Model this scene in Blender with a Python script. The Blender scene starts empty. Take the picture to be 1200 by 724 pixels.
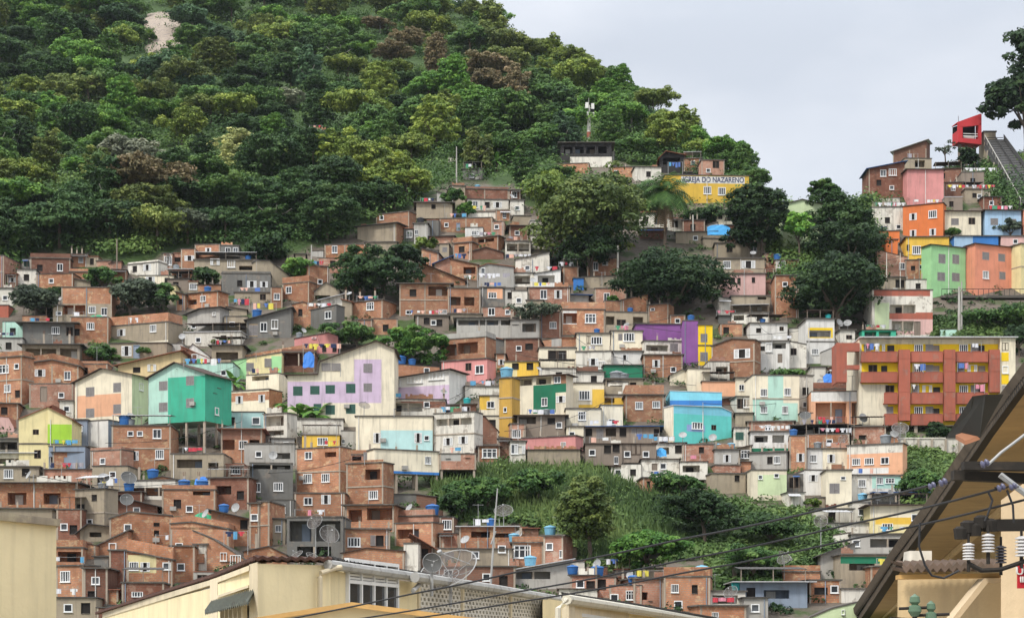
import bpy, math, random
import numpy as np
from mathutils import Vector, noise
R = random.Random(7)
scn = bpy.context.scene
C = scn.collection
# ------------------------------------------------------------ camera, sky, sun, exposure
F = 2239.0      # focal length in photo pixels (photo is 1200 wide)
HY = 760.0      # row of the horizon: the lens looks uphill
cam = bpy.data.cameras.new('camera'); cam.sensor_width = 36; cam.lens = 36*F/1200
cam.shift_y = (HY-362)/1200; cam.clip_start = 0.5; cam.clip_end = 6000
co = bpy.data.objects.new('camera', cam); co.rotation_euler = (math.radians(90), 0, 0); C.objects.link(co); scn.camera = co
SUN_EL, SUN_AZ = 48, -138   # elevation; azimuth of the sun from +Y, clockwise (behind the camera, to the left)
w = bpy.data.worlds.new('World'); scn.world = w; w.use_nodes = True
nt = w.node_tree; nt.nodes.clear()
def N(nt, t, **k):
    n = nt.nodes.new(t)
    for a, v in k.items(): setattr(n, a, v)
    return n
sky = N(nt, 'ShaderNodeTexSky', sky_type='NISHITA', sun_disc=False)
sky.sun_elevation = math.radians(SUN_EL); sky.sun_rotation = math.radians(SUN_AZ)
bg1 = N(nt, 'ShaderNodeBackground'); bg1.inputs[1].default_value = 0.05
bg2 = N(nt, 'ShaderNodeBackground'); bg2.inputs[1].default_value = 1.0
tc = N(nt, 'ShaderNodeTexCoord'); sep = N(nt, 'ShaderNodeSeparateXYZ')
mp = N(nt, 'ShaderNodeMapping'); mp.inputs['Scale'].default_value = (1.0, 1.0, 2.6)
no = N(nt, 'ShaderNodeTexNoise'); no.inputs['Scale'].default_value = 3.2; no.inputs['Detail'].default_value = 5; no.inputs['Roughness'].default_value = .5
cr = N(nt, 'ShaderNodeValToRGB')
cr.color_ramp.elements[0].position = .38; cr.color_ramp.elements[0].color = (.58, .62, .69, 1)
cr.color_ramp.elements[1].position = .62; cr.color_ramp.elements[1].color = (.80, .82, .865, 1)
mr = N(nt, 'ShaderNodeMapRange'); mr.inputs['From Min'].default_value = 0.30; mr.inputs['From Max'].default_value = 1.0
mr.inputs['To Min'].default_value = 0.65; mr.inputs['To Max'].default_value = 2.0   # an overcast sky is brightest overhead
L = nt.links.new
L(tc.outputs['Generated'], mp.inputs[0]); L(mp.outputs[0], no.inputs['Vector']); L(no.outputs[0], cr.inputs[0])
L(tc.outputs['Generated'], sep.inputs[0]); L(sep.outputs['Z'], mr.inputs['Value'])
L(cr.outputs[0], bg2.inputs[0]); L(mr.outputs[0], bg2.inputs[1])
mx = N(nt, 'ShaderNodeMixShader'); mx.inputs[0].default_value = .88
ow = N(nt, 'ShaderNodeOutputWorld')
L(sky.outputs[0], bg1.inputs[0]); L(bg1.outputs[0], mx.inputs[1]); L(bg2.outputs[0], mx.inputs[2]); L(mx.outputs[0], ow.inputs[0])
sl = bpy.data.lights.new('sun', 'SUN'); sl.energy = 1.5; sl.angle = math.radians(10); sl.color = (1, .955, .88)
so = bpy.data.objects.new('sun', sl); C.objects.link(so)
e, a = math.radians(SUN_EL), math.radians(SUN_AZ)
so.rotation_euler = Vector((-math.sin(a)*math.cos(e), -math.cos(a)*math.cos(e), -math.sin(e))).to_track_quat('-Z', 'Y').to_euler()
scn.view_settings.view_transform = 'Standard'; scn.view_settings.look = 'None'; scn.view_settings.gamma = 1
scn.view_settings.exposure = 0.96
scn.cycles.max_bounces = 5; scn.cycles.diffuse_bounces = 3; scn.cycles.transparent_max_bounces = 4
try: scn.cycles.use_denoising = True
except Exception: pass

# ------------------------------------------------------------ helpers
def s2l(c):
    c = c/255.0
    return c/12.92 if c <= .04045 else ((c+.055)/1.055)**2.4
def rgb(r, g, b, k=1.0): return (s2l(r)*k, s2l(g)*k, s2l(b)*k, 1)
def at(px, py, D): return Vector(((px-600)/F*D, D, (HY-py)/F*D))
class MB:
    def __init__(s): s.v = []; s.f = []; s.m = []
    def quad(s, a, b, c, d, m=0):
        n = len(s.v); s.v += [a, b, c, d]; s.f.append((n, n+1, n+2, n+3)); s.m.append(m)
    def poly(s, pts, m=0):
        n = len(s.v); s.v += list(pts); s.f.append(tuple(range(n, n+len(pts)))); s.m.append(m)
    def box(s, x0, x1, y0, y1, z0, z1, m=0):
        P = [(x, y, z) for z in (z0, z1) for y in (y0, y1) for x in (x0, x1)]
        n = len(s.v); s.v += P
        for q in ((0,2,3,1), (4,5,7,6), (0,1,5,4), (2,6,7,3), (0,4,6,2), (1,3,7,5)):
            s.f.append(tuple(n+i for i in q)); s.m.append(m)
    def prism(s, pts, y0, y1, m=0):          # pts (x,z) counter-clockwise seen from -y
        n = len(s.v); k = len(pts)
        s.v += [(x, y0, z) for x, z in pts]+[(x, y1, z) for x, z in pts]
        s.f.append(tuple(range(n, n+k))); s.m.append(m)
        s.f.append(tuple(range(n+2*k-1, n+k-1, -1))); s.m.append(m)
        for i in range(k):
            j = (i+1) % k
            s.f.append((n+i, n+k+i, n+k+j, n+j)); s.m.append(m)
    def tube(s, pts, rad, k=8, m=0, caps=True):
        pts = [Vector(p) for p in pts]; n0 = len(s.v)
        if not hasattr(rad, '__len__'): rad = [rad]*len(pts)
        for i, p in enumerate(pts):
            d = (pts[min(i+1, len(pts)-1)]-pts[max(i-1, 0)]).normalized()
            u = d.cross(Vector((0, 0, 1)) if abs(d.z) < .9 else Vector((1, 0, 0))).normalized(); v = d.cross(u)
            for j in range(k):
                t = 2*math.pi*j/k
                s.v.append(tuple(p+(u*math.cos(t)+v*math.sin(t))*rad[i]))
        for i in range(len(pts)-1):
            for j in range(k):
                s.f.append((n0+i*k+j, n0+i*k+(j+1) % k, n0+(i+1)*k+(j+1) % k, n0+(i+1)*k+j)); s.m.append(m)
        if caps:
            s.f.append(tuple(n0+j for j in range(k))); s.m.append(m)
            e = n0+(len(pts)-1)*k; s.f.append(tuple(e+j for j in range(k-1, -1, -1))); s.m.append(m)
    def beam(s, a, b, wx, wz, m=0):           # square bar between two points
        s.tube([a, b], max(wx, wz)*.6, 4, m)
    def lathe(s, prof, cx, cy, z0, k=16, m=0):  # prof (r,z)
        n0 = len(s.v)
        for r, z in prof:
            for j in range(k):
                t = 2*math.pi*j/k; s.v.append((cx+r*math.cos(t), cy+r*math.sin(t), z0+z))
        for i in range(len(prof)-1):
            for j in range(k):
                s.f.append((n0+i*k+j, n0+i*k+(j+1) % k, n0+(i+1)*k+(j+1) % k, n0+(i+1)*k+j)); s.m.append(m)
        s.f.append(tuple(n0+(len(prof)-1)*k+j for j in range(k))); s.m.append(m)
    def build(s, name, mats, parent=None):
        me = bpy.data.meshes.new(name); me.from_pydata([tuple(x) for x in s.v], [], s.f)
        if not isinstance(mats, (list, tuple)): mats = [mats]
        for m in mats: me.materials.append(m)
        if len(mats) > 1: me.polygons.foreach_set('material_index', s.m)
        me.update()
        o = bpy.data.objects.new(name, me); C.objects.link(o)
        if parent: o.parent = parent
        return o
LABELS = {}
def tag(o, label, cat, group=None, kind=None):
    o['label'] = label; o['category'] = cat
    if group: o['group'] = group
    if kind: o['kind'] = kind
    return o
def empty(name, loc, rz=0):
    o = bpy.data.objects.new(name, None); o.empty_display_size = .3; C.objects.link(o); o.location = loc; o.rotation_euler = (0, 0, rz); return o
def dup(o, parent=None):
    c = o.copy(); C.objects.link(c); c.parent = parent
    for ch in list(o.children): dup(ch, c)
    return c

# ------------------------------------------------------------ materials
MATS = {}
def newmat(name):
    m = bpy.data.materials.new(name); m.use_nodes = True; t = m.node_tree
    b = t.nodes['Principled BSDF']; b.inputs['Roughness'].default_value = .85
    b.inputs['Specular IOR Level'].default_value = .25
    return m, t, b
def mixc(t, a, b, fac, mode='MIX'):
    n = N(t, 'ShaderNodeMix', data_type='RGBA', blend_type=mode)
    for sock, v in ((n.inputs[6], a), (n.inputs[7], b), (n.inputs[0], fac)):
        if hasattr(v, 'links'): t.links.new(v, sock)
        else: sock.default_value = v
    return n.outputs[2]
def coords(t, offs=True):
    tc = N(t, 'ShaderNodeTexCoord'); oi = N(t, 'ShaderNodeObjectInfo')
    ad = N(t, 'ShaderNodeVectorMath', operation='ADD')
    mu = N(t, 'ShaderNodeMath', operation='MULTIPLY'); mu.inputs[1].default_value = 91.0
    t.links.new(oi.outputs['Random'], mu.inputs[0]); t.links.new(tc.outputs['Object'], ad.inputs[0]); t.links.new(mu.outputs[0], ad.inputs[1])
    return ad.outputs[0], oi.outputs['Random'], tc.outputs['Object']
def noise_n(t, vec, scale, detail=3, sc=None, rough=.55):
    if sc:
        mp = N(t, 'ShaderNodeMapping'); mp.inputs['Scale'].default_value = sc; t.links.new(vec, mp.inputs[0]); vec = mp.outputs[0]
    n = N(t, 'ShaderNodeTexNoise'); n.inputs['Scale'].default_value = scale; n.inputs['Detail'].default_value = detail; n.inputs['Roughness'].default_value = rough
    t.links.new(vec, n.inputs['Vector']); return n.outputs[0]
def ramp(t, fac, p0, p1, c0=(0,0,0,1), c1=(1,1,1,1)):
    n = N(t, 'ShaderNodeValToRGB'); e = n.color_ramp.elements
    e[0].position = p0; e[0].color = c0; e[1].position = p1; e[1].color = c1
    t.links.new(fac, n.inputs[0]); return n.outputs[0]
def bump(t, b, h, dist=.03, st=.6):
    n = N(t, 'ShaderNodeBump'); n.inputs['Distance'].default_value = dist; n.inputs['Strength'].default_value = st
    t.links.new(h, n.inputs['Height']); t.links.new(n.outputs[0], b.inputs['Normal'])
def plaster(name, c, dirt=.5, dcol=None, patch=0.0, pcol=None):
    """painted or rendered wall: blotches, long rain streaks, patches where it has flaked"""
    if name in MATS: return MATS[name]
    m, t, b = newmat(name); v, r, vo = coords(t)
    c2 = tuple(x*.80 for x in c[:3])+(1,)
    col = mixc(t, c, c2, ramp(t, noise_n(t, v, .55, 4), .35, .75))
    st = ramp(t, noise_n(t, v, 1.0, 4, (2.2, 2.2, .22), .65), .50, .78)
    d = dcol or (.10, .085, .07, 1)
    f = N(t, 'ShaderNodeMath', operation='MULTIPLY'); t.links.new(st, f.inputs[0]); f.inputs[1].default_value = dirt
    col = mixc(t, col, d, f.outputs[0])
    if patch > 0:
        pf = ramp(t, noise_n(t, v, .8, 5, None, .7), .62-.12*patch, .66-.10*patch)
        pm = N(t, 'ShaderNodeMath', operation='MULTIPLY'); t.links.new(pf, pm.inputs[0]); pm.inputs[1].default_value = min(1, patch*1.2)
        col = mixc(t, col, pcol or (.24, .2, .16, 1), pm.outputs[0])
    hv = N(t, 'ShaderNodeHueSaturation'); mr = N(t, 'ShaderNodeMapRange'); mr.inputs['To Min'].default_value = .9; mr.inputs['To Max'].default_value = 1.1
    t.links.new(r, mr.inputs[0]); t.links.new(mr.outputs[0], hv.inputs['Value']); t.links.new(col, hv.inputs['Color'])
    t.links.new(hv.outputs[0], b.inputs['Base Color'])
    bump(t, b, noise_n(t, v, 9, 4), .02, .5)
    MATS[name] = m; return m
def brick(name, c, c2, mort):
    if name in MATS: return MATS[name]
    m, t, b = newmat(name); v, r, vo = coords(t)
    sp = N(t, 'ShaderNodeSeparateXYZ'); t.links.new(vo, sp.inputs[0])
    ad = N(t, 'ShaderNodeMath', operation='ADD'); t.links.new(sp.outputs[0], ad.inputs[0]); t.links.new(sp.outputs[1], ad.inputs[1])
    cb = N(t, 'ShaderNodeCombineXYZ'); t.links.new(ad.outputs[0], cb.inputs[0]); t.links.new(sp.outputs[2], cb.inputs[1])
    bt = N(t, 'ShaderNodeTexBrick'); bt.inputs['Scale'].default_value = 1.0
    bt.inputs['Brick Width'].default_value = .32; bt.inputs['Row Height'].default_value = .21; bt.inputs['Mortar Size'].default_value = .022
    bt.inputs['Color1'].default_value = c; bt.inputs['Color2'].default_value = c2; bt.inputs['Mortar'].default_value = mort; bt.inputs['Bias'].default_value = -.1
    t.links.new(cb.outputs[0], bt.inputs['Vector'])
    col = bt.outputs['Color']
    col = mixc(t, col, tuple(x*.55 for x in c[:3])+(1,), ramp(t, noise_n(t, v, .6, 5, None, .65), .42, .66))
    col = mixc(t, col, (c[0]*1.05, c[1]*1.7, c[2]*2.0, 1), ramp(t, noise_n(t, v, 1.1, 5, (1, 1, 1.3), .7), .55, .62, (0,0,0,1), (.75,.75,.75,1)))
    col = mixc(t, col, mort, ramp(t, noise_n(t, v, 1.4, 4, (1, 1, 1.6), .7), .58, .68))      # smears of mortar and render
    st = ramp(t, noise_n(t, v, 1.0, 4, (2.4, 2.4, .25), .65), .55, .85, (0,0,0,1), (.6,.6,.6,1))
    col = mixc(t, col, (.06, .045, .035, 1), st)
    rr = N(t, 'ShaderNodeMath', operation='FRACT'); r7 = N(t, 'ShaderNodeMath', operation='MULTIPLY'); r7.inputs[1].default_value = 7.3; t.links.new(r, r7.inputs[0]); t.links.new(r7.outputs[0], rr.inputs[0]); r8 = N(t, 'ShaderNodeMath', operation='MULTIPLY'); r8.inputs[1].default_value = .26; t.links.new(rr.outputs[0], r8.inputs[0]); col = mixc(t, col, (.27, .185, .13, 1), r8.outputs[0])
    hv = N(t, 'ShaderNodeHueSaturation'); mr = N(t, 'ShaderNodeMapRange'); mr.inputs['To Min'].default_value = .72; mr.inputs['To Max'].default_value = 1.18
    t.links.new(r, mr.inputs[0]); t.links.new(mr.outputs[0], hv.inputs['Value']); t.links.new(col, hv.inputs['Color'])
    t.links.new(hv.outputs[0], b.inputs['Base Color'])
    bump(t, b, bt.outputs['Fac'], -.02, .5)
    MATS[name] = m; return m
MORT = (.30, .225, .17, 1)
BRK = {
 'BR': brick('brick_orange', (.55, .235, .115, 1), (.43, .165, .08, 1), MORT),
 'BD': brick('brick_dark', (.27, .10, .06, 1), (.20, .075, .045, 1), (.17, .12, .09, 1)),
 'BP': brick('brick_pale', (.52, .24, .155, 1), (.44, .19, .12, 1), (.40, .30, .24, 1)),
}
PL = {  # colour words, albedo, dirt, patch
 'GR': ('dark grey', (.165, .16, .145), .75, .5), 'GL': ('light grey', (.42, .40, .36), .5, .3), 'TN': ('tan', (.36, .30, .215), .6, .5),
 'CR': ('cream', (.78, .70, .53), .5, .08), 'WH': ('white', (.74, .72, .67), .5, .15), 'WC': ('whitewashed', (.70, .66, .57), .7, .5),
 'YL': ('yellow', (.72, .46, .07), .3, 0), 'YB': ('bright yellow', (.88, .60, .02), .2, 0), 'YP': ('pale yellow', (.72, .62, .33), .35, 0), 'OC': ('ochre', (.55, .33, .07), .4, .1),
 'OR': ('orange', (.72, .20, .06), .3, 0), 'PK': ('pink', (.62, .27, .25), .35, .1), 'PP': ('pale pink', (.66, .42, .38), .35, .1), 'SA': ('salmon', (.74, .29, .18), .3, 0),
 'PU': ('purple', (.26, .10, .30), .3, 0), 'LI': ('lilac', (.60, .47, .60), .45, 0), 'GN': ('green', (.02, .17, .09), .3, 0), 'MG': ('sea green', (.06, .42, .27), .4, 0),
 'MT': ('mint', (.44, .66, .55), .4, 0), 'PG': ('pale green', (.60, .70, .42), .3, 0), 'LG': ('light green', (.34, .62, .30), .25, 0), 'LM': ('lime', (.33, .55, .05), .25, 0),
 'TQ': ('turquoise', (.14, .60, .54), .15, 0), 'LB': ('pale blue', (.36, .52, .68), .3, 0), 'BL': ('blue', (.05, .20, .52), .3, 0), 'BG': ('blue grey', (.26, .31, .38), .4, .2),
 'RD': ('red', (.39, .12, .078), .6, .3), 'PE': ('peach', (.74, .40, .24), .3, 0), 'MB': ('mint blue', (.45, .66, .64), .25, 0), 'WD': ('wooden', (.26, .21, .165), .7, .3),
 'BK': ('black', (.035, .033, .032), .3, 0), 'CS': ('sand', (.62, .48, .26), .35, 0), 'RR': ('bright red', (.52, .045, .05), .2, 0), 'SB': ('sky blue', (.22, .58, .70), .15, 0), 'CB': ('cornflower blue', (.30,.40,.66), .3, 0),
}
def M(code):
    if code in BRK: return BRK[code]
    nm, c, d, p = PL[code]
    return plaster('wall_'+nm.replace(' ', '_'), c+(1,), d, None, p)
def word(code): return {'BR': 'orange brick', 'BD': 'dark brick', 'BP': 'pale brick'}.get(code) or PL[code][0]
def simple(name, c, rough=.7, metal=0, dirt=0, spec=.3):
    if name in MATS: return MATS[name]
    m, t, b = newmat(name); b.inputs['Roughness'].default_value = rough; b.inputs['Metallic'].default_value = metal; b.inputs['Specular IOR Level'].default_value = spec
    v, r, vo = coords(t)
    col = mixc(t, c+(1,), tuple(x*(1-.45*max(dirt, .25)) for x in c)+(1,), ramp(t, noise_n(t, v, 2.2, 4), .35, .75))
    if dirt: col = mixc(t, col, (.07, .055, .04, 1), ramp(t, noise_n(t, v, 3.1, 5, None, .7), .62-.15*dirt, .80))
    t.links.new(col, b.inputs['Base Color']); MATS[name] = m; return m
FRW = simple('window_frame_white', (.78, .78, .76), .5, dirt=.2); FRD = simple('window_frame_wood', (.10, .07, .05), .6); FRG = simple('louvre_grey', (.28, .26, .25), .6, dirt=.3)
FRN = simple('louvre_green', (.05, .13, .10), .6, dirt=.2)
def glass():
    m, t, b = newmat('window_glass'); v, r, vo = coords(t)
    oi = ramp(t, r, .35, 1.0, (.012, .014, .017, 1), (.13, .14, .15, 1))     # some panes have a curtain behind
    t.links.new(oi, b.inputs['Base Color']); b.inputs['Roughness'].default_value = .12; b.inputs['Specular IOR Level'].default_value = .5
    MATS['glass'] = m; return m
GLS = glass()
DARK = simple('interior_shade', (.022, .018, .016), .9)  # near-black sheet: the shade inside openings put into its colour
SLAB = plaster('roof_slab_concrete', (.105, .095, .082, 1), .8, None, .5)  # slab, fibro and old tile darkened in colour to stand in for shade lines
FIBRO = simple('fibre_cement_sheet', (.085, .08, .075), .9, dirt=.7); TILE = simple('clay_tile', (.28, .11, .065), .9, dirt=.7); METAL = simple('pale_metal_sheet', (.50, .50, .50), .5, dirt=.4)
BLUEM = simple('blue_sheet', (.03, .09, .24), .6, dirt=.3); TILED = simple('old_tile', (.075, .05, .04), .95, dirt=.6)
CONC = plaster('frame_concrete', (.40, .335, .26, 1), .6, None, .3)
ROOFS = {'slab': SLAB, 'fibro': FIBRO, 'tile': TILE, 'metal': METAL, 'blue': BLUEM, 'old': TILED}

# ------------------------------------------------------------ terrain: one hillside, distance as a function of where it is seen
DPTS = [(-400, 900), (-200, 700), (0, 560), (230, 329), (724, 178), (760, 168), (900, 150)]
def lerp(pts, x):
    if x <= pts[0][0]: return pts[0][1]
    for (a, b), (c, d) in zip(pts, pts[1:]):
        if x <= c: return b+(d-b)*(x-a)/(c-a)
    return pts[-1][1]
def Df(px, py): return lerp(DPTS, py)
CREST = [(-400, -260), (0, -160), (300, -90), (520, -6), (560, 12), (600, 40), (650, 68), (700, 92), (760, 128), (800, 160), (850, 192), (890, 232), (930, 250), (1000, 246), (1040, 222), (1095, 200), (1140, 196), (1200, 186), (1600, 120)]
def crest(px): return lerp(CREST, px)
def gp(px, py, dz=0):
    v = at(px, py, Df(px, py)); v.z += dz; return v
def inpoly(x, y, P):
    c = False; j = len(P)-1
    for i in range(len(P)):
        if (P[i][1] > y) != (P[j][1] > y) and x < (P[j][0]-P[i][0])*(y-P[i][1])/(P[j][1]-P[i][1])+P[i][0]: c = not c
        j = i
    return c
TOWN = [(-25,330),(0,330),(30,300),(90,295),(150,308),(225,287),(285,288),(330,300),(380,287),(430,262),(490,240),(525,215),(600,218),(640,238),(660,195),(720,190),(775,195),(850,215),(860,250),(900,285),(918,330),(925,375),(1020,350),(1022,290),(1020,205),(1060,185),(1108,200),(1155,205),(1180,250),(1200,250),(1228,250),(1228,800),(-25,800)]
PATCH = [(500,562),(570,548),(620,545),(690,548),(745,575),(790,582),(830,578),(900,600),(960,600),(990,640),(950,668),(900,690),(835,690),(830,655),(780,655),(690,672),(665,625),(600,612),(540,612),(515,592)]
PATCH2 = [(1058,512),(1120,540),(1105,600),(1058,590)]; PATCH3 = [(1090,374),(1210,368),(1210,400),(1085,394)]
def town(x, y): return inpoly(x, y, TOWN) and not inpoly(x, y, PATCH) and not inpoly(x, y, PATCH2) and not inpoly(x, y, PATCH3)
def terrain():
    cols = list(range(-400, 1601, 10)); NR = 110; v = []; att = []
    for px in cols:
        c = crest(px)
        col = [((px-600)/F*120*1.0, 120, -9.0, .3)]
        for i in range(NR+1):
            py = 800+(c-800)*i/NR; p = at(px, py, Df(px, py))
            n = noise.noise(p*.05)*1.2 if py < 300 and not town(px, py) else 0
            col.append((p.x, p.y, p.z+n, 1.0 if town(px, py) else 0.0))
        lx, ly, lz, _ = col[-1]
        for dy, dz in ((12, -2), (40, -14), (110, -60), (260, -200)):
            k = (ly+dy)/ly; col.append((lx*k, ly+dy, max(lz+dz, -9.0), 0.0))
        v += col
    H = NR+6; f = []
    for i in range(len(cols)-1):
        for j in range(H-1): f.append((i*H+j, (i+1)*H+j, (i+1)*H+j+1, i*H+j+1))
    me = bpy.data.meshes.new('hillside'); me.from_pydata([x[:3] for x in v], [], f)
    at_ = me.attributes.new('town', 'FLOAT', 'POINT'); at_.data.foreach_set('value', [x[3] for x in v])
    for p in me.polygons: p.use_smooth = True
    m, t, b = newmat('hillside_soil')
    an = N(t, 'ShaderNodeAttribute', attribute_name='town'); v_, r_, vo = coords(t)
    dirt = mixc(t, (.075, .06, .045, 1), (.17, .14, .11, 1), noise_n(t, v_, .35, 5))  # town soil; its colour is darkened to stand for shade between the houses
    dirt = mixc(t, dirt, (.045, .07, .02, 1), ramp(t, noise_n(t, v_, .22, 4), .50, .60))
    gr = mixc(t, (.025, .05, .014, 1), (.06, .10, .026, 1), noise_n(t, v_, .3, 5))
    t.links.new(mixc(t, gr, dirt, an.outputs['Fac']), b.inputs['Base Color']); bump(t, b, noise_n(t, v_, 1.2, 5), .4, .8)
    me.materials.append(m); o = bpy.data.objects.new('hillside', me); C.objects.link(o)
    tag(o, 'steep green and built-up hillside rising behind the town', 'hillside', kind='structure')
    g = MB(); g.quad((-900, -150, -8.6), (900, -150, -8.6), (900, 1300, -8.6), (-900, 1300, -8.6))
    o = g.build('ground', plaster('ground_paving', (.30, .28, .24, 1), .4)); tag(o, 'flat grey ground at the foot of the hill', 'ground', kind='structure')
terrain()
def haze():
    b = MB(); b.box(-980, 980, -190, 1380, -9.8, 400); o = b.build('haze', None)
    o.data.materials.clear(); m = bpy.data.materials.new('haze_air'); m.use_nodes = True; t = m.node_tree; t.nodes.clear()
    v = N(t, 'ShaderNodeVolumePrincipled'); v.inputs['Color'].default_value = (.86, .92, 1, 1); v.inputs['Density'].default_value = .00004; v.inputs['Anisotropy'].default_value = .2
    ou = N(t, 'ShaderNodeOutputMaterial'); t.links.new(v.outputs[0], ou.inputs['Volume']); o.data.materials.append(m)
    tag(o, 'thin pale haze hanging in the air over the hillside', 'haze', kind='stuff')
haze()
# ------------------------------------------------------------ windows (one mesh per kind, copies share it)
WM = {}
def win_meshes(kind):
    if kind in WM: return WM[kind]
    f = MB(); p = MB(); fm = FRW
    def bar(x0, x1, z0, z1, y0=-.05, y1=.14): f.box(x0, x1, y0, y1, z0, z1)
    if kind in 'wnWx':
        n = {'w': 4, 'n': 1, 'W': 2, 'x': 3}[kind]; b = .075 if kind != 'n' else .12
        bar(-.5, .5, -.5, -.5+b); bar(-.5, .5, .5-b, .5); bar(-.5, -.5+b, -.5+b, .5-b); bar(.5-b, .5, -.5+b, .5-b)
        for i in range(1, n):
            x = -.5+i/n; bar(x-.03, x+.03, -.5+b, .5-b, -.02, .12)
        if kind == 'x': bar(-.5+b, .5-b, .12, .17, -.02, .12)
        bar(-.55, .55, -.56, -.5, -.12, .12)
        p.quad((-.47, .10, -.47), (.47, .10, -.47), (.47, .10, .47), (-.47, .10, .47))
    elif kind == 's':                       # shutters folded open either side of a dark gap
        for x0, x1 in ((-.5, -.2), (.2, .5)):
            bar(x0, x1, -.5, -.44); bar(x0, x1, .44, .5); bar(x0, x0+.05, -.44, .44); bar(x1-.05, x1, -.44, .44)
            for k in range(7): bar(x0+.05, x1-.05, -.42+k*.125, -.34+k*.125, -.02, .03)
        bar(-.2, .2, .46, .5); bar(-.2, .2, -.5, -.46)
        p.quad((-.5, .12, -.5), (.5, .12, -.5), (.5, .12, .5), (-.5, .12, .5))
    elif kind in 'gkb':
        fm = {'g': FRG, 'k': FRN, 'b': FRD}[kind]
        for x0, x1 in ((-.5, -.02), (.02, .5)):
            bar(x0, x1, -.5, -.45, -.02, .1); bar(x0, x1, .45, .5, -.02, .1); bar(x0, x0+.05, -.45, .45, -.02, .1); bar(x1-.05, x1, -.45, .45, -.02, .1)
            if kind != 'b':
                for k in range(8): bar(x0+.05, x1-.05, -.44+k*.112, -.36+k*.112, .0, .05)
        p.quad((-.5, .10, -.5), (.5, .10, -.5), (.5, .10, .5), (-.5, .10, .5))
    elif kind == 'd':
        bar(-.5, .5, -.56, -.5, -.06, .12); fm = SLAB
        p.quad((-.5, .16, -.5), (.5, .16, -.5), (.5, .16, .5), (-.5, .16, .5))
    a = b = None
    me = f.build('window', fm); b = p.build('pane', DARK if kind in 'sgkbd' and kind != 'g' else GLS)  # shuttered and open kinds get a dark sheet for the shade inside
    r = (me.data, b.data)
    for o in (me, b): bpy.data.objects.remove(o)
    WM[kind] = r; return r
def add_window(par, kind, u, z, ww, hh, y=0, rot=0):
    fm, pm = win_meshes(kind)
    o = bpy.data.objects.new('window', fm); C.objects.link(o); o.parent = par
    o.location = (u, y, z); o.scale = (ww, 1, hh); o.rotation_euler = (0, 0, rot)
    p = bpy.data.objects.new('pane', pm); C.objects.link(p); p.parent = o
    return o
DM = {}
def add_door(par, u, z0, ww, hh, code='WD', y=0):
    if code not in DM:
        d = MB(); d.box(-.5, .5, .05, .11, 0, 1); d.box(-.42, -.05, .03, .05, .1, .9); d.box(.05, .42, .03, .05, .1, .9); d.box(-.56, -.5, -.03, .12, 0, 1.04); d.box(.5, .56, -.03, .12, 0, 1.04); d.box(-.5, .5, -.03, .12, 1, 1.04)
        o = d.build('door', M(code)); DM[code] = o.data; bpy.data.objects.remove(o)
    o = bpy.data.objects.new('door', DM[code]); C.objects.link(o); o.parent = par; o.location = (u, y, z0); o.scale = (ww, 1, hh)
    return o
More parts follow.
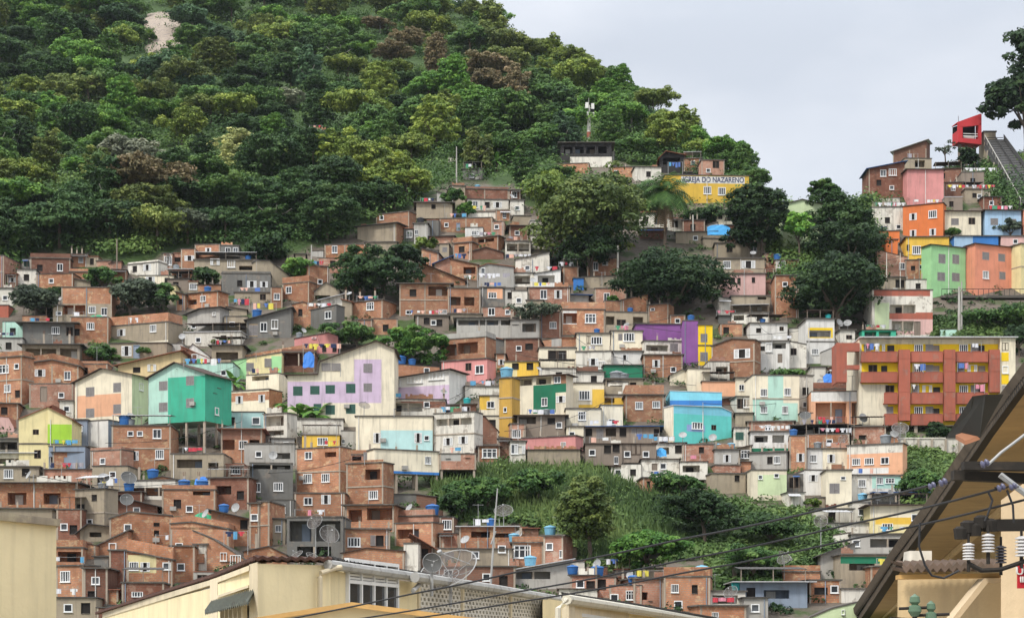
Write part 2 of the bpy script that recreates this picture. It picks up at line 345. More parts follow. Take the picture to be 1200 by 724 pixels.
# ------------------------------------------------------------ houses
HS = []
DEFW = {'w': (1.1, 1.05), 's': (1.45, 1.0), 'd': (.85, .95), 'g': (1.15, 1.15), 'n': (.8, .75), 'W': (.9, 1.2), 'x': (1.9, 1.4), 'k': (1.15, 1.05), 'b': (1.2, 1.3), 'v': (2.6, 1.7), 'p': (.85, 2.0)}
def gable_(p): return bool(p)
def H(x0, x1, yt, yb, mat, w=None, side=0, prof=None, bands=(), st=0, roof='slab', depth=None, par=0, yaw=None, lab=None, lm=None, cat='house', name=None, frame=None, D=None, over=None, ledge=True, ext=3.0, smat=None, parm=None, pcap=False, rnd=None, group=None):
    xc = (x0+x1)/2; D = D or Df(xc, yb+st); s = F/D
    r = random.Random(int(x0*7+yt*13+yb))
    if side:
        ph = -math.copysign(math.radians(yaw or 24), side); depth = depth or max(2.5, abs(side)/(s*math.sin(abs(ph))))
    else:
        ya = 8 if (mat in BRK or mat in ('TN', 'GR', 'GL', 'WC')) and not bands and lab is None else 3
        ph = math.radians(yaw if yaw is not None else r.uniform(-ya, ya)); depth = depth or 6.5
    cs = math.cos(ph); W = (x1-x0)/(s*cs); h = (yb-yt)/s
    brickish = mat in BRK
    o = empty(name or ('brick_house' if brickish else 'concrete_house' if mat in ('GR', 'GL', 'TN') else 'shack' if mat == 'WD' else 'plastered_house'), at(xc, yb, D), ph)
    lu = lambda x: (x-xc)/(s*cs); lz = lambda y: (yb-y)/s
    u0, u1 = -W/2, W/2; zb = -ext if st == 0 else 0.0
    slabth = .16
    P = [(lu(x), lz(y)) for x, y in prof] if prof else [(u0, lz(yt)), (u1, lz(yt))]
    P[0] = (u0, P[0][1]); P[-1] = (u1, P[-1][1])
    if par: P = [(u, z-par/s) for u, z in P]
    zt = min(z for u, z in P); flat = max(z for u, z in P)-zt < .02
    # windows
    wins = []
    if w is None:
        if brickish and not bands and r.random() < .38 and W > 3.2:      # a part of the brick front already rendered
            f = r.choice([.3, .45, .6]); e = r.random() < .5; bands = [(x0 if e else x1-(x1-x0)*f, x0+(x1-x0)*f if e else x1, yt, yb, r.choice(['TN', 'GL', 'WC', 'BP', 'TN']))] if r.random() < .6 else [(x0, x1, yb-(yb-yt)*f, yb+30, r.choice(['TN', 'GR', 'WC', 'BP']))]
        nf = max(1, round(h/2.75)); nw = max(1, round(W/3.3))
        pool = 'wWsnddgxb' if brickish else 'wWsgdnxbk'
        hh = (zt-0)/nf
        if hh > 1.5:
            for i in range(nf):
                for j in range(nw):
                    if r.random() < .24: continue
                    k = r.choice(pool); ww, wh = DEFW[k]
                    if r.random() < .09 and W > 4: k = 'v'; ww, wh = W/nw*.78, 1.5
                    wins.append((k, u0+W*(j+.5)/nw+r.uniform(-.25, .25), i*hh+hh*.56, min(ww*r.uniform(.65, 1.2), W/nw*.8), min(wh*r.uniform(.7, 1.15), hh*.6)))
    else:
        for tk in w.replace('!', '').split():
            k = tk[0]; a = [float(q) for q in tk[1:].split(',')]
            ww, wh = (a[2]/(s*cs), a[3]/s) if len(a) > 2 else DEFW[k]
            wins.append((k, lu(a[0]), lz(a[1]), ww, wh))
    holes = []; proud = []
    for k, u, z, ww, wh in wins:
        a = [max(u-ww/2, u0+.08), min(u+ww/2, u1-.08), z-wh/2, z+wh/2]
        if a[1]-a[0] < .2: continue
        if k == 'v': a[3] = min(a[3], zt-.12); a[2] = max(a[2], zb+.1)
        ok = a[3] < zt-.03 and a[2] > zb and not any(a[0] < q[1]+.05 and a[1] > q[0]-.05 and a[2] < q[3]+.05 and a[3] > q[2]-.05 for q in holes)
        (holes if ok else proud).append(a+[k])
    mats = [M(mat)]
    B = []
    for b in bands:
        mm = M(b[4])
        if mm not in mats: mats.append(mm)
        B.append((lu(b[0]), lu(b[1]), lz(b[3]), lz(b[2]), mats.index(mm)))
    if smat and M(smat) not in mats: mats.append(M(smat))
    si = mats.index(M(smat)) if smat else 0
    us = {round(u0, 4), round(u1, 4)}; zs = {round(zb, 4), round(zt, 4)}
    for q in holes: us |= {round(q[0], 4), round(q[1], 4)}; zs |= {round(q[2], 4), round(q[3], 4)}
    for q in B:
        us |= {round(min(max(q[0], u0), u1), 4), round(min(max(q[1], u0), u1), 4)}; zs |= {round(min(max(q[2], zb), zt), 4), round(min(max(q[3], zb), zt), 4)}
    us = sorted(us); zs = sorted(zs)
    def bm(u, z):
        i = 0
        for q in B:
            if q[0] <= u <= q[1] and q[2] <= z <= q[3]: i = q[4]
        return i
    m = MB()
    for a, b in zip(us, us[1:]):
        for c, d in zip(zs, zs[1:]):
            if b-a < 1e-3 or d-c < 1e-3: continue
            cu, cz = (a+b)/2, (c+d)/2
            if any(q[0] < cu < q[1] and q[2] < cz < q[3] for q in holes): continue
            m.quad((a, 0, c), (b, 0, c), (b, 0, d), (a, 0, d), bm(cu, cz))
    if not flat:
        kn = sorted(set(us) | {round(u, 4) for u, z in P if u0 < u < u1})
        def pz(u):
            for (a_, za_), (b_, zb2) in zip(P, P[1:]):
                if a_ <= u <= b_: return za_+(zb2-za_)*(u-a_)/max(1e-6, b_-a_)
            return P[-1][1] if u > P[-1][0] else P[0][1]
        for a_, b_ in zip(kn, kn[1:]):
            if b_-a_ < 1e-3: continue
            za_, zc_ = pz(a_), pz(b_); q_ = [(a_, 0, zt), (b_, 0, zt)]+([(b_, 0, zc_)] if zc_ > zt+1e-3 else [])+([(a_, 0, za_)] if za_ > zt+1e-3 else [])
            if len(q_) < 3: continue
            hi = max(za_, zc_); lv = sorted({zt, hi} | {z_ for q in B for z_ in (q[2], q[3]) if zt+.05 < z_ < hi-.05 and q[0] <= (a_+b_)/2 <= q[1]})
            for l0, l1 in zip(lv, lv[1:]):
                pl = q_
                for lim, sg in ((l0, 1), (l1, -1)):
                    out = []
                    for i_ in range(len(pl)):
                        c_, d_ = pl[i_-1], pl[i_]; ic, id_ = sg*(c_[2]-lim) >= -1e-6, sg*(d_[2]-lim) >= -1e-6
                        if ic != id_: f_ = (lim-c_[2])/(d_[2]-c_[2]); out.append((c_[0]+(d_[0]-c_[0])*f_, 0, lim))
                        if id_: out.append(d_)
                    pl = out
                    if len(pl) < 3: break
                if len(pl) >= 3: m.poly(pl, bm((a_+b_)/2, (l0+l1)/2))
    for q in holes:
        dp = min(1.7, depth*.5) if q[4] == 'v' else .17; a, b, c, d = q[:4]
        wi = bm((a+b)/2, (c+d)/2) if q[4] != 'v' else 0
        m.quad((a, 0, c), (a, dp, c), (a, dp, d), (a, 0, d), wi); m.quad((b, dp, c), (b, 0, c), (b, 0, d), (b, dp, d), wi)
        m.quad((a, dp, c), (a, 0, c), (b, 0, c), (b, dp, c), wi); m.quad((a, 0, d), (a, dp, d), (b, dp, d), (b, 0, d), wi)
        m.quad((a, dp, c), (b, dp, c), (b, dp, d), (a, dp, d), wi)
    zl, zr = P[0][1], P[-1][1]
    m.quad((u0, depth, zb), (u0, 0, zb), (u0, 0, zl), (u0, depth, zl), si if side < 0 or not smat else 0)
    m.quad((u1, 0, zb), (u1, depth, zb), (u1, depth, zr), (u1, 0, zr), si if side > 0 or not smat else 0)
    m.poly([(u0, depth, zb)]+[(u, depth, z) for u, z in P]+[(u1, depth, zb)])
    if st: m.quad((u0, 0, zb), (u0, depth, zb), (u1, depth, zb), (u1, 0, zb))
    m.build('wall', mats, o)
    nwin = nvoid = 0
    for q in holes+proud:
        a, b, c, d, k = q; y = 0 if q in holes else -.06
        if k == 'v':
            nvoid += 1; dp = min(1.7, depth*.5)
            if q in proud: continue
            if b-a > 1.6:
                add_door(o, a+(b-a)*r.uniform(.2, .8), c, .8, min(2, (d-c)*.85), r.choice(['WD', 'BG', 'WH', 'BK']), dp-.13)
            if b-a > 3.2:
                pm = MB()
                for i in range(1, int((b-a)/2.4)+1):
                    uu = a+(b-a)*i/(int((b-a)/2.4)+1); pm.box(uu-.09, uu+.09, .02, .2, c, d)
                pm.build('veranda_column', CONC, o)
            if k == 'v' and '!' in (w or ''):
                pm = MB(); pm.box(a, b, -.04, .02, c+.85, c+.92)
                n_ = int((b-a)/.16)
                for i in range(n_+1): uu = a+(b-a)*i/n_; pm.box(uu-.015, uu+.015, -.03, .0, c, c+.85)
                pm.build('railing', M('RD'), o)
            continue
        nwin += 1
        if k == 'p': add_door(o, (a+b)/2, c, b-a, d-c, r.choice(['WD', 'WH', 'BG', 'WD']), .02)
        else: add_window(o, k, (a+b)/2, (c+d)/2, b-a, d-c, y)
    if abs(side) >= 13 and zt > 1.6:
        sg = 1 if side > 0 else -1
        for i in range(max(1, round(h/2.75))):
            if r.random() < .75:
                k = r.choice('wdnW'); add_window(o, k, (u1 if sg > 0 else u0), min((i+.55)*2.7, zt-.8), .9, .95, depth*r.uniform(.35, .6), math.radians(90*sg))
    # roof
    ov = over if over is not None else r.uniform(.03, .26)
    th = .14 if roof == 'slab' else .09
    rm = MB()
    if flat:
        rm.box(u0-ov, u1+ov, -ov, depth+ov*.5, zt+.002, zt+th)
    else:
        Q = list(P)
        (a, za), (b, zb_) = Q[0], Q[1]; k1 = (zb_-za)/max(b-a, .01); Q[0] = (a-ov, za-k1*ov)
        (a, za), (b, zb_) = Q[-2], Q[-1]; k2 = (zb_-za)/max(b-a, .01); Q[-1] = (b+ov, zb_+k2*ov)
        low = [(u, z+.003) for u, z in Q]; up = [(u, z+th+.003) for u, z in reversed(Q)]
        for (a, b) in zip(Q, Q[1:]):
            rm.prism([(a[0], a[1]+.003), (b[0], b[1]+.003), (b[0], b[1]+th), (a[0], a[1]+th)], -ov*1.2, depth+ov*.5)
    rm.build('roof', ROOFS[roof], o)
    if par:
        pm = MB(); t_ = .13; ph_ = par/s; e = .02
        for (a, b) in zip(P, P[1:]):
            pm.prism([(a[0], a[1]+th+.01), (b[0], b[1]+th+.01), (b[0], b[1]+ph_), (a[0], a[1]+ph_)], 0, t_)
        pm.box(u0, u0+t_, t_+e, depth, P[0][1]+th+.01, P[0][1]+ph_); pm.box(u1-t_, u1, t_+e, depth, P[-1][1]+th+.01, P[-1][1]+ph_)
        pm.build('parapet', M(parm or mat), o)
        if pcap:
            cm = MB()
            for (a, b) in zip(P, P[1:]): cm.prism([(a[0]-.03, a[1]+ph_+.003), (b[0]+.03, b[1]+ph_+.003), (b[0]+.03, b[1]+ph_+.08), (a[0]-.03, a[1]+ph_+.08)], -.04, t_+.04)
            cm.build('parapet_cap', CONC, o)
    if flat and not par and lab is None and W > 2.4 and not gable_(prof):
        q_ = r.random()
        if q_ < .22:        # half built wall left on the roof
            q = MB(); a_, b_ = sorted((r.uniform(u0, u1), r.uniform(u0, u1))); b_ = max(b_, a_+1.0); hh_ = r.uniform(.35, .8); k_ = int((b_-a_)/.3)+1
            for i in range(k_): q.box(a_+.3*i, min(a_+.3*(i+1), u1), .05, .17, zt+th+.002, zt+th+hh_*r.choice([1, 1, .8, 1, .55]))
            q.build('unfinished_wall', M(r.choice(['BR', 'BP', 'BD', 'WC'])), o)
        if .12 < q_ < .42:
            for i in range(r.randint(2, 4)):
                q = MB(); u = u0+.15+(W-.3)*i/3; hh_ = r.uniform(.3, .9); y_ = r.choice([.15, depth-.5]); q.box(u-.1, u+.1, y_-.1, y_+.1, zt+th, zt+th+hh_); q.tube([(u-.05, y_, zt+th+hh_), (u-.07, y_, zt+th+hh_+.5)], .015, 4); q.tube([(u+.05, y_, zt+th+hh_), (u+.1, y_, zt+th+hh_+.4)], .015, 4); q.build('column_stub', CONC, o)
        if q_ > .86:
            q = MB(); z_ = zt+th+1.55; n_ = int(W/.2)
            for i in range(n_):
                p_, s_ = u0+W*i/n_, u0+W*(i+1)/n_; ra, rb = .03*(i % 2), .03*((i+1) % 2); q.quad((p_, .1, z_-.35+ra), (s_, .1, z_-.35+rb), (s_, depth*.7, z_+rb), (p_, depth*.7, z_+ra)); q.quad((p_, .1, z_-.42+ra), (s_, .1, z_-.42+rb), (s_, .1, z_-.35+rb), (p_, .1, z_-.35+ra))
            q.build('terrace_cover', r.choice([FIBRO, TILED, METAL]), o)
            for u in (u0+.15, u1-.15, (u0+u1)/2): q = MB(); q.tube([(u, .2, zt+th-.02), (u, .2, z_-.36)], .05, 5); q.build('cover_post', M('WD'), o)
    # exposed concrete frame: columns and floor edges standing just proud of the brick
    nfl = max(1, round((zt)/2.75))
    fr = MB()
    if brickish and frame is not False and zt > 1.4:
        for u in [u0+.1, u1-.1]+([0.0] if W > 6.5 and not any(q[0]-.1 < 0 < q[1]+.1 for q in holes+proud) else []):
            fr.box(u-.09, u+.09, -.035, .02, zb, zt-.002)
        for k in ((side > 0)*1, ):
            pass
    if ledge and nfl > 1:
        for i in range(1, nfl):
            z = zt*i/nfl
            if any(q[2]-.1 < z < q[3]+.1 for q in holes+proud): continue
            fr.box(u0-.03, u1+.03, -.07, .02, z-.09, z+.07)
            if side > 0: fr.box(u1-.02, u1+.05, .03, depth, z-.09, z+.07)
            if side < 0: fr.box(u0-.05, u0+.02, .03, depth, z-.09, z+.07)
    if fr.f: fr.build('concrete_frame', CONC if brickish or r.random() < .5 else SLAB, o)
    if w is None and zt > 1.5 and r.random() < .35:      # lean-to sheet shading the front
        q = MB(); a0 = u0+W*r.choice([0, 0, .3]); a1 = u1-W*r.choice([0, 0, .3]); dz = r.uniform(.15, .4); e_ = r.uniform(.5, 1.0); n_ = max(3, int((a1-a0)/.18))
        for i in range(n_):
            p_, q_ = a0+(a1-a0)*i/n_, a0+(a1-a0)*(i+1)/n_; ra, rb = .025*(i % 2), .025*((i+1) % 2); z_ = zt-.12
            q.quad((p_, -e_, z_-dz+ra), (q_, -e_, z_-dz+rb), (q_, -.01, z_+rb), (p_, -.01, z_+ra)); q.quad((p_, -e_, z_-dz+ra-.05), (q_, -e_, z_-dz+rb-.05), (q_, -e_, z_-dz+rb), (p_, -e_, z_-dz+ra))
        q.build('awning', r.choice([FIBRO, FIBRO, METAL, TILED, BLUEM]), o)
        for u in (a0+.1, a1-.1):
            q = MB(); q.tube([(u, -e_+.05, zb), (u, -e_+.05, zt-.14-dz)], .045, 5); q.build('awning_post', M('WD'), o)
    if zt > 2 and r.random() < .4:            # white drain pipe down the front
        q = MB(); u = r.choice([u0+.35, u1-.35, u0+W*.5]); q.tube([(u, -.06, zb), (u, -.06, zt-.05)], .05, 6); q.build('drain_pipe', M('WH') if r.random() < .7 else M('BG'), o)
    if zt > 2.2 and W > 3.5 and r.random() < .13:
        q = MB(); u = r.uniform(u0+.8, u1-.8); q.box(u-.35, u+.35, -.32, -.001, zt*.5-.9, zt*.5-.42); q.box(u-.28, u+.1, -.33, -.321, zt*.5-.85, zt*.5-.48); q.build('air_conditioner', M('GL'), o)
    if st:
        n = max(2, round(W/3.0)+1); L_ = st/s+2.5
        for i in range(n):
            for y in (.25, depth*.5):
                q = MB(); u = u0+.25+(W-.5)*i/(n-1); q.box(u-.13, u+.13, y-.13, y+.13, -L_-(0 if y < 1 else 0), -.005); q.build('stilt', CONC, o)
    HS.append(dict(o=o, x0=x0+min(side, 0), x1=x1+max(side, 0), fx0=x0, fx1=x1, yt=yt, yb=yb, D=D, mat=mat, W=W, h=h, nwin=nwin, nvoid=nvoid, st=st, par=par, gable=(prof and len(prof) > 2), shed=(prof and len(prof) == 2), lab=lab, lm=lm, cat=cat, depth=depth, zt=zt, s=s, bands=[b[4] for b in bands], roof=roof, side=side, group=group, ph=ph, P=P, parm=parm))
    return o
# ------------------------------------------------------------ the houses, row by row down the hill (photo pixels: x0, x1, top, bottom)
G3 = lambda x0, xa, x1, ya, y1, y2=None: [(x0, y1), (xa, ya), (x1, y2 if y2 is not None else y1)]
# upper left edge of the forest
H(36,82,297,323,'BD',w='W70,313 d47,314',par=6,side=0)
H(-6,5,300,338,'BP',w='')
H(20,42,316,334,'WC',w='d31,325',roof='fibro'); H(42,86,321,338,'BR',w='n60,329',roof='fibro'); H(82,103,315,327,'BR',w='',par=4)
H(148,187,306,324,'WC',w='s173,314 d157,314',par=3,side=4)
H(162,204,323,334,'CR',w='s176,328 d196,329',roof='fibro'); H(163,206,334,352,'YP',w='d184,343')
H(72,131,337,377,'BR',w='v87,363,26,11 w108,363 W122,365',par=0,bands=[(72,131,356,377,'TN')],roof='slab',lab='pale topped brick house with a deep shaded veranda band')
H(-8,15,338,358,'WC',w='n6,349'); H(-8,10,358,372,'RD',w='')
H(82,127,372,402,'BR',w='w106,382 d90,389',side=0)
H(3,27,377,398,'MT',w='d15,388',roof='fibro'); H(27,86,379,405,'GR',w='w65,387 b82,388',side=0,roof='slab',over=.9,lm='long dark grey house with overhanging slab')
H(126,200,369,401,'CR',w='s140,388 w181,386',par=11,parm='BR',side=12,smat='TN',bands=[(126,200,380,401,'TN')],lm='tan house with a brick parapet and two white windows')
H(128,196,402,420,'TN',w='s148,411,12,12 d133,406 p160,413',roof='fibro')
H(26,93,404,428,'TN',w='v48,415,36,13 v80,414,20,12',roof='fibro',over=.6); H(-10,26,396,412,'GL',w='d10,405',roof='fibro')
H(-12,28,412,472,'BR',w='x4,432,13,10 n21,430 w9,455 d22,462',side=4,par=7,ledge=True)
H(30,92,417,452,'BR',w='s47,437 W79,440',par=8,prof=[(30,418),(62,414),(92,421)],side=0)
H(34,86,450,478,'BP',w='p51,462 n72,463',side=0)
H(93,126,423,442,'BR',w='v99,435,8,9',par=4)
H(138,212,414,442,'CS',w='d160,433,9,6 s178,431,10,8',prof=[(138,428),(212,412)],roof='tile',over=.5)
H(213,246,404,428,'WH',w='n228,418',prof=G3(205,226,246,403,418),roof='old')
# gabled pastel houses
H(84,158,430,498,'CR',w='g104,458,11,11 g139,455,10,11 g104,483,11,11 g139,480,10,11',prof=[(84,446),(120,432),(158,441)],bands=[(86,144,462,488,'PE')],side=13,smat='PG',roof='old',over=.4,ledge=False,lab='cream gabled house with a broad peach band across its front',lm='cream gabled house with a peach band',yaw=24)
H(171,243,424,495,'MT',w='g190,451,11,11 g224,447,10,11 g190,476,11,11 g224,473,10,11',prof=[(171,441),(206,425),(243,440)],bands=[(196,243,442,495,'MG')],side=23,smat='MG',roof='old',over=.4,ledge=False,st=34,lab='mint and sea green gabled house standing on tall stilts',lm='sea green gabled house on stilts')
H(22,56,478,548,'YP',w='b42,506,7,6 b44,532,8,10',prof=[(22,491),(62,475),(64,476)],side=0,roof='tile',lab='pale yellow house with a brown sloping gable roof')
H(56,84,478,549,'YP',w='',prof=[(56,477),(84,491)],roof='tile',bands=[(56,84,497,521,'LM')],lab='narrow yellow house with a lime green balcony wall',lm='lime green balcony house',side=0)
H(84,102,492,524,'BG',w='n93,502'); H(102,128,493,524,'WH',w='',side=6,smat='BG',lab='blank bluish white box of a house with no windows')
H(57,100,523,550,'BG',w='d60,540,5,10',roof='fibro')
H(131,200,499,551,'BR',w='n153,508,7,6 n164,508,7,6 W184,508,10,11 s157,534,11,11 w187,532,10,11',par=0,lm='wide two storey brick house with small upper windows')
H(62,96,530,550,'BR',w='d79,540',roof='fibro'); H(104,144,524,556,'BP',w='n120,540',side=5,par=4)
H(-8,21,473,492,'BR',w='d5,481'); H(-12,16,487,506,'PP',w='',prof=[(-12,487),(10,489),(16,500)],roof='tile'); H(-10,38,514,531,'GR',w='v10,522,20,9 v30,522,14,9'); H(-10,40,531,547,'CR',w='v20,540,50,6',roof='metal',over=.5); H(-10,45,547,570,'TN',w='w10,555 d30,553,9,9 d38,553')
H(50,110,550,568,'BP',w='v70,560,14,6',roof='fibro'); H(108,150,546,576,'TN',w='n132,556 d118,562',side=0,roof='fibro'); H(156,214,560,580,'BR',w='v187,571,12,9',prof=[(156,567),(190,558),(214,563)],roof='fibro')
H(70,86,470,490,'WC',w='n78,479'); H(96,128,300,303,'BD',w='') if False else None
# second column of the upper town
H(228,258,287,305,'BR',w='s244,294,7,7',side=0); H(258,280,288,305,'GR',w='W267,293,6,6 W276,293,6,6 d271,298,5,5')
H(228,301,305,320,'TN',w='s252,307 w271,309,9,9 v289,314,18,5',side=0)
H(302,338,306,336,'TN',w='',prof=[(302,307),(316,306),(338,322)],side=-3,roof='fibro')
H(346,358,298,312,'TN',w='',roof='fibro')
H(362,386,312,340,'BR',w='n375,330',side=-3); H(380,428,287,303,'BR',w='d413,292,5,7 W392,292',par=0); H(372,426,303,320,'BP',w='d407,308 d390,309',roof='fibro')
H(428,465,284,296,'TN',w='') ; H(260,317,318,346,'GR',w='d281,332,6,7 s295,333,11,8 s309,333,9,7',par=3,lm='big dark grey concrete house')
H(275,318,343,355,'TN',w='b308,348,7,7')
H(330,363,324,353,'BR',w='W338,339,7,8',par=8,side=3,lm='square orange brick box with one white window')
H(200,223,316,327,'BR',w='n210,322',roof='metal',over=.5); H(196,222,327,342,'WD',w='d206,334',roof='fibro')
H(217,257,343,364,'BR',w='v224,353,12,6 W238,350,7,7',side=9,roof='slab')
H(218,259,363,390,'GL',w='n226,381,6,6 n252,369,4,4',side=4,prof=[(218,367),(235,362),(259,362)],roof='fibro',over=.5)
H(216,282,389,406,'WC',w='n232,398 d262,397',roof='metal')
H(263,290,371,392,'TN',w='n272,380 d285,382',roof='fibro')
H(289,341,361,396,'GR',w='g297,387,10,13 W309,383,8,11 W322,380,8,11',prof=[(289,375),(341,361)],side=0,over=.4,roof='fibro',lm='long slanting grey house with a yellowed shutter',bands=[(292,302,380,394,'OC')])
H(342,374,354,384,'BR',w='d352,366,5,8',prof=[(342,357),(355,354),(374,359)],roof='fibro',side=0)
H(354,395,361,386,'GR',w='W385,370,8,9',prof=[(354,364),(395,359)],roof='fibro',side=3)
H(364,398,330,352,'TN',w='v378,346,18,10',prof=[(364,345),(382,331),(398,340)],roof='fibro'); H(376,402,345,362,'WC',w='',prof=[(376,352),(402,345)],roof='metal',over=.5)
H(345,396,391,414,'PK',w='n368,396,5,2 d380,408,5,8 d392,408,5,8',prof=[(345,397),(385,390),(396,394)],roof='old',lm='small pink house',lab='small pink walled house with a low gabled roof')
H(280,366,404,420,'BR',w='',prof=[(280,416),(366,403)],roof='slab',par=8)
H(248,284,405,426,'TN',w='v266,417,26,9',roof='fibro',over=.5); H(212,250,414,428,'BD',w='',prof=[(212,406),(250,422)],roof='tile')
H(271,330,417,444,'YP',w='g293,430,9,10 g314,425,8,10',bands=[(271,289,417,444,'LG'),(318,330,417,444,'LG')],prof=[(271,423),(330,413)],roof='slab',lm='yellow and green striped house')
H(330,369,409,436,'BD',w='v350,421,34,15',par=4,roof='slab')
H(212,273,426,462,'MT',w='n262,437',roof='old',prof=[(212,426),(273,425)])
H(287,328,439,470,'CR',w='v305,441,21,9',side=12,lm='cream house with a dark balcony opening',roof='slab')
H(258,317,458,484,'CR',w='s280,468,9,9 s308,468,8,9',side=12,smat='BR',bands=[(260,317,460,470,'BR')])
H(258,309,483,503,'MB',w='d271,493,9,9 n300,493,10,9',side=0,lab='pale mint house with a large dark window at one end')
H(259,307,503,542,'BR',w='v268,521,14,12 W285,521,10,10 v298,521,12,12',roof='tile',over=.5,bands=[(259,307,503,515,'BD')],lm='brown house with an orange brick balcony')
H(308,337,485,524,'WC',w='v321,493,24,12 v321,507,24,6',side=4,roof='slab')
H(318,345,514,532,'GL',w='W327,523,6,9 W335,522,6,9'); H(336,402,491,511,'WC',w='',side=0,roof='slab'); H(354,398,510,528,'YL',w='w378,517,12,9',lm='yellow walled room under a weathered white terrace')
# the big lilac gabled block
H(337,462,400,500,'CR',w='g388,430,22,9 g431,431,10,10 g431,454,10,10 k349,458,11,11 k369,457,11,10 k387,456,11,10 k411,455,11,11 k387,480,11,11 k411,479,11,11 k372,478,9,10',prof=[(337,440),(373,439),(375,424),(441,400),(462,409)],bands=[(415,447,421,472,'LI'),(378,417,447,472,'LI'),(337,378,447,476,'LI')],roof='old',over=.4,ledge=False,side=0,depth=9,yaw=0,lab='tall cream and lilac apartment block with green louvred windows',lm='tall cream and lilac block',cat='apartment block',name='apartment_block')
H(445,527,437,471,'LI',w='w460,448,18,8 w486,445,18,8 w512,442,18,9',prof=[(445,444),(527,436)],bands=[(445,527,436,453,'WH')],side=19,smat='WH',roof='old',over=.5,ledge=False,lm='long lilac house with a row of white windows')
H(440,522,468,490,'WC',w='v470,477,50,10 n500,474',roof='fibro',bands=[(441,470,470,490,'TN'),(470,522,470,478,'BD')]); H(400,417,505,526,'GL',w='W402,517,4,5',side=0)
H(417,507,488,531,'CR',w='s442,513,9,12 s490,513,9,12 n500,513,6,6',bands=[(446,507,504,530,'MB')],par=0,roof='slab',lab='long mint and cream house with a weathered top edge',lm='long mint and cream house')
H(440,514,528,555,'CR',w='w501,538,7,9',bands=[(440,514,552,555,'BL')],st=22,roof='slab',side=-5,lm='cream house on thin white stilts')
H(508,556,484,533,'WC',w='v532,494,42,8 s525,517,11,9 s543,516,11,9',side=4,roof='slab')
H(515,558,532,550,'BP',w='d525,534,6,6 d548,533,6,6',bands=[(515,540,532,540,'GL')],st=22,roof='slab',side=0)
H(505,558,474,488,'BD',w='v530,479,40,8',roof='slab',prof=[(505,476),(558,473)])
H(545,586,453,466,'WC',w='',par=0); H(562,586,464,510,'CR',w='W575,474,9,8 d577,496,8,9',bands=[(562,574,464,480,'YL')],side=0)
H(585,600,443,512,'OC',w='n592,480,4,6',side=4,lm='narrow ochre tower house',lab='narrow ochre tower house with a tank on top')
H(558,584,488,520,'BD',w='',prof=[(558,484),(568,488),(584,505)],roof='old',side=0)
H(405,450,543,597,'BR',w='v437,556,18,12 w438,580,11,10 v417,536,12,6',side=6,par=0,lm='three storey brick house beside the stilts'); H(404,453,527,545,'BP',w='v418,537,11,6 g432,534,12,9',par=6,parm='BR')
# upper centre
H(540,596,219,234,'BD',w='',par=3,side=0); H(528,545,218,240,'TN',w='d536,226'); H(548,596,234,246,'WC',w='W557,240 d571,240 s583,240',roof='fibro'); H(542,565,198,213,'GR',w='n553,206',roof='fibro'); H(525,536,184,192,'WC',w='',roof='fibro')
H(598,614,235,252,'WC',w='n606,244'); H(602,622,253,267,'TN',w='',roof='fibro'); H(597,619,265,281,'BD',w='n606,273',roof='fibro',over=.5); H(622,650,259,273,'WC',w='d636,267,22,6',roof='metal'); H(592,622,283,298,'WC',w='v607,290,26,9',roof='fibro')
H(360,382,153,168,'GL',w='',roof='metal',side=0); H(415,425,162,168,'YP',w='')
H(648,667,290,306,'BR',w='W655,297',roof='fibro'); H(622,648,276,292,'WC',w='v635,284,20,8'); H(604,644,298,322,'WC',w='n618,314,6,6',prof=[(604,304),(642,296)],roof='fibro'); H(600,626,320,336,'WC',w='v612,328,18,10',roof='fibro'); H(626,657,318,338,'WH',w='v640,327,20,9',prof=[(626,321),(657,316)],roof='fibro'); H(660,678,313,334,'BR',w='',side=0)
H(561,602,303,338,'GL',w='n566,318,5,9',prof=[(561,313),(572,309),(602,313)],roof='tile',side=0,par=0)
H(488,530,238,256,'TN',w='d508,242,5,5',st=4,roof='slab',over=.5,lab='tan house on short posts under a thin dark roof')
H(418,465,264,285,'TN',w='',side=9,smat='BR',roof='fibro',over=.6); H(440,480,250,266,'BR',w='n447,254',side=6); H(485,501,262,286,'GL',w='W488,272,4,6')
H(515,577,256,273,'BR',w='n523,263,5,5 p537,266,4,9',side=0,lm='long low brick house with a tiny window'); H(577,591,260,276,'BP',w='n582,266'); H(545,566,267,279,'WH',w='x557,273,9,5')
H(531,553,278,303,'BR',w='d541,292,7,7',par=7,side=3); H(553,584,278,293,'BR',w='v568,282,22,4',side=5); H(549,590,293,304,'BD',w='',prof=[(549,296),(570,290),(590,296)],roof='fibro')
H(494,514,291,314,'BR',w='',prof=[(494,291),(514,297)],roof='fibro'); H(509,529,303,320,'BP',w='',prof=[(509,309),(528,301)],roof='blue',over=.4); H(528,560,303,328,'BR',w='v550,317,14,8',prof=[(528,303),(560,311)],roof='old')
H(486,545,312,334,'BR',w='W491,318,7,9 d498,318',prof=[(486,312),(495,309),(545,329)],roof='old',over=.4)
H(468,528,333,370,'BR',w='d484,343,8,8 v513,341,22,11 n479,366,7,5 w519,365,10,5',side=0,roof='slab',over=.5,lm='broad two storey brick house with open verandas'); H(525,563,338,371,'BR',w='v533,353,14,10 v550,353,12,10 v545,337,1,1',side=0,roof='slab')
H(411,449,353,375,'BR',w='x434,359,9,9',side=14,roof='slab',lm='brick house with a white window beneath roof posts'); H(436,466,374,392,'BR',w='d452,384'); H(418,436,375,395,'BP',w='d426,385')
H(487,526,368,388,'WD',w='d500,376 d515,378 n508,378',par=2); H(526,565,368,378,'TN',w='') 
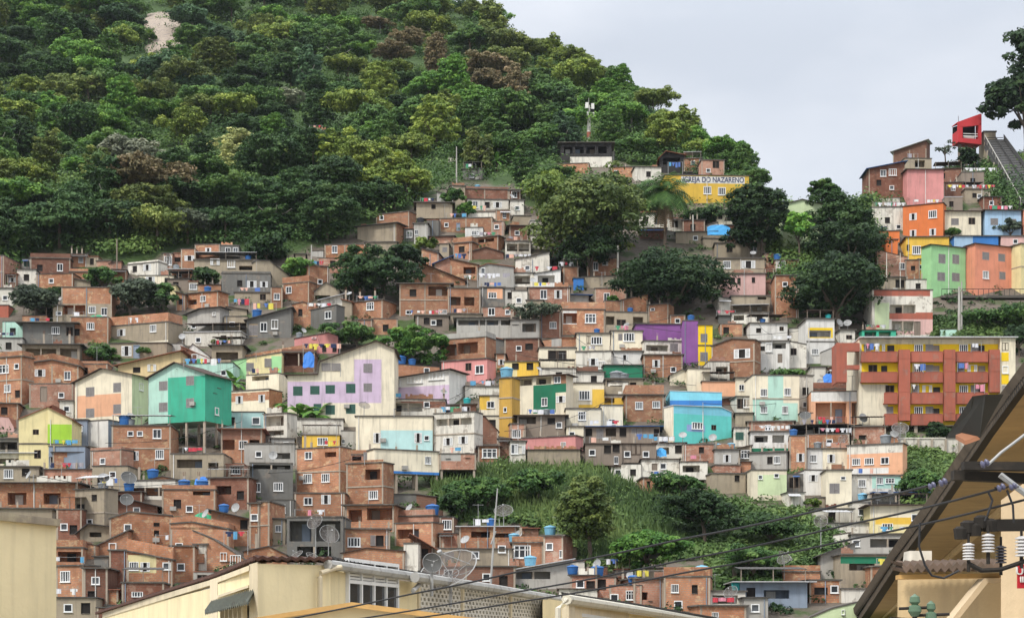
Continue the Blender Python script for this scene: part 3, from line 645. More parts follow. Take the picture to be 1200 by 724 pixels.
H(563,592,337,361,'GR',w='x577,346,10,7',side=0,bands=[(571,589,338,350,'PE')]); H(592,602,338,362,'GL',w='d598,346'); H(564,602,360,373,'BP',w='W576,365,8,9 n595,366')
H(535,604,373,396,'GL',w='v549,378,24,6 v573,378,22,6 v594,378,14,6',side=0,roof='slab',over=.5,lm='grey slab roofed terrace')
H(515,570,390,430,'BR',w='v528,409,14,13 v548,408,24,13',par=7,parm='GL',side=11,lm='brick house with twin balcony openings'); H(517,571,422,446,'PK',w='b549,430,7,9 W562,434,10,10',side=10,lab='pink ground floor with a brown and a white window')
H(591,632,397,424,'BD',w='d620,406,9,7 n608,408',roof='slab'); H(591,631,424,446,'YL',w='d604,429,8,7 d621,429,8,8',bands=[(591,606,424,446,'YP')],lm='orange yellow house with two dark windows'); H(598,632,375,398,'GL',w='d604,377,8,6 v620,384,16,10',roof='slab')
H(462,515,424,440,'BR',w='n500,434',par=0,prof=[(462,427),(515,430)],roof='fibro')
# centre
H(688,724,303,325,'BR',w='W698,312,6,10 w709,308,7,6',roof='fibro',lab='dark brick house with two white windows under the big tree'); H(682,723,324,338,'TN',w='',side=0,roof='fibro'); H(672,684,326,340,'BL',w='')
H(619,668,337,361,'BP',w='W637,345,8,11 s654,345,9,10',side=0,roof='fibro'); H(697,734,338,360,'BP',w='W711,348,7,10',side=0); H(659,690,346,356,'GL',w='',roof='blue',over=.6)
H(658,709,354,392,'BR',w='v668,373,16,12 x692,373,13,11',par=9,bands=[(659,676,364,380,'WH')],side=0,lm='brick house with a white shutter and a wide white window'); H(709,759,366,390,'TN',w='v715,376,10,10 b728,378,11,7 v748,376,12,10',side=0,par=0); H(708,728,353,368,'BR',w='',par=0); H(728,759,346,368,'BR',w='',prof=[(728,352),(759,345)],side=0,ledge=False)
H(760,783,357,380,'BR',w='n765,362,5,3',side=3,frame=True); H(785,803,370,384,'BR',w='n794,376'); H(632,657,366,396,'BD',w='w648,381,8,8',side=0); H(600,618,341,364,'WC',w='n608,352'); H(617,636,352,376,'TN',w='d626,364')
H(676,715,391,413,'CR',w='w699,399,13,9 b690,398,5,9',side=0,lm='cream house with a four pane white window'); H(716,753,388,412,'CR',w='w737,395,13,10 g727,395,5,8'); H(675,716,412,438,'WC',w='s695,424 w704,428',roof='slab'); H(715,753,412,428,'WH',w='s732,419,9,7')
H(745,800,380,404,'PU',w='',par=0,side=0,ledge=False,lm='long purple wall',lab='long blank purple wall of a flat roofed house'); H(800,818,376,428,'PU',w='',side=0,ledge=False,lab='tall narrow purple wall next to a bright yellow house')
H(818,835,381,428,'YB',w='g825,396,8,10 g825,418,9,11',side=0,lm='bright yellow house',lab='bright yellow narrow house with two grey shutters')
H(755,800,400,417,'WC',w='v770,408,26,7 g790,407',roof='slab',side=0); H(754,800,416,442,'BR',w='s769,426,9,9 n789,433',side=0); H(785,806,436,452,'CR',w='',prof=[(785,440),(800,433),(806,436)],roof='fibro')
H(632,675,408,434,'CR',w='b653,416,22,11',lm='cream house with one long dark window'); H(632,675,432,452,'WC',w='d655,440'); H(665,708,436,450,'WC',w='d696,444')
H(708,753,428,446,'GN',w='v730,445,42,3',roof='slab',side=0,ledge=False,lm='green canvas fronted house',lab='house front covered by a plain dark green panel'); H(710,754,444,466,'TN',w='v720,449,18,7 d742,452',roof='slab')
# small houses around the church
H(838,897,285,304,'TN',w='b855,291,7,9 W883,291,8,8',side=0,over=.2,lm='upper storey of a tan house',lab='tan house storey with a brown and a white window'); H(840,896,303,322,'TN',w='w852,310,9,9 s877,310,16,9',side=0)
H(847,897,321,348,'PP',w='d859,329,5,8 d866,329,4,7 d883,328,4,6',side=0,lm='pinkish white house',ledge=False); H(857,902,347,368,'TN',w='v893,349,10,4',roof='slab',par=0); H(857,901,367,380,'WC',w='v866,372,12,6 d890,372')
H(908,936,305,323,'BR',w='w916,310,9,8',bands=[(908,911,305,323,'WH')]); H(908,936,323,372,'BR',w='d927,352,6,5 n920,333',side=0,lab='tall unrendered brick house with bamboo poles against it')
H(918,963,236,304,'PG',w='n932,292,3,6 n953,290,3,6',side=0,prof=[(918,240),(940,234),(963,240)],roof='old',ledge=False,lm='blank pale green house behind trees')
H(840,864,242,266,'CR',w='b844,254,5,6',prof=[(840,247),(864,239)],roof='old',side=0,lab='small cream hut with a single brown window'); H(824,852,276,290,'TN',w='',par=4); H(850,871,264,286,'BD',w='',side=0); H(800,826,258,274,'BD',w='d812,266',roof='fibro'); H(792,840,272,286,'TN',w='n815,279',roof='fibro')
H(774,801,180,203,'BK',w='v787,189,20,8',prof=[(774,184),(780,178),(801,182)],roof='tile',over=.5); H(801,822,186,203,'BR',w='n812,191',side=0); H(822,849,188,212,'BP',w='b839,193 n830,200',roof='slab',lab='pale brick house above the church with a dark doorway'); H(801,828,202,208,'BK',w='')
H(779,878,206,238,'YL',w='w829,223,9,9 w846,224,9,9 v868,227,12,8',side=-3,bands=[(798,873,207,215,'WH')],lab='yellow church with its name lettered along a white band',lm='yellow church',cat='church',name='church',ledge=False,over=.1,yaw=3)
CHURCH = HS[-1]
H(657,717,168,196,'BK',w='v666,176,10,8 v679,176,10,8 v692,176,10,8 v706,176,10,8',bands=[(668,717,184,196,'WC')],side=0,ledge=False,over=.6,lm='black netted shelter below the mast',lab='dark house with a netted open gallery under the mast'); H(655,690,192,203,'BR',w=''); H(700,720,178,190,'GL',w='')
# lower centre right
H(844,871,380,394,'BR',w='d851,387',par=0); H(835,883,398,444,'BR',w='s869,415,18,11 n845,430',prof=[(835,404),(858,397),(883,400)],side=10,lm='brick house with open white shutters',par=0); 
H(879,923,379,402,'WH',w='d889,387,6,5 b916,385,5,5',side=0); H(884,925,400,436,'WH',w='d894,408,5,5 v913,405,16,7 p914,420,5,10 W901,407',side=0,lm='white house with a rounded balcony'); H(925,944,385,400,'WC',w='',side=0); H(925,945,399,431,'WC',w='b930,412,7,8',prof=[(925,400),(945,404)],roof='slab')
H(945,978,374,426,'WH',w='v961,391,26,8 w955,412,8,7',side=0,bands=[(947,976,384,396,'YB')],lm='white house with a yellow lined balcony'); H(962,982,407,428,'GL',w='',prof=[(962,413),(982,405)],roof='fibro'); H(984,1002,387,404,'WC',w='b995,395,7,5'); H(806,832,432,459,'CR',w='',side=0,lab='plain cream wall above the turquoise house'); H(830,855,424,448,'WC',w='v846,434,14,9 v842,446,20,4',roof='slab'); H(823,862,447,464,'PE',w='',side=0)
H(862,881,443,466,'CR',w='W869,454,6,7'); H(863,881,465,486,'WC',w='b868,473 W875,472'); H(862,882,484,500,'TN',w='',roof='fibro')
H(882,937,440,494,'CR',w='w895,460,8,9 w923,459,8,9 w895,480,8,8 w920,480,7,9',bands=[(900,918,440,472,'MT'),(882,900,468,494,'MT'),(900,935,472,494,'MT')],side=0,lm='mint and cream striped house',lab='mint and cream striped two storey house front')
H(937,953,440,482,'WC',w='d944,458 n944,474',roof='fibro'); H(950,968,430,450,'WC',w='',roof='fibro')
H(876,930,494,508,'BP',w='n900,501',par=0); H(880,925,506,530,'WH',w='v892,514,16,8 v912,514,14,9',bands=[(880,925,525,529,'GN')],side=0); H(879,920,530,552,'GL',w='d902,539,6,8 w910,539,7,9',side=5,lm='light grey house with a shaded doorway'); H(880,922,551,586,'CR',w='n891,559,5,5 n910,557,6,5',bands=[(888,922,556,580,'PG')],side=0)
H(838,866,527,546,'GL',w='s852,537,9,9',side=0); H(838,868,545,556,'BP',w=''); H(834,874,555,578,'TN',w='d864,560,6,7 v866,568,8,8',side=0); H(800,838,521,542,'BP',w='d822,527,6,7',side=0); H(797,829,541,562,'WC',w='v810,549,20,8 d822,557',roof='old',st=6)
H(925,945,511,554,'BR',w='s938,536,9,10',side=0); H(930,1003,499,513,'BK',w='v965,506,66,10',roof='slab',over=.7,side=0); H(944,995,509,528,'BR',w='n972,518',side=0); H(943,964,526,552,'WH',w='w953,537,8,9',side=0); H(964,996,526,552,'CR',w='s974,537,9,10',side=0); H(943,969,551,580,'WH',w='s953,560,11,8',lm='white house at the edge of the green slope'); H(968,998,551,596,'CR',w='n988,560,6,4 g978,572',side=0)  # the black house fills a dark void, its shade painted as wall colour
H(952,1040,448,466,'BD',w='d1020,457,8,4',par=8,side=0); H(951,1041,459,500,'PE',w='!v974,484,36,25 v1018,484,40,25',bands=[(951,1041,459,470,'WH')],side=0,lm='peach house with a white upper band',lab='long peach house with a white upper band and railing')
H(1000,1038,500,522,'BP',w='d1011,512,9,5',side=0); H(995,1055,521,560,'PE',w='w1005,540,9,8 w1019,540,10,8 W1036,540,9,8',bands=[(995,1055,521,531,'WC'),(995,1040,548,555,'WH')],side=3,lm='peach house over a pale green storey'); H(998,1056,557,588,'WC',w='w1010,566,9,9 w1031,563,8,8 x1043,563,11,6',bands=[(1022,1056,558,572,'MT')])
# centre row
H(606,663,441,490,'CR',w='v616,446,16,9 v637,446,18,9 W653,446,8,8 W638,471,7,10 s657,469,11,8',bands=[(625,663,451,461,'GN'),(625,651,461,484,'GN'),(648,663,441,451,'BR')],side=3,roof='old',over=.6,ledge=False,lm='green and cream balcony house')
H(663,708,449,482,'CR',w='w685,463,13,11 n670,462,4,6',bands=[(694,708,456,478,'YL'),(678,708,474,478,'YL')],side=0,ledge=False,lm='cream house with a yellow corner'); H(708,731,463,478,'YL',w='v713,469,14,6',bands=[(708,731,463,466,'WC')]); H(663,704,479,505,'CR',w='x682,487,9,10',ledge=False); H(704,730,475,502,'CR',w='W717,494,8,6',lab='plain cream block with one low window'); H(664,684,500,526,'CR',w='n670,509')
H(733,778,451,494,'BR',w='w749,475,9,9 w769,474,9,8',par=12,side=0,lm='brick house with two white windows beside the turquoise house')
H(712,736,448,466,'WC',w='v722,455,14,7',roof='slab')
H(606,662,487,514,'WD',w='v618,492,20,9 d646,493,9,7 n655,498',roof='old',side=0,over=.5); H(612,674,512,530,'PK',w='w660,522,6,7',side=3,lm='low pink house at the top of the green slope'); H(618,680,527,546,'TN',w='',st=6,roof='old'); H(598,616,497,518,'BP',w='w605,508'); H(598,616,517,548,'WC',w='W603,526 s610,527',side=0)
H(682,773,500,521,'WD',w='d690,506 g703,508,8,12 v716,506,12,10 d730,506,8,10 g746,505,12,6 d770,507,8,9',roof='blue',over=.5,side=0,lm='long wooden row house with a blue edged roof'); H(686,729,520,545,'WD',w='n694,530 d712,526 d722,525 W722,539,5,9',st=6,roof='old'); H(729,769,520,542,'WD',w='b745,526 n735,532 n757,532',st=8,roof='old'); H(752,796,538,562,'WC',w='p767,547,6,8 n777,546',roof='old',side=0); H(753,786,560,580,'BR',w='d760,567,4,7 d769,566,4,7',side=0); H(766,803,519,540,'WC',w='v778,528,12,8 d795,526',roof='old')
H(785,846,457,492,'SB',w='',prof=[(785,458),(846,460)],bands=[(785,846,469,475,'BL')],side=0,roof='metal',over=.05,yaw=0,ledge=False,lab='pale turquoise upper storey striped with dark blue'); H(788,859,476,518,'TQ',w='w817,499,14,8 b837,500,6,6',prof=[(788,477),(846,476),(859,481)],bands=[(788,859,477,486,'SB'),(804,826,498,506,'CB')],side=-9,smat='CR',roof='metal',over=.1,ledge=False,lm='turquoise house',lab='turquoise house with blue bands and a small white window')
# right hill
H(1063,1106,199,240,'PK',w='',side=0,ledge=False,roof='old',over=.4,lm='blank pink house',lab='tall blank pink house wall without windows'); H(1060,1103,240,280,'OR',w='s1071,253,8,8 w1092,252,9,9 s1071,273,7,9 s1092,273,7,8',side=2,ledge=False,roof='old',lm='orange house with four white windows',lab='orange house with four white windows under the pink one')
H(1107,1150,248,280,'CR',w='g1119,260,9,8 b1139,259,8,8',side=0,roof='old',over=.5,ledge=False,lm='creamy white house on the ridge'); H(1154,1197,247,280,'LB',w='g1165,260,9,8 g1187,260,8,7',side=0,roof='old',over=.5,ledge=False,lm='pale blue house',lab='pale blue house with two grey windows'); H(1200,1240,246,282,'SA',w=None)
H(1018,1060,193,230,'BD',w='W1035,203,7,8 w1046,202,9,8 n1045,220 d1030,214',prof=[(1018,198),(1060,190)],roof='blue',over=.5,side=0,lm='dark brown brick house on the ridge'); H(1048,1084,168,189,'BD',w='',prof=[(1048,176),(1084,167)],side=8,roof='metal',over=.5,lab='dark brick top house with a tilted thin metal roof'); H(1060,1092,186,202,'TN',w='v1078,192,12,8',side=0)
H(1022,1060,243,270,'WC',w='n1053,266 d1040,258',side=0); H(1022,1054,271,284,'OR',w='',side=0); H(1038,1052,281,302,'OR',w='',lab='blank orange wall beside a yellow house')
H(1062,1112,278,306,'YL',w='w1074,293,10,10 d1063,290 d1100,292',side=0,ledge=False,lm='yellow house under the orange house',lab='yellow house with a white window under the orange house'); H(1076,1090,304,330,'YL',w='n1079,313')
H(1118,1170,277,292,'BL',w='',side=0,ledge=False,bands=[(1118,1140,277,292,'LB')],lab='blue house wall seen behind the green house'); H(1173,1206,277,292,'PP',w='n1190,283')
H(1089,1134,289,345,'LG',w='g1103,304,9,11 g1121,303,9,11 g1102,325,10,10 g1121,324,10,10',side=-3,ledge=True,roof='old',over=.3,lm='light green house with four windows',lab='light green square house with four grey shuttered windows'); H(1140,1189,288,342,'SA',w='g1154,301,9,9 g1175,301,9,9 w1154,323,8,9 g1176,322,8,9',side=-3,ledge=True,roof='old',over=.3,lm='salmon house',lab='salmon coloured square house with four windows'); H(1194,1240,288,340,'YP',w=None,side=-3)
H(1028,1064,293,328,'BP',w='W1057,312,7,8',prof=[(1028,292),(1040,296),(1064,302)],roof='old',side=0); H(1061,1078,305,330,'BR',w='d1070,314,5,5'); H(1027,1062,325,344,'TN',w='d1055,332,11,9'); H(1062,1090,328,346,'WC',w='d1076,335,6,6')
H(1022,1093,340,394,'WC',w='v1058,362,30,10 v1080,362,20,10 v1058,382,26,12 p1075,385',bands=[(1024,1090,340,347,'RD'),(1042,1093,366,374,'RD'),(1025,1042,355,392,'PG'),(1045,1093,374,392,'PP')],side=0,roof='slab',lm='veranda house above the apartment block')
H(1102,1121,386,396,'MT',w='',roof='old'); H(1010,1050,387,399,'MG',w='v1020,392,14,7 v1037,392,14,7',roof='old')
# bottom: the dense brick quarter
H(-10,90,566,600,'BR',w='v20,584,22,14 v61,584,20,13',side=0,roof='fibro',over=.7,lm='brick terrace with wide dark openings'); H(86,124,573,628,'TN',w='d111,583,7,7 d93,594,11,8 n105,612',side=4,roof='fibro'); H(66,96,597,634,'BD',w='n75,617 d86,620',side=0)
H(121,184,584,606,'BD',w='n160,598',prof=[(121,592),(146,584),(184,593)],side=0,roof='fibro',over=.5); H(129,200,602,642,'BR',w='d183,614,7,4 d183,624,6,6 n150,618',prof=[(129,608),(152,600),(200,604)],roof='slab',side=0)
H(148,206,563,585,'WC',w='v178,576,50,10',roof='slab'); H(94,152,614,634,'TN',w='v112,625,14,8',prof=[(94,622),(104,614),(152,620)],roof='fibro',over=.5)
H(64,97,632,664,'BR',w='v82,652,28,12',par=10,side=0); H(64,100,663,704,'BR',w='w76,675,13,13',side=5,lm='brick house with a single large white window',par=0); H(98,126,666,710,'BD',w='n112,680 d108,698',side=0); H(64,112,700,730,'TN',w='n80,712 d100,712',roof='fibro')
H(128,150,645,688,'BD',w='',side=0)
H(149,202,631,688,'BR',w='w157,663,11,10 s170,664,11,11 n195,663',bands=[(150,183,650,671,'YP')],par=15,side=0,prof=[(149,631),(202,641)],lm='big brick house with a cream window panel'); H(143,192,683,712,'BD',w='w161,696,13,6',side=0); H(112,150,620,650,'BR',w='n132,640',prof=[(112,640),(150,622)],roof='slab')
H(200,268,600,656,'BR',w='v232,614,20,7 n210,640',par=8,side=0,prof=[(200,606),(225,604),(268,612)]); H(190,252,568,604,'BR',w='v236,574,20,12 d208,590 n222,596',par=6,side=0)
H(226,290,620,668,'BR',w='W262,652,8,10 d271,652 w276,656',prof=[(226,622),(250,632),(290,658)],side=0,roof='slab'); H(248,292,592,640,'BR',w='d286,614 n262,620',prof=[(248,598),(292,608)],side=0,roof='fibro',over=.5); H(199,228,640,682,'BR',w='n212,664',side=0); H(228,242,638,668,'WC',w='d235,654')
H(244,292,560,596,'BD',w='v262,574,18,10 d282,580',side=0,roof='slab'); H(292,304,590,642,'BR',w='n298,606',side=0); H(303,316,588,642,'BR',w='',side=0)
H(293,343,543,586,'GR',w='W302,571,7,11 w326,570,11,10 v318,547,44,5',side=0,roof='slab',lm='tall dark grey concrete house'); H(316,344,586,612,'GR',w='w329,596,11,10',side=0,lab='narrow dark grey storey with one white window'); H(315,334,608,638,'TN',w='W326,619,7,8',side=0); H(286,336,640,662,'BR',w='d300,652',prof=[(286,646),(315,640),(336,650)],roof='fibro')
H(345,400,525,580,'BR',w='W361,533,9,9 w360,560,11,11 w382,560,10,10 v388,533,14,6',side=3,par=0,lm='tall brick house with neat white windows'); H(345,404,578,606,'BR',w='W361,587,10,9 s382,585,11,11',side=0,lab='lower brick storey with a white window and white shutters')
H(336,402,606,655,'GR',w='v352,622,26,24 v384,622,30,24 v368,646,40,12',side=0,roof='slab',ledge=False,lab='shaded dark undercroft behind the pair of mesh dishes'); H(1096,1127,198,216,'BD',w='d1105,206',roof='old',side=0); H(1127,1153,202,224,'WD',w='d1140,212',roof='fibro',side=0); H(1106,1129,214,230,'BD',w='W1117,221,5,5',roof='fibro',side=0); H(1131,1153,222,238,'TN',w='d1142,229,5,5 n1148,230',roof='old',side=0); H(1107,1128,231,247,'WD',w='d1115,239,5,6',roof='metal',side=0); H(1152,1174,231,247,'BD',w='n1162,238',roof='fibro',side=0); H(716,742,196,208,'BR',w='n722,202',roof='fibro',side=0); H(744,775,196,212,'WC',w='d760,204',roof='fibro',side=0)
H(404,462,592,622,'BR',w='v416,604,16,14 v445,602,30,14',side=0,roof='slab',over=.4,lm='brick house with wide empty openings'); H(403,457,620,650,'BR',w='w415,635,15,11 d445,633,9,12 g437,633,6,12 g454,633,6,12',side=0); H(457,508,597,616,'BP',w='',par=8,side=6); H(462,508,613,642,'BR',w='v478,625,26,11',side=8); H(400,474,642,672,'BR',w='',prof=[(400,648),(430,642),(474,646)],side=0,roof='old'); H(473,490,637,672,'WC',w='',side=0); H(488,508,634,664,'BD',w='d497,648',prof=[(488,630),(508,642)],roof='tile',over=.7)
H(538,605,617,650,'BR',w='v563,626,22,7 n568,646 v590,627,24,5',side=0,roof='metal',over=.4); H(600,637,628,664,'BR',w='x612,646,20,15',side=0,bands=[(600,637,628,638,'BR')],lm='brick house with a long white sliding window',par=8); H(637,660,628,668,'BP',w='W658,649,5,9 n644,640',side=6,lab='pinkish corner brick house topped with a blue tank'); H(540,600,643,672,'TN',w='n557,650 n588,643',roof='fibro'); H(545,604,664,700,'BD',w='n570,676 d590,680',side=0)
H(600,668,660,690,'GL',w='v625,672,40,12',prof=[(600,668),(668,656)],roof='metal',over=.5); H(668,700,674,700,'BP',w='n680,684 d692,686',roof='fibro'); H(655,700,690,716,'WC',w='n670,700',roof='old'); H(697,722,676,700,'BP',w='d705,684',roof='fibro'); H(690,712,664,680,'BD',w='n700,672',roof='fibro'); H(714,752,686,712,'BP',w='x738,697,9,11 d733,698 n720,700',side=0,roof='fibro'); H(742,778,678,712,'BP',w='v752,698,14,9 d762,699,5,9',side=0); H(754,776,666,680,'TN',w='',roof='fibro')
H(778,832,664,716,'BR',w='w791,689,9,10 d814,690,7,10 n795,708',par=12,side=0,lm='brick house with a roof terrace above the cream roofs'); H(806,826,693,714,'YP',w='W819,704,7,8',side=0); H(826,874,693,714,'WC',w='v850,702,30,10',side=0,roof='slab'); H(820,875,710,730,'BR',w='w838,720,8,6',side=0); H(872,900,700,728,'GL',w='n885,712',roof='fibro')
H(867,946,682,712,'BG',w='d880,694 v910,696,30,10',roof='metal',over=.8,side=0); H(918,961,662,684,'BR',w='',par=8,side=0); H(962,1002,644,678,'GL',w='b990,652,9,7',prof=[(962,650),(1002,636)],roof='fibro',over=.5,side=0); H(948,986,680,706,'BR',w='d962,692,16,8 n978,690',side=0,roof='slab'); H(944,1004,708,730,'PG',w='n988,717,4,6',prof=[(944,726),(975,713),(1004,706)],side=0,lab='pale green gable wall at the foot of the quarter'); H(985,1046,650,690,'TN',w='v1010,664,30,8',side=0,roof='slab',bands=[(985,1046,652,660,'GN')]); H(1020,1046,664,700,'BR',w='v1030,680,12,14',side=0)
H(1020,1088,592,628,'YP',w='w1040,617,13,8 n1072,606',bands=[(1020,1088,592,606,'CR'),(1026,1074,606,614,'YL')],roof='old',over=.6,side=0,lm='cream and yellow house under a dark roof',depth=8); H(1024,1088,577,592,'BK',w='v1050,584,40,8',roof='blue',side=0); H(998,1064,626,652,'GL',w='v1040,636,40,10 n1004,636',side=0,roof='slab'); H(955,1000,596,612,'WC',w='d975,604',roof='fibro'); H(1000,1022,588,612,'WC',w='n1010,600',roof='metal')
H(200,262,532,562,'TN',w='v222,543,30,10 v250,546,12,8',roof='slab',side=0); H(243,292,562,580,'GL',w='n262,570',roof='fibro')
H(286,345,520,545,'GL',w='v330,534,20,7 n303,532',side=0,roof='slab'); H(110,166,576,592,'BD',w='v140,583,26,7',roof='fibro'); H(0,60,596,620,'TN',w='')
# ------------------------------------------------------------ red balcony apartment block on the right
def apartment():
    yb = 498; D = Df(1090, 508); s = F/D
    o = empty('apartment_block', at(1090, yb, D)); X = lambda p: (p-1090)/s; Z = lambda y: (yb-y)/s
    rows = [(401, 412, 424), (425, 436, 448), (449, 460, 473), (474, 485, 498)]
    m = MB(); mats = [M('CR'), M('YB'), M('RD')]
    m.box(X(1008), X(1190), .79, 10, Z(498), Z(396), 0); m.box(X(1172), X(1190), 0, .788, Z(500), Z(396), 0)
    m.box(X(1011), X(1171.5), .75, .78, Z(449), Z(402), 1); m.box(X(1042), X(1171.5), .75, .78, Z(497), Z(449)-.001, 1)
    for a, b in ((413, 423), (437, 450), (462, 474)): m.box(X(1173.5), X(1182), -.03, 0, Z(b), Z(a), 1)
    m.build('wall', mats, o)
    r = MB(); r.box(X(1007), X(1192.5), -.35, 10.3, Z(395.8), Z(394.5)); r.build('roof', METAL, o)
    rng = random.Random(4)
    bays = [(1009, 1052), (1067, 1105), (1120, 1158)]
    for i, (t, p, b) in enumerate(rows):
        for j, (a, c) in enumerate(bays):
            if i >= 2 and j == 0: a = 1036
            q = MB(); q.box(X(a), X(c), -.0, .12, Z(b), Z(p)); q.box(X(a), X(c), .12, .749, Z(b), Z(b-1.2)); q.box(X(a)+.1, X(c)-.1, -.03, .15, Z(p)+.002, Z(p)+.06)
            q.build('balcony', M('RD'), o)
            ws = [(.28, 'w', 9), (.62, 'g', 8), (.82, 'p', 7)] if j else [(.35, 'b', 9), (.66, 'p', 6)]
            if (i+j) % 3 == 0: ws = [(.2, 'g', 7), (.55, 's', 10), (.84, 'p', 7)]
            for f, k, wd in ws:
                if i >= 2 and j == 0: f = .5; 
                x = X(a)+(X(c)-X(a))*f; ww = wd/s
                ww *= 1.12
                if k == 'p': add_door(o, x, Z(b-1.2), ww*.9, 2.0, rng.choice(['BK', 'WD', 'BK']), .64)
                else: add_window(o, k, x, Z(p-4.5), ww, 1.1, .64)
                if i >= 2 and j == 0: break
    for a, c, b in ((1053, 1066, 493), (1106, 1119, 493), (1159, 1171, 460)):
        q = MB(); q.box(X(a), X(c), -.35, .5, Z(b), Z(410)); 
        for y in (420, 435, 459, 484):
            if y < b: q.box(X(a)-.02, X(c)+.02, -.38, -.35, Z(y+.5), Z(y-.5))
        q.build('pier', M('RD'), o)
    for y, k in ((406, 'b'), (433, 'n'), (456, 'g')): add_window(o, k, X(1178), Z(y), .8, 1.0, -.02)
    q = MB()      # open frame at the stair end
    q.box(X(980), X(992), -.3, .4, Z(448), Z(402)); q.box(X(992), X(1007), -.3, .4, Z(412), Z(402)); q.box(X(992), X(1007), -.3, .4, Z(433), Z(428)); q.box(X(980), X(1007), .41, 3.5, Z(404), Z(402.3)); q.box(X(980), X(981.5), .41, 3.5, Z(448), Z(404.2))
    q.build('stair_frame', M('RD'), o)
    for x in (1060, 1074, 1104, 1130, 1160, 1185):
        q = MB(); q.box(X(x)-.2, X(x)+.2, .3, .7, Z(498)-5, Z(498)-.01); q.build('stilt', CONC, o)
    tag(o, 'four storey apartment block with brick red balconies and yellow walls', 'apartment block')
    HS.append(dict(o=o, x0=980, x1=1190, fx0=1008, fx1=1190, yt=394, yb=508, D=D, special=True, lm='apartment block with red balconies', s=s, zt=Z(394), par=0, P=[(X(1008), Z(394)), (X(1190), Z(394))], depth=9, ph=0, W=20, h=11, lab='x', mat='CR', h_label=1))
apartment()
# ------------------------------------------------------------ generic placed boxes
def polyprism(mb, pts, off, m=0):        # pts: world Vectors of the front outline (counter-clockwise seen from the camera)
    n = len(mb.v); k = len(pts); off = Vector(off)
    mb.v += [tuple(p) for p in pts]+[tuple(p+off) for p in pts]
    mb.f.append(tuple(range(n, n+k))); mb.m.append(m); mb.f.append(tuple(range(n+2*k-1, n+k-1, -1))); mb.m.append(m)
    for i in range(k):
        j = (i+1) % k; mb.f.append((n+i, n+k+i, n+k+j, n+j)); mb.m.append(m)
def local(o, mb):                        # move world-space vertices into the frame of an unrotated parent
    L_ = o.location; mb.v = [tuple(Vector(v)-L_) for v in mb.v]; return mb
def retaining():
    D = Df(1090, 530); o = empty('retaining_wall', at(1090, 530, D)); s = F/D
    m = MB(); m.box(-34/s, 60/s, 0, 1.2, -2.5, 16/s); m.box(-36/s, 62/s, -.1, 1.3, 16/s+.002, 17.5/s)
    m.build('wall', M('WC'), o)
    for k in range(6):
        q = MB(); q.box((-30+k*16)/s-.12, (-30+k*16)/s+.12, -.25, -.003, -2.5, 16/s-.01); q.build('buttress', CONC, o)
    tag(o, 'stained pale retaining wall under the red balcony apartment block', 'retaining wall')
    # walkway deck on posts below the green and salmon houses
    D = Df(1150, 350); s = F/D; o = empty('walkway_deck', at(1150, 350, D))
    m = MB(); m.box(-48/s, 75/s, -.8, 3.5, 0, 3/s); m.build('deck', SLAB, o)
    m = MB(); m.box(-48/s, 75/s, -.84, -.76, 3/s+.9, 3/s+.98)
    for k in range(21): u = (-48+k*6.1)/s; m.box(u, u+.06, -.82, -.77, 3/s+.002, 3/s+.9)
    m.build('railing', simple('dark_metal', (.03, .03, .032), .6), o)
    for k in range(5):
        q = MB(); u = (-40+k*26)/s; q.box(u-.15, u+.15, .2, .5, -4.5, -.003); q.build('post', CONC, o)
    tag(o, 'dark walkway deck on concrete posts below the green and salmon houses', 'walkway')
    D = Df(1150, 382); s = F/D; o = empty('concrete_path_wall', at(1150, 382, D))
    m = MB(); pts = [(-50, 4), (-20, 2), (5, 3), (30, 7), (60, 14)]
    for (a, b), (c, d) in zip(pts, pts[1:]): m.prism([(a/s, -3), (c/s, -3), (c/s, d/s), (a/s, b/s)], 0, .5)
    m.box(-1, .2, -.2, -.004, -2.5, 1.0)
    m.build('wall', CONC, o); tag(o, 'low curving concrete wall edging the path under the dark walkway', 'wall')
retaining()
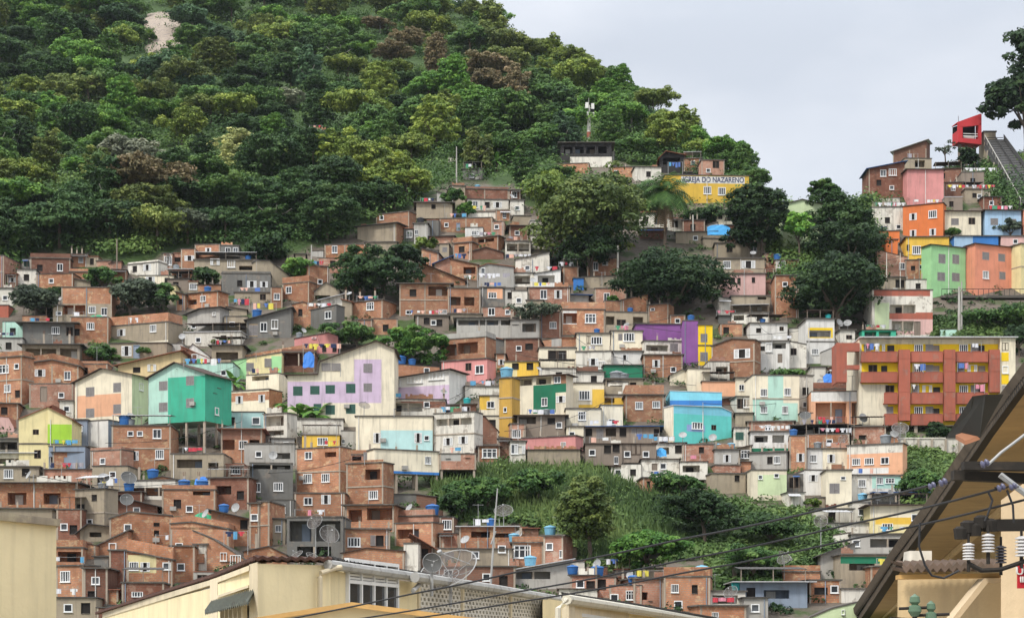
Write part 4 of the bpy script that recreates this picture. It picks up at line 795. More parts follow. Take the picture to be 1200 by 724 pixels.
# ------------------------------------------------------------ red lift station and its inclined track
def station():
    D = Df(1137, 190); s = F/D; o = empty('lift_station', at(1137, 190, D), math.radians(7)); X = lambda p: (p-1137)/s*.92; Z = lambda y: (190-y)/s
    red = M('RR'); dp = 3.2
    m = MB()
    m.prism([(X(1121), Z(167)), (X(1152), Z(169)), (X(1152), Z(163)), (X(1121), Z(162))], 0, dp)
    m.prism([(X(1121), Z(162)), (X(1127), Z(162)), (X(1127), Z(148)), (X(1121), Z(150))], 0, .5)
    m.prism([(X(1148), Z(163)), (X(1152), Z(163)), (X(1152), Z(144)), (X(1148), Z(144))], 0, .5)
    m.prism([(X(1121), Z(150)), (X(1152), Z(146)), (X(1152), Z(133)), (X(1121), Z(144))], 0, .5)
    m.prism([(X(1121), Z(144)), (X(1152), Z(133)), (X(1152), Z(132)), (X(1121), Z(143))], .51, dp+.3)
    m.quad((X(1152)-.01, .5, Z(163)), (X(1152)-.01, dp, Z(163)), (X(1152)-.01, dp, Z(133)), (X(1152)-.01, .5, Z(133)))
    m.quad((X(1121), dp, Z(162)), (X(1121), .5, Z(162)), (X(1121), .5, Z(153)), (X(1121), dp, Z(153)))
    m.build('body', red, o)
    m = MB(); m.quad((X(1121), dp-.1, Z(163)), (X(1151), dp-.1, Z(163)), (X(1151), dp-.1, Z(135)), (X(1121), dp-.1, Z(145))); m.build('back_wall', DARK, o)
    m = MB(); m.box(X(1128), X(1147), .1, .2, Z(160), Z(159)); m.box(X(1128), X(1147), .1, .2, Z(157), Z(156.3)); m.box(X(1130), X(1144), .6, .9, Z(162), Z(159)); m.build('railing', M('WH'), o)
    for x in (1127, 1136, 1147):
        q = MB(); q.box(X(x)-.25, X(x)+.25, 1.5, 2.0, -4, Z(167)); q.build('stilt', M('WD'), o)
    m = MB(); m.tube([(X(1127), 2, Z(145)), (X(1126), 2, Z(133))], .05, 5); m.build('antenna', SLAB, o)
    tag(o, 'bright red slanted lift station raised on stilts at the hilltop', 'lift station')
    D2 = D+1.0; s = F/D2; o = empty('tan_hut', at(1160, 190, D2)); m = MB(); X = lambda p: (p-1160)/s; Z = lambda y: (190-y)/s
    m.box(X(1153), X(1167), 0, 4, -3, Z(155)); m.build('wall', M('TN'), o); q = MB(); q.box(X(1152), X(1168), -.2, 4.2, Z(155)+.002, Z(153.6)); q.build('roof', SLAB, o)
    tag(o, 'small tan hut standing against the bright red lift station', 'hut')
    # inclined track: two steel beams, sleepers, walkway rail
    o = empty('inclined_track', at(1185, 230, Df(1185, 235))); dk = simple('track_steel', (.07, .068, .065), .7, dirt=.5)
    A = [(1154, 172), (1166, 172), (1176, 170)]; Bp = [(1196, 248), (1215, 248), (1228, 243)]
    for (a, b) in zip(A, Bp):
        m = MB(); p, q = at(a[0], a[1], Df(1160, 190)-1), at(b[0], b[1], Df(1185, 252)-2)
        polyprism(m, [p, q, q+Vector((0, 0, 2.1)), p+Vector((0, 0, 2.1))], (.3, .5, 0)); local(o, m).build('rail_beam', dk, o)
    m = MB(); p0, q0 = at(1154, 170, Df(1160, 190)-1.2), at(1196, 246, Df(1185, 252)-2.2)
    m.tube([p0+Vector((0, 0, 1.9)), q0+Vector((0, 0, 1.9))], .08, 5)
    for i in range(13):
        f = i/12; c = p0.lerp(q0, f)+Vector((0, 0, .9)); m.tube([c, c+Vector((0, 0, 1.0))], .05, 4)
    local(o, m).build('handrail', M('GL'), o)
    p1, q1 = at(1176, 170, Df(1160, 190)-1), at(1228, 243, Df(1185, 252)-2); m = MB()
    for i in range(26):
        f = i/25; a, b = p0.lerp(q0, f), p1.lerp(q1, f); m.tube([a+Vector((0, .4, 1.5)), b+Vector((0, .4, 1.5))], .07, 4)
    local(o, m).build('sleeper', dk, o)
    m = MB()
    polyprism(m, [p0+Vector((0, .3, 0)), q0+Vector((0, .3, 0)), q1+Vector((0, .3, 0)), p1+Vector((0, .3, 0))], (0, .4, -.5)); polyprism(m, [p0+Vector((0, .5, 1.2)), q0+Vector((0, .5, 1.2)), q1+Vector((0, .5, 1.2)), p1+Vector((0, .5, 1.2))], (0, .2, -.3)); local(o, m).build('track_bed', dk, o)
    for i in range(5):
        f = .1+i*.2; c = p0.lerp(q0, f); q = MB(); q.tube([c, c+Vector((0, 0, -6))], .25, 6); local(o, q).build('support_leg', CONC, o)
    tag(o, 'dark inclined lift track climbing to the red station', 'lift track')
station()
# ------------------------------------------------------------ church lettering
def lettering(parent, txt, size, loc, mat, width=None, rz=0):
    cu = bpy.data.curves.new('lettering', 'FONT'); cu.body = txt; cu.size = size; cu.align_x = 'CENTER'; cu.align_y = 'CENTER'; cu.extrude = .01; cu.offset = .012*size
    t = bpy.data.objects.new('lettering', cu); C.objects.link(t); bpy.context.view_layer.update()
    me = bpy.data.meshes.new_from_object(t.evaluated_get(bpy.context.evaluated_depsgraph_get())); bpy.data.objects.remove(t)
    o = bpy.data.objects.new('lettering', me); C.objects.link(o); me.materials.clear(); me.materials.append(mat); o.parent = parent; o.location = loc; o.rotation_euler = (math.radians(90), 0, rz)
    if width: o.scale = (width/(max(v.co.x for v in me.vertices)-min(v.co.x for v in me.vertices)), 1, 1)
    return o
INK = simple('sign_ink_blue', (.04, .05, .12), .6)
cs = CHURCH['s']; lettering(CHURCH['o'], 'IGREJA DO NAZARENO', 7.0/cs*1.25, ((836-828.5)/cs, -.03, (238-211)/cs), INK, 72/cs)
# ------------------------------------------------------------ poles and mast
def pole(px, pt, pb, col='WC', r=.13, label='', name='utility_pole', arm=False, D=None, cat='pole', top=0):
    D = D or Df(px, pb); o = empty(name, at(px, pb, D)); h = (pb-pt)*D/F
    m = MB(); m.tube([(0, 0, -2), (0, 0, h*.5), (0, 0, h)], [r*1.2, r, r*.75], 8); m.build('post', M(col), o)
    if arm:
        q = MB(); q.box(-.9, .9, -.05, .05, h-.7, h-.58)
        for u in (-.8, -.35, .35, .8): q.tube([(u, 0, h-.58), (u, 0, h-.38)], .05, 6)
        q.build('crossarm', M('WD'), o)
    tag(o, label, cat); return o
pole(724, 288, 335, label='pale concrete pole beside the dark domed tree', arm=False, r=.16)
pole(725, 290, 336, 'BK', r=.03, label='thin dark conduit alongside the pale concrete pole', name='conduit_pole') if False else None
pole(812, 252, 280, label='pale post standing under the yellow church', r=.14); pole(876, 205, 222, label='white post at the corner of the yellow church', r=.12)
pole(724, 145, 176, 'GL', label='thin grey pole uphill beside the netted shelter', r=.1); pole(535, 172, 218, 'GL', label='tall bare slanting trunk pole among the forest edge trees', r=.12)
pole(365, 287, 318, 'GL', label='grey pole beside the forest edge above the brick box house', r=.12); pole(137, 280, 325, 'WD', label='dark wooden pole against the forest above the upper houses', r=.12)
pole(1124, 336, 396, 'GL', label='grey concrete pole with a crossarm over the balcony block roof', r=.2, arm=True); pole(1127, 330, 392, 'GL', label='slimmer grey pole leaning next to the crossarm pole', r=.12)
pole(1039, 296, 346, 'WC', label='thin white flagpole on the veranda house terrace', r=.07, name='flag_pole'); pole(1055, 296, 344, 'WC', label='second thin white pole on the veranda house terrace', r=.06, name='flag_pole')
pole(883, 275, 285, 'WC', label='white roof vent post on the tan house above the pinkish white one', r=.16, name='vent_post')
def mast():
    D = Df(690, 168); o = empty('telecom_mast', at(690, 168, D-3)); h = 44*D/F
    n = 8
    for i in range(n):
        m = MB(); m.tube([(0, 0, -1+i*(h+1)/n), (0, 0, -1+(i+1)*(h+1)/n)], [.50-.03*i, .50-.03*(i+1)], 10); m.build('mast_section', M('RD' if i in (0, 2) else 'WC'), o)
    for z in (h*.78, h*.93):
        for k in range(3):
            t = k*2.1; m = MB(); c = (math.cos(t)*.8, math.sin(t)*.8); m.box(c[0]-.3, c[0]+.3, c[1]-.2, c[1]+.2, z-.9, z+.9); m.tube([(0, 0, z), (c[0], c[1], z)], .05, 5); m.build('antenna_panel', M('WH'), o)
    for z, t in ((h*.66, 3.9), (h*.72, 5.4)):
        m = MB(); m.lathe([(.0, 0), (.35, .05), (.6, .18)], math.cos(t)*.7, math.sin(t)*.7, z, 12); m.build('drum', M('GL'), o)
    m = MB(); m.tube([(0, 0, h), (0, 0, h+1.5)], .05, 5); m.build('lightning_rod', M('GL'), o)
    tag(o, 'red and white banded telecom mast hung with pale antennas', 'mast')
mast()
# ------------------------------------------------------------ leaves, crowns, trees
def leafmesh(name, P, Nn, size, tone, rs, elong=1.5):
    n = len(P); rnd = rs.normal(size=(n, 3)); Nn = Nn/np.linalg.norm(Nn, axis=1, keepdims=True)
    U = np.cross(Nn, rnd); U /= np.linalg.norm(U, axis=1, keepdims=True)+1e-9; V = np.cross(Nn, U)
    s = size[:, None]; a = P-U*s*.5*elong; b = P-V*s*.42+U*s*.1; c = P+U*s*.5*elong; d = P+V*s*.42+U*s*.1
    co_ = np.stack([a, b, c, d], 1).reshape(-1, 3).astype(np.float32)
    me = bpy.data.meshes.new(name); me.vertices.add(4*n); me.vertices.foreach_set('co', co_.ravel())
    me.loops.add(4*n); me.loops.foreach_set('vertex_index', np.arange(4*n, dtype=np.int32)); me.polygons.add(n)
    me.polygons.foreach_set('loop_start', np.arange(0, 4*n, 4, dtype=np.int32)); me.polygons.foreach_set('loop_total', np.full(n, 4, np.int32))
    at_ = me.attributes.new('tone', 'FLOAT', 'FACE'); at_.data.foreach_set('value', tone.astype(np.float32))
    me.update(calc_edges=True); me.materials.append(LEAF); return me
def leafmat():
    m, t, b = newmat('foliage'); oi = N(t, 'ShaderNodeObjectInfo'); an = N(t, 'ShaderNodeAttribute', attribute_name='tone')
    hs = N(t, 'ShaderNodeHueSaturation'); t.links.new(oi.outputs['Color'], hs.inputs['Color'])
    a = N(t, 'ShaderNodeMapRange'); a.inputs['To Min'].default_value = .45; a.inputs['To Max'].default_value = 1.75; t.links.new(an.outputs['Fac'], a.inputs[0]); t.links.new(a.outputs[0], hs.inputs['Value'])
    a2 = N(t, 'ShaderNodeMapRange'); a2.inputs['To Min'].default_value = .53; a2.inputs['To Max'].default_value = .475; t.links.new(an.outputs['Fac'], a2.inputs[0]); t.links.new(a2.outputs[0], hs.inputs['Hue'])
    t.links.new(hs.outputs[0], b.inputs['Base Color']); b.inputs['Roughness'].default_value = .6; b.inputs['Specular IOR Level'].default_value = .2
    tr = N(t, 'ShaderNodeBsdfTranslucent'); t.links.new(hs.outputs[0], tr.inputs[0]); mx = N(t, 'ShaderNodeMixShader'); mx.inputs[0].default_value = .22
    t.links.new(b.outputs[0], mx.inputs[1]); t.links.new(tr.outputs[0], mx.inputs[2]); t.links.new(mx.outputs[0], t.nodes['Material Output'].inputs[0]); return m
LEAF = leafmat(); BARK = simple('bark', (.13, .10, .075), .95, dirt=.4); BARKP = simple('pale_bark', (.34, .32, .27), .9, dirt=.3)
def crown_data(rx, rz, ncl, nl, lsize, rs, shape='dome', crad=None):
    """leaf clumps spread through and over a crown; leaves face up and outwards"""
    Ps, Ns, Ts = [], [], []; crad = crad or rx*.30
    lobes = [(rs.normal(size=3)*np.array([.42, .42, .25])) for _ in range(6)]
    for i in range(ncl):
        v = rs.normal(size=3); v /= np.linalg.norm(v)
        if shape == 'dome': v[2] = abs(v[2])*1.0-.25 if rs.random() < .85 else v[2]
        if shape == 'flat': v[2] = v[2]*.5+.2*rs.normal()
        l = lobes[rs.integers(6)]; rr = rs.uniform(.45, 1.0)**.5
        c = (v*rr*.72+l*.75)*np.array([rx, rx, rz])
        if shape == 'tall': c *= np.array([.8, .8, 1.1])
        k = rs.uniform(.6, 1.25); q = rs.normal(size=(nl, 3)); q /= np.linalg.norm(q, axis=1, keepdims=True)
        q[:, 2] = np.where(rs.random(nl) < .7, np.abs(q[:, 2]), q[:, 2])
        rad = crad*k*(.55+.45*rs.random(nl)); off = q*rad[:, None]*np.array([1.15, 1.15, .7])
        Ps.append(c+off); Ns.append(q*.8+np.array([0, 0, .5])+rs.normal(size=(nl, 3))*.45+np.array([0, -.15, 0]))
        Ts.append(np.clip(rs.normal(.45, .2)+rs.normal(size=nl)*.12, 0, 1))
    return np.concatenate(Ps), np.concatenate(Ns), np.concatenate(Ts)
GREENS = {'dark green': (.036, .078, .022), 'deep green': (.048, .104, .026), 'mid green': (.066, .135, .030), 'bright green': (.085, .185, .030), 'yellow green': (.140, .200, .036), 'olive': (.105, .145, .034), 'blue green': (.046, .098, .042), 'dry brownish': (.150, .130, .065), 'vivid green': (.15, .31, .045), 'silvery': (.17, .20, .13), 'pale blossoming': (.30, .34, .13), 'grey green': (.075, .10, .06)}
def tree(px, pyc, rpx, rzpx, pb, col, shape='dome', label='', group=None, name='tree', ncl=70, nl=75, lpx=3.0, seed=0, bark=BARK, D=None, cat='tree'):
    D = D or Df(px, pb); s = F/D; rs = np.random.default_rng(seed+int(px*3+pyc)); o = empty(name, at(px, pb, D)); rx, rz = rpx/s, rzpx/s; hz = (pb-pyc)/s
    P, Nn, T = crown_data(rx, rz, ncl, nl, 1, rs, shape, crad=rx*.27 if ncl < 100 else rx*.2); size = (lpx/s)*rs.uniform(.6, 1.3, len(P))
    me = leafmesh('crown', P+np.array([0, rx*.3, hz]), Nn, size, T, rs); c = bpy.data.objects.new('crown', me); C.objects.link(c); c.parent = o; c.color = tuple(g*(.62 if col in ('dark green', 'deep green') else .9) for g in GREENS[col])+(1,)
    m = MB(); tr = max(.14, rx*.06); top = max(hz-rz*.45, .8)
    m.tube([(0, rx*.3, -2), (tr*.8, rx*.3, top*.5), (0, rx*.3, top), (-tr, rx*.3, top+rz*.5)], [tr*1.3, tr, tr*.8, tr*.4], 7)
    for i in range(6):
        t = i*1.05+rs.uniform(-.3, .3); L_ = rx*rs.uniform(.4, .7); m.tube([(0, rx*.3, top*rs.uniform(.75, 1)), (math.cos(t)*L_*.5, rx*.3+math.sin(t)*L_*.5, top+rz*.2), (math.cos(t)*L_, rx*.3+math.sin(t)*L_, top+rz*rs.uniform(.3, .7))], [tr*.6, tr*.4, tr*.15], 5)
    m.build('trunk', bark, o); tag(o, label, cat, group); TREES.append((px-rpx, px+rpx, pyc-rzpx, pyc+rzpx*.8)); return o
TREES = []
# named trees of the town (x centre, crown centre y, half width, half height, foot y)
tree(690, 255, 66, 68, 326, 'olive', label='huge olive crowned tree towering over the dark brick house', ncl=230, nl=80, lpx=3.4, seed=1)
tree(655, 235, 38, 34, 300, 'yellow green', label='yellowish tree crown leaning out beside the huge olive tree', ncl=90, nl=70, lpx=3.2, seed=2); tree(722, 236, 26, 28, 300, 'olive', label='rounded olive tree between the huge olive tree and the palm', ncl=90, nl=70, seed=3); tree(692, 292, 40, 32, 330, 'dark green', label='dark low crown under the huge olive tree', ncl=90, nl=70, seed=4)
tree(786, 330, 62, 54, 374, 'dark green', label='broad dark domed tree behind the purple walled house', ncl=260, nl=85, lpx=3.0, seed=5)
tree(893, 250, 35, 48, 314, 'dark green', label='dense dark tree to one side of the yellow church', ncl=130, nl=80, seed=6); tree(880, 275, 24, 22, 312, 'dark green', label='dark lower crown behind the tan house roof', ncl=60, seed=7)
tree(937, 267, 20, 22, 322, 'vivid green', label='small bright green tree before the pale green house', ncl=60, nl=70, seed=8)
tree(985, 250, 42, 48, 312, 'deep green', label='large deep green tree above the dark domed one on the ridge', ncl=150, nl=80, seed=9); tree(968, 222, 14, 14, 300, 'mid green', label='mid green tree tucked beside the pale green house', ncl=50, seed=10)
tree(983, 335, 56, 52, 392, 'dark green', label='broad dark tree over the white yellow lined balcony house', ncl=220, nl=85, seed=11); tree(998, 285, 38, 36, 332, 'dark green', label='dark crown between the ridge tree and the broad dark tree', ncl=90, seed=12)
tree(447, 314, 42, 36, 352, 'deep green', label='deep green tree clump beside the broad open veranda house', ncl=130, nl=80, seed=13); tree(413, 330, 19, 16, 356, 'deep green', label='smaller deep green tree next to the brick house with roof posts', ncl=50, seed=14); tree(474, 298, 20, 20, 345, 'dark green', label='dark tree at the uphill end of the green clump', ncl=60, seed=15)
tree(478, 402, 35, 28, 432, 'bright green', label='bright green tree below the broad open veranda house', ncl=120, nl=80, seed=16); tree(417, 392, 24, 16, 415, 'mid green', label='mid green bush tree behind the tall cream and lilac block', ncl=60, seed=17)
tree(118, 324, 19, 13, 342, 'mid green', label='rounded green tree beneath the forest beside the brick sheds', ncl=55, seed=18); tree(40, 352, 27, 20, 378, 'grey green', label='grey green tree above the long dark grey house', ncl=90, seed=19); tree(62, 345, 14, 14, 366, 'deep green', label='small deep green tree next to the pale topped brick house', ncl=40, seed=20); tree(150, 348, 27, 22, 374, 'grey green', label='grey green tree behind the tan house with a brick parapet', ncl=90, seed=21); tree(190, 348, 17, 16, 368, 'mid green', label='leafy tree beside the small cream upper house', ncl=50, seed=22)
tree(119, 414, 17, 9, 424, 'mid green', 'flat', label='low shrub in front of the lower windows of the tan house', ncl=40, seed=23, name='shrub', cat='shrub'); tree(172, 410, 14, 7, 419, 'mid green', 'flat', label='small shrub beside the door of the tan house', ncl=30, seed=24, name='shrub', cat='shrub')
tree(350, 318, 24, 14, 334, 'bright green', label='bushy green tree at the forest edge above the brick box house', ncl=60, seed=25); tree(243, 322, 16, 12, 340, 'deep green', label='small dark tree in front of the tan upper house', ncl=40, seed=26); tree(310, 290, 28, 16, 312, 'deep green', label='green tree crowding the forest edge house corner', ncl=60, seed=27); tree(262, 400, 14, 5, 405, 'olive', 'flat', label='olive shrub on the white low wall', ncl=25, seed=28, name='shrub', cat='shrub')
tree(626, 362, 25, 12, 400, 'grey green', 'flat', label='thin grey green tree standing before the dark brick storey', ncl=36, nl=45, seed=29); tree(718, 352, 8, 8, 362, 'bright green', label='potted looking bush against the pale brick wall', ncl=20, seed=30, name='shrub', cat='shrub', lpx=2)
tree(690, 600, 42, 42, 668, 'olive', 'tall', label='tall conical olive tree in the middle of the green slope', ncl=220, nl=85, lpx=3.3, seed=31); tree(758, 645, 42, 24, 682, 'bright green', label='bright leafy tree at the foot of the green slope', ncl=150, nl=80, lpx=3.3, seed=32); tree(570, 575, 38, 22, 606, 'mid green', label='leafy bush tree below the thin stilted houses', ncl=110, nl=80, seed=33); tree(630, 565, 30, 20, 596, 'mid green', label='rounded bush tree below the low pink house', ncl=90, seed=34); tree(540, 590, 26, 16, 612, 'deep green', label='dark bush above the blue tank roof', ncl=70, seed=35)
tree(825, 600, 40, 26, 640, 'dark green', label='dark bushy tree on the slope under the light grey houses', ncl=130, seed=36); tree(800, 568, 28, 14, 590, 'mid green', label='spreading bush at the upper rim of the green slope', ncl=70, seed=37); tree(905, 620, 34, 18, 645, 'deep green', label='dense bush below the white house at the slope edge', ncl=90, seed=38); tree(880, 655, 34, 20, 684, 'mid green', label='leafy bush over the corrugated blue grey roof', ncl=90, seed=39); tree(953, 588, 10, 7, 598, 'yellow green', label='bright yellow leaved shrub by the slope washing', ncl=24, seed=40, name='shrub', cat='shrub', lpx=2.2)
tree(1082, 565, 24, 22, 592, 'mid green', label='green bush filling the gap under the retaining wall', ncl=90, seed=41); tree(1165, 372, 40, 12, 388, 'mid green', 'flat', label='wide low bush behind the apartment block roof', ncl=70, seed=42, name='shrub', cat='shrub'); tree(1195, 395, 18, 22, 420, 'dark green', label='dark tree past the end of the apartment block', ncl=60, seed=43); tree(1185, 268, 14, 9, 282, 'grey green', label='grey green bush in front of the pale blue house', ncl=30, seed=44, name='shrub', cat='shrub'); tree(1118, 272, 10, 6, 282, 'mid green', label='low bush at the foot of the creamy white ridge house', ncl=24, seed=45, name='shrub', cat='shrub')
tree(1137, 184, 13, 14, 200, 'dark green', label='dark shrub under the red lift station', ncl=40, seed=46, name='shrub', cat='shrub')
tree(1108, 172, 12, 13, 198, 'grey green', 'flat', label='thin sparse ridge tree beside the red lift station', ncl=14, nl=22, seed=48, lpx=2.2); tree(1204, 112, 44, 46, 196, 'dark green', label='tall dark tree overhanging the inclined track', ncl=130, nl=80, lpx=4, seed=49); tree(1218, 62, 44, 34, 194, 'dark green', label='topmost dark crown rising beyond the inclined track', ncl=90, nl=70, lpx=4, seed=50)
tree(860, 222, 18, 10, 236, 'mid green', label='bush hiding the base of the church end wall', ncl=30, seed=52, name='shrub', cat='shrub') if False else None
tree(835, 250, 14, 11, 266, 'deep green', label='dark bush directly under the church windows', ncl=40, seed=53); tree(816, 255, 12, 10, 268, 'dark green', label='dark bush between the palm and the cream hut', ncl=36, seed=54)
tree(497, 285, 13, 12, 300, 'yellow green', label='yellow green bush among the small brick houses', ncl=34, seed=55); tree(545, 245, 10, 12, 260, 'bright green', label='bright bush above the long low brick house', ncl=30, seed=56); tree(530, 232, 12, 16, 258, 'mid green', label='green tree next to the tan house on posts', ncl=40, seed=57)
tree(925, 438, 22, 6, 446, 'mid green', 'flat', label='strip of shrubs over the mint and cream striped house', ncl=36, seed=58, name='shrub', cat='shrub'); tree(1100, 505, 16, 10, 522, 'dark green', label='dark bush in the shade beneath the balcony block', ncl=36, seed=59, name='shrub', cat='shrub'); tree(1140, 508, 16, 7, 520, 'mid green', label='low green bush on top of the retaining wall', ncl=30, seed=60, name='shrub', cat='shrub')
# palm and banana plants
def frond_plant(px, pt, pb, n, Lm, label, name, cat, col='mid green', wide=.35, droop=1.0, trunk=True, dead=0, leafy=True):
    D = Df(px, pb); s = F/D; o = empty(name, at(px, pb, D)); h = (pb-pt)/s; rs = random.Random(int(px+pt))
    if trunk:
        m = MB(); m.tube([(0, 0, -1.5), (.1, 0, h*.5), (0, 0, h)], [.32, .25, .2], 8); m.build('trunk', BARK, o)
    f = MB()
    def frond(L_, az, el, dr, wd, mb):
        pts = []; p = Vector((0, 0, h)); d = Vector((math.cos(az)*math.cos(el), math.sin(az)*math.cos(el), math.sin(el))); k = 9
        for i in range(k+1):
            pts.append(p.copy()); p = p+d*(L_/k); d = (d+Vector((0, 0, -dr*.26))).normalized()
        for i in range(k):
            a, b = pts[i], pts[i+1]; dd = (b-a).normalized(); sd = dd.cross(Vector((0, 0, 1))); sd = sd.normalized() if sd.length > .01 else Vector((1, 0, 0))
            ww = wd*math.sin(math.pi*min(1, (i+.7)/(k+.6)))
            if leafy:
                for e in (-1, 1):
                    for t in (0., .5):
                        q = a.lerp(b, t); tip = q+sd*e*ww+dd*ww*.5+Vector((0, 0, -ww*.45)); mb.quad(q, q+dd*(L_/k*.32), tip, tip-dd*.02)
            else:
                mb.quad(a, b, b+sd*ww+Vector((0, 0, -ww*.3)), a+sd*ww+Vector((0, 0, -ww*.3))); mb.quad(b, a, a-sd*ww+Vector((0, 0, -ww*.3)), b-sd*ww+Vector((0, 0, -ww*.3)))
    for i in range(n): frond(Lm*rs.uniform(.8, 1.1), i*2.4, rs.uniform(.15, 1.25), droop*rs.uniform(.8, 1.2), wide*Lm, f)
    me = f.build('crown', LEAF, o); me.color = GREENS[col]+(1,); a_ = me.data.attributes.new('tone', 'FLOAT', 'FACE'); a_.data.foreach_set('value', [rs.uniform(.2, .8) for _ in me.data.polygons])
    if dead:
        g = MB()
        for i in range(dead): frond(Lm*rs.uniform(.7, 1.1), i*2.4, rs.uniform(-1.2, -.5), .9, wide*Lm*.35, g)
        g.build('dead_fronds', simple('dead_frond', (.26, .18, .11), .9), o)
    tag(o, label, cat); TREES.append((px-Lm*s*.7, px+Lm*s*.7, pt-Lm*s*.5, pt+Lm*s*.4)); return o
frond_plant(779, 229, 296, 64, 6.2, 'shaggy palm with a skirt of brown dead fronds', 'palm_tree', 'palm tree', 'mid green', .22, 1.05, dead=22)
for px, pt, pb, L_, lb in ((352, 487, 500, 3.6, 'cluster of banana leaves over the yellow walled room'), (371, 487, 502, 3.4, 'banana plant against the lower lilac block wall'), (336, 480, 492, 2.8, 'banana plant beside the shaded white veranda'), (274, 450, 462, 2.8, 'banana plant beside the sea green gabled house'), (582, 190, 204, 2.6, 'banana plant at the forest edge over the white shacks'), (600, 184, 200, 3.0, 'tall banana plant at the forest edge below the netted shelter'), (618, 188, 204, 2.6, 'banana plant nearest the huge olive tree'), (462, 232, 246, 2.6, 'banana plant at the forest edge over the low brick house'), (860, 664, 682, 2.2, 'broad leaved plant at the foot of the green slope'), (882, 662, 682, 2.4, 'broad leaved plant behind the corrugated blue grey roof'), (528, 286, 292, 1.2, 'small leafy plant beside the two storey brick cube'), (1091, 482, 500, 2.0, 'young palm in front of the red balconies'), (1138, 484, 500, 1.8, 'drooping palm before the lowest red balcony')):
    frond_plant(px, pt, pb, 11, L_, lb, 'banana_plant' if 'banana' in lb else 'broad_leaved_plant' if 'palm' not in lb else 'young_palm', 'banana plant' if 'banana' in lb else 'plant' if 'palm' not in lb else 'palm tree', 'bright green' if 'banana' in lb else 'grey green', .16, .8, trunk=pb-pt > 8, leafy='banana' not in lb)
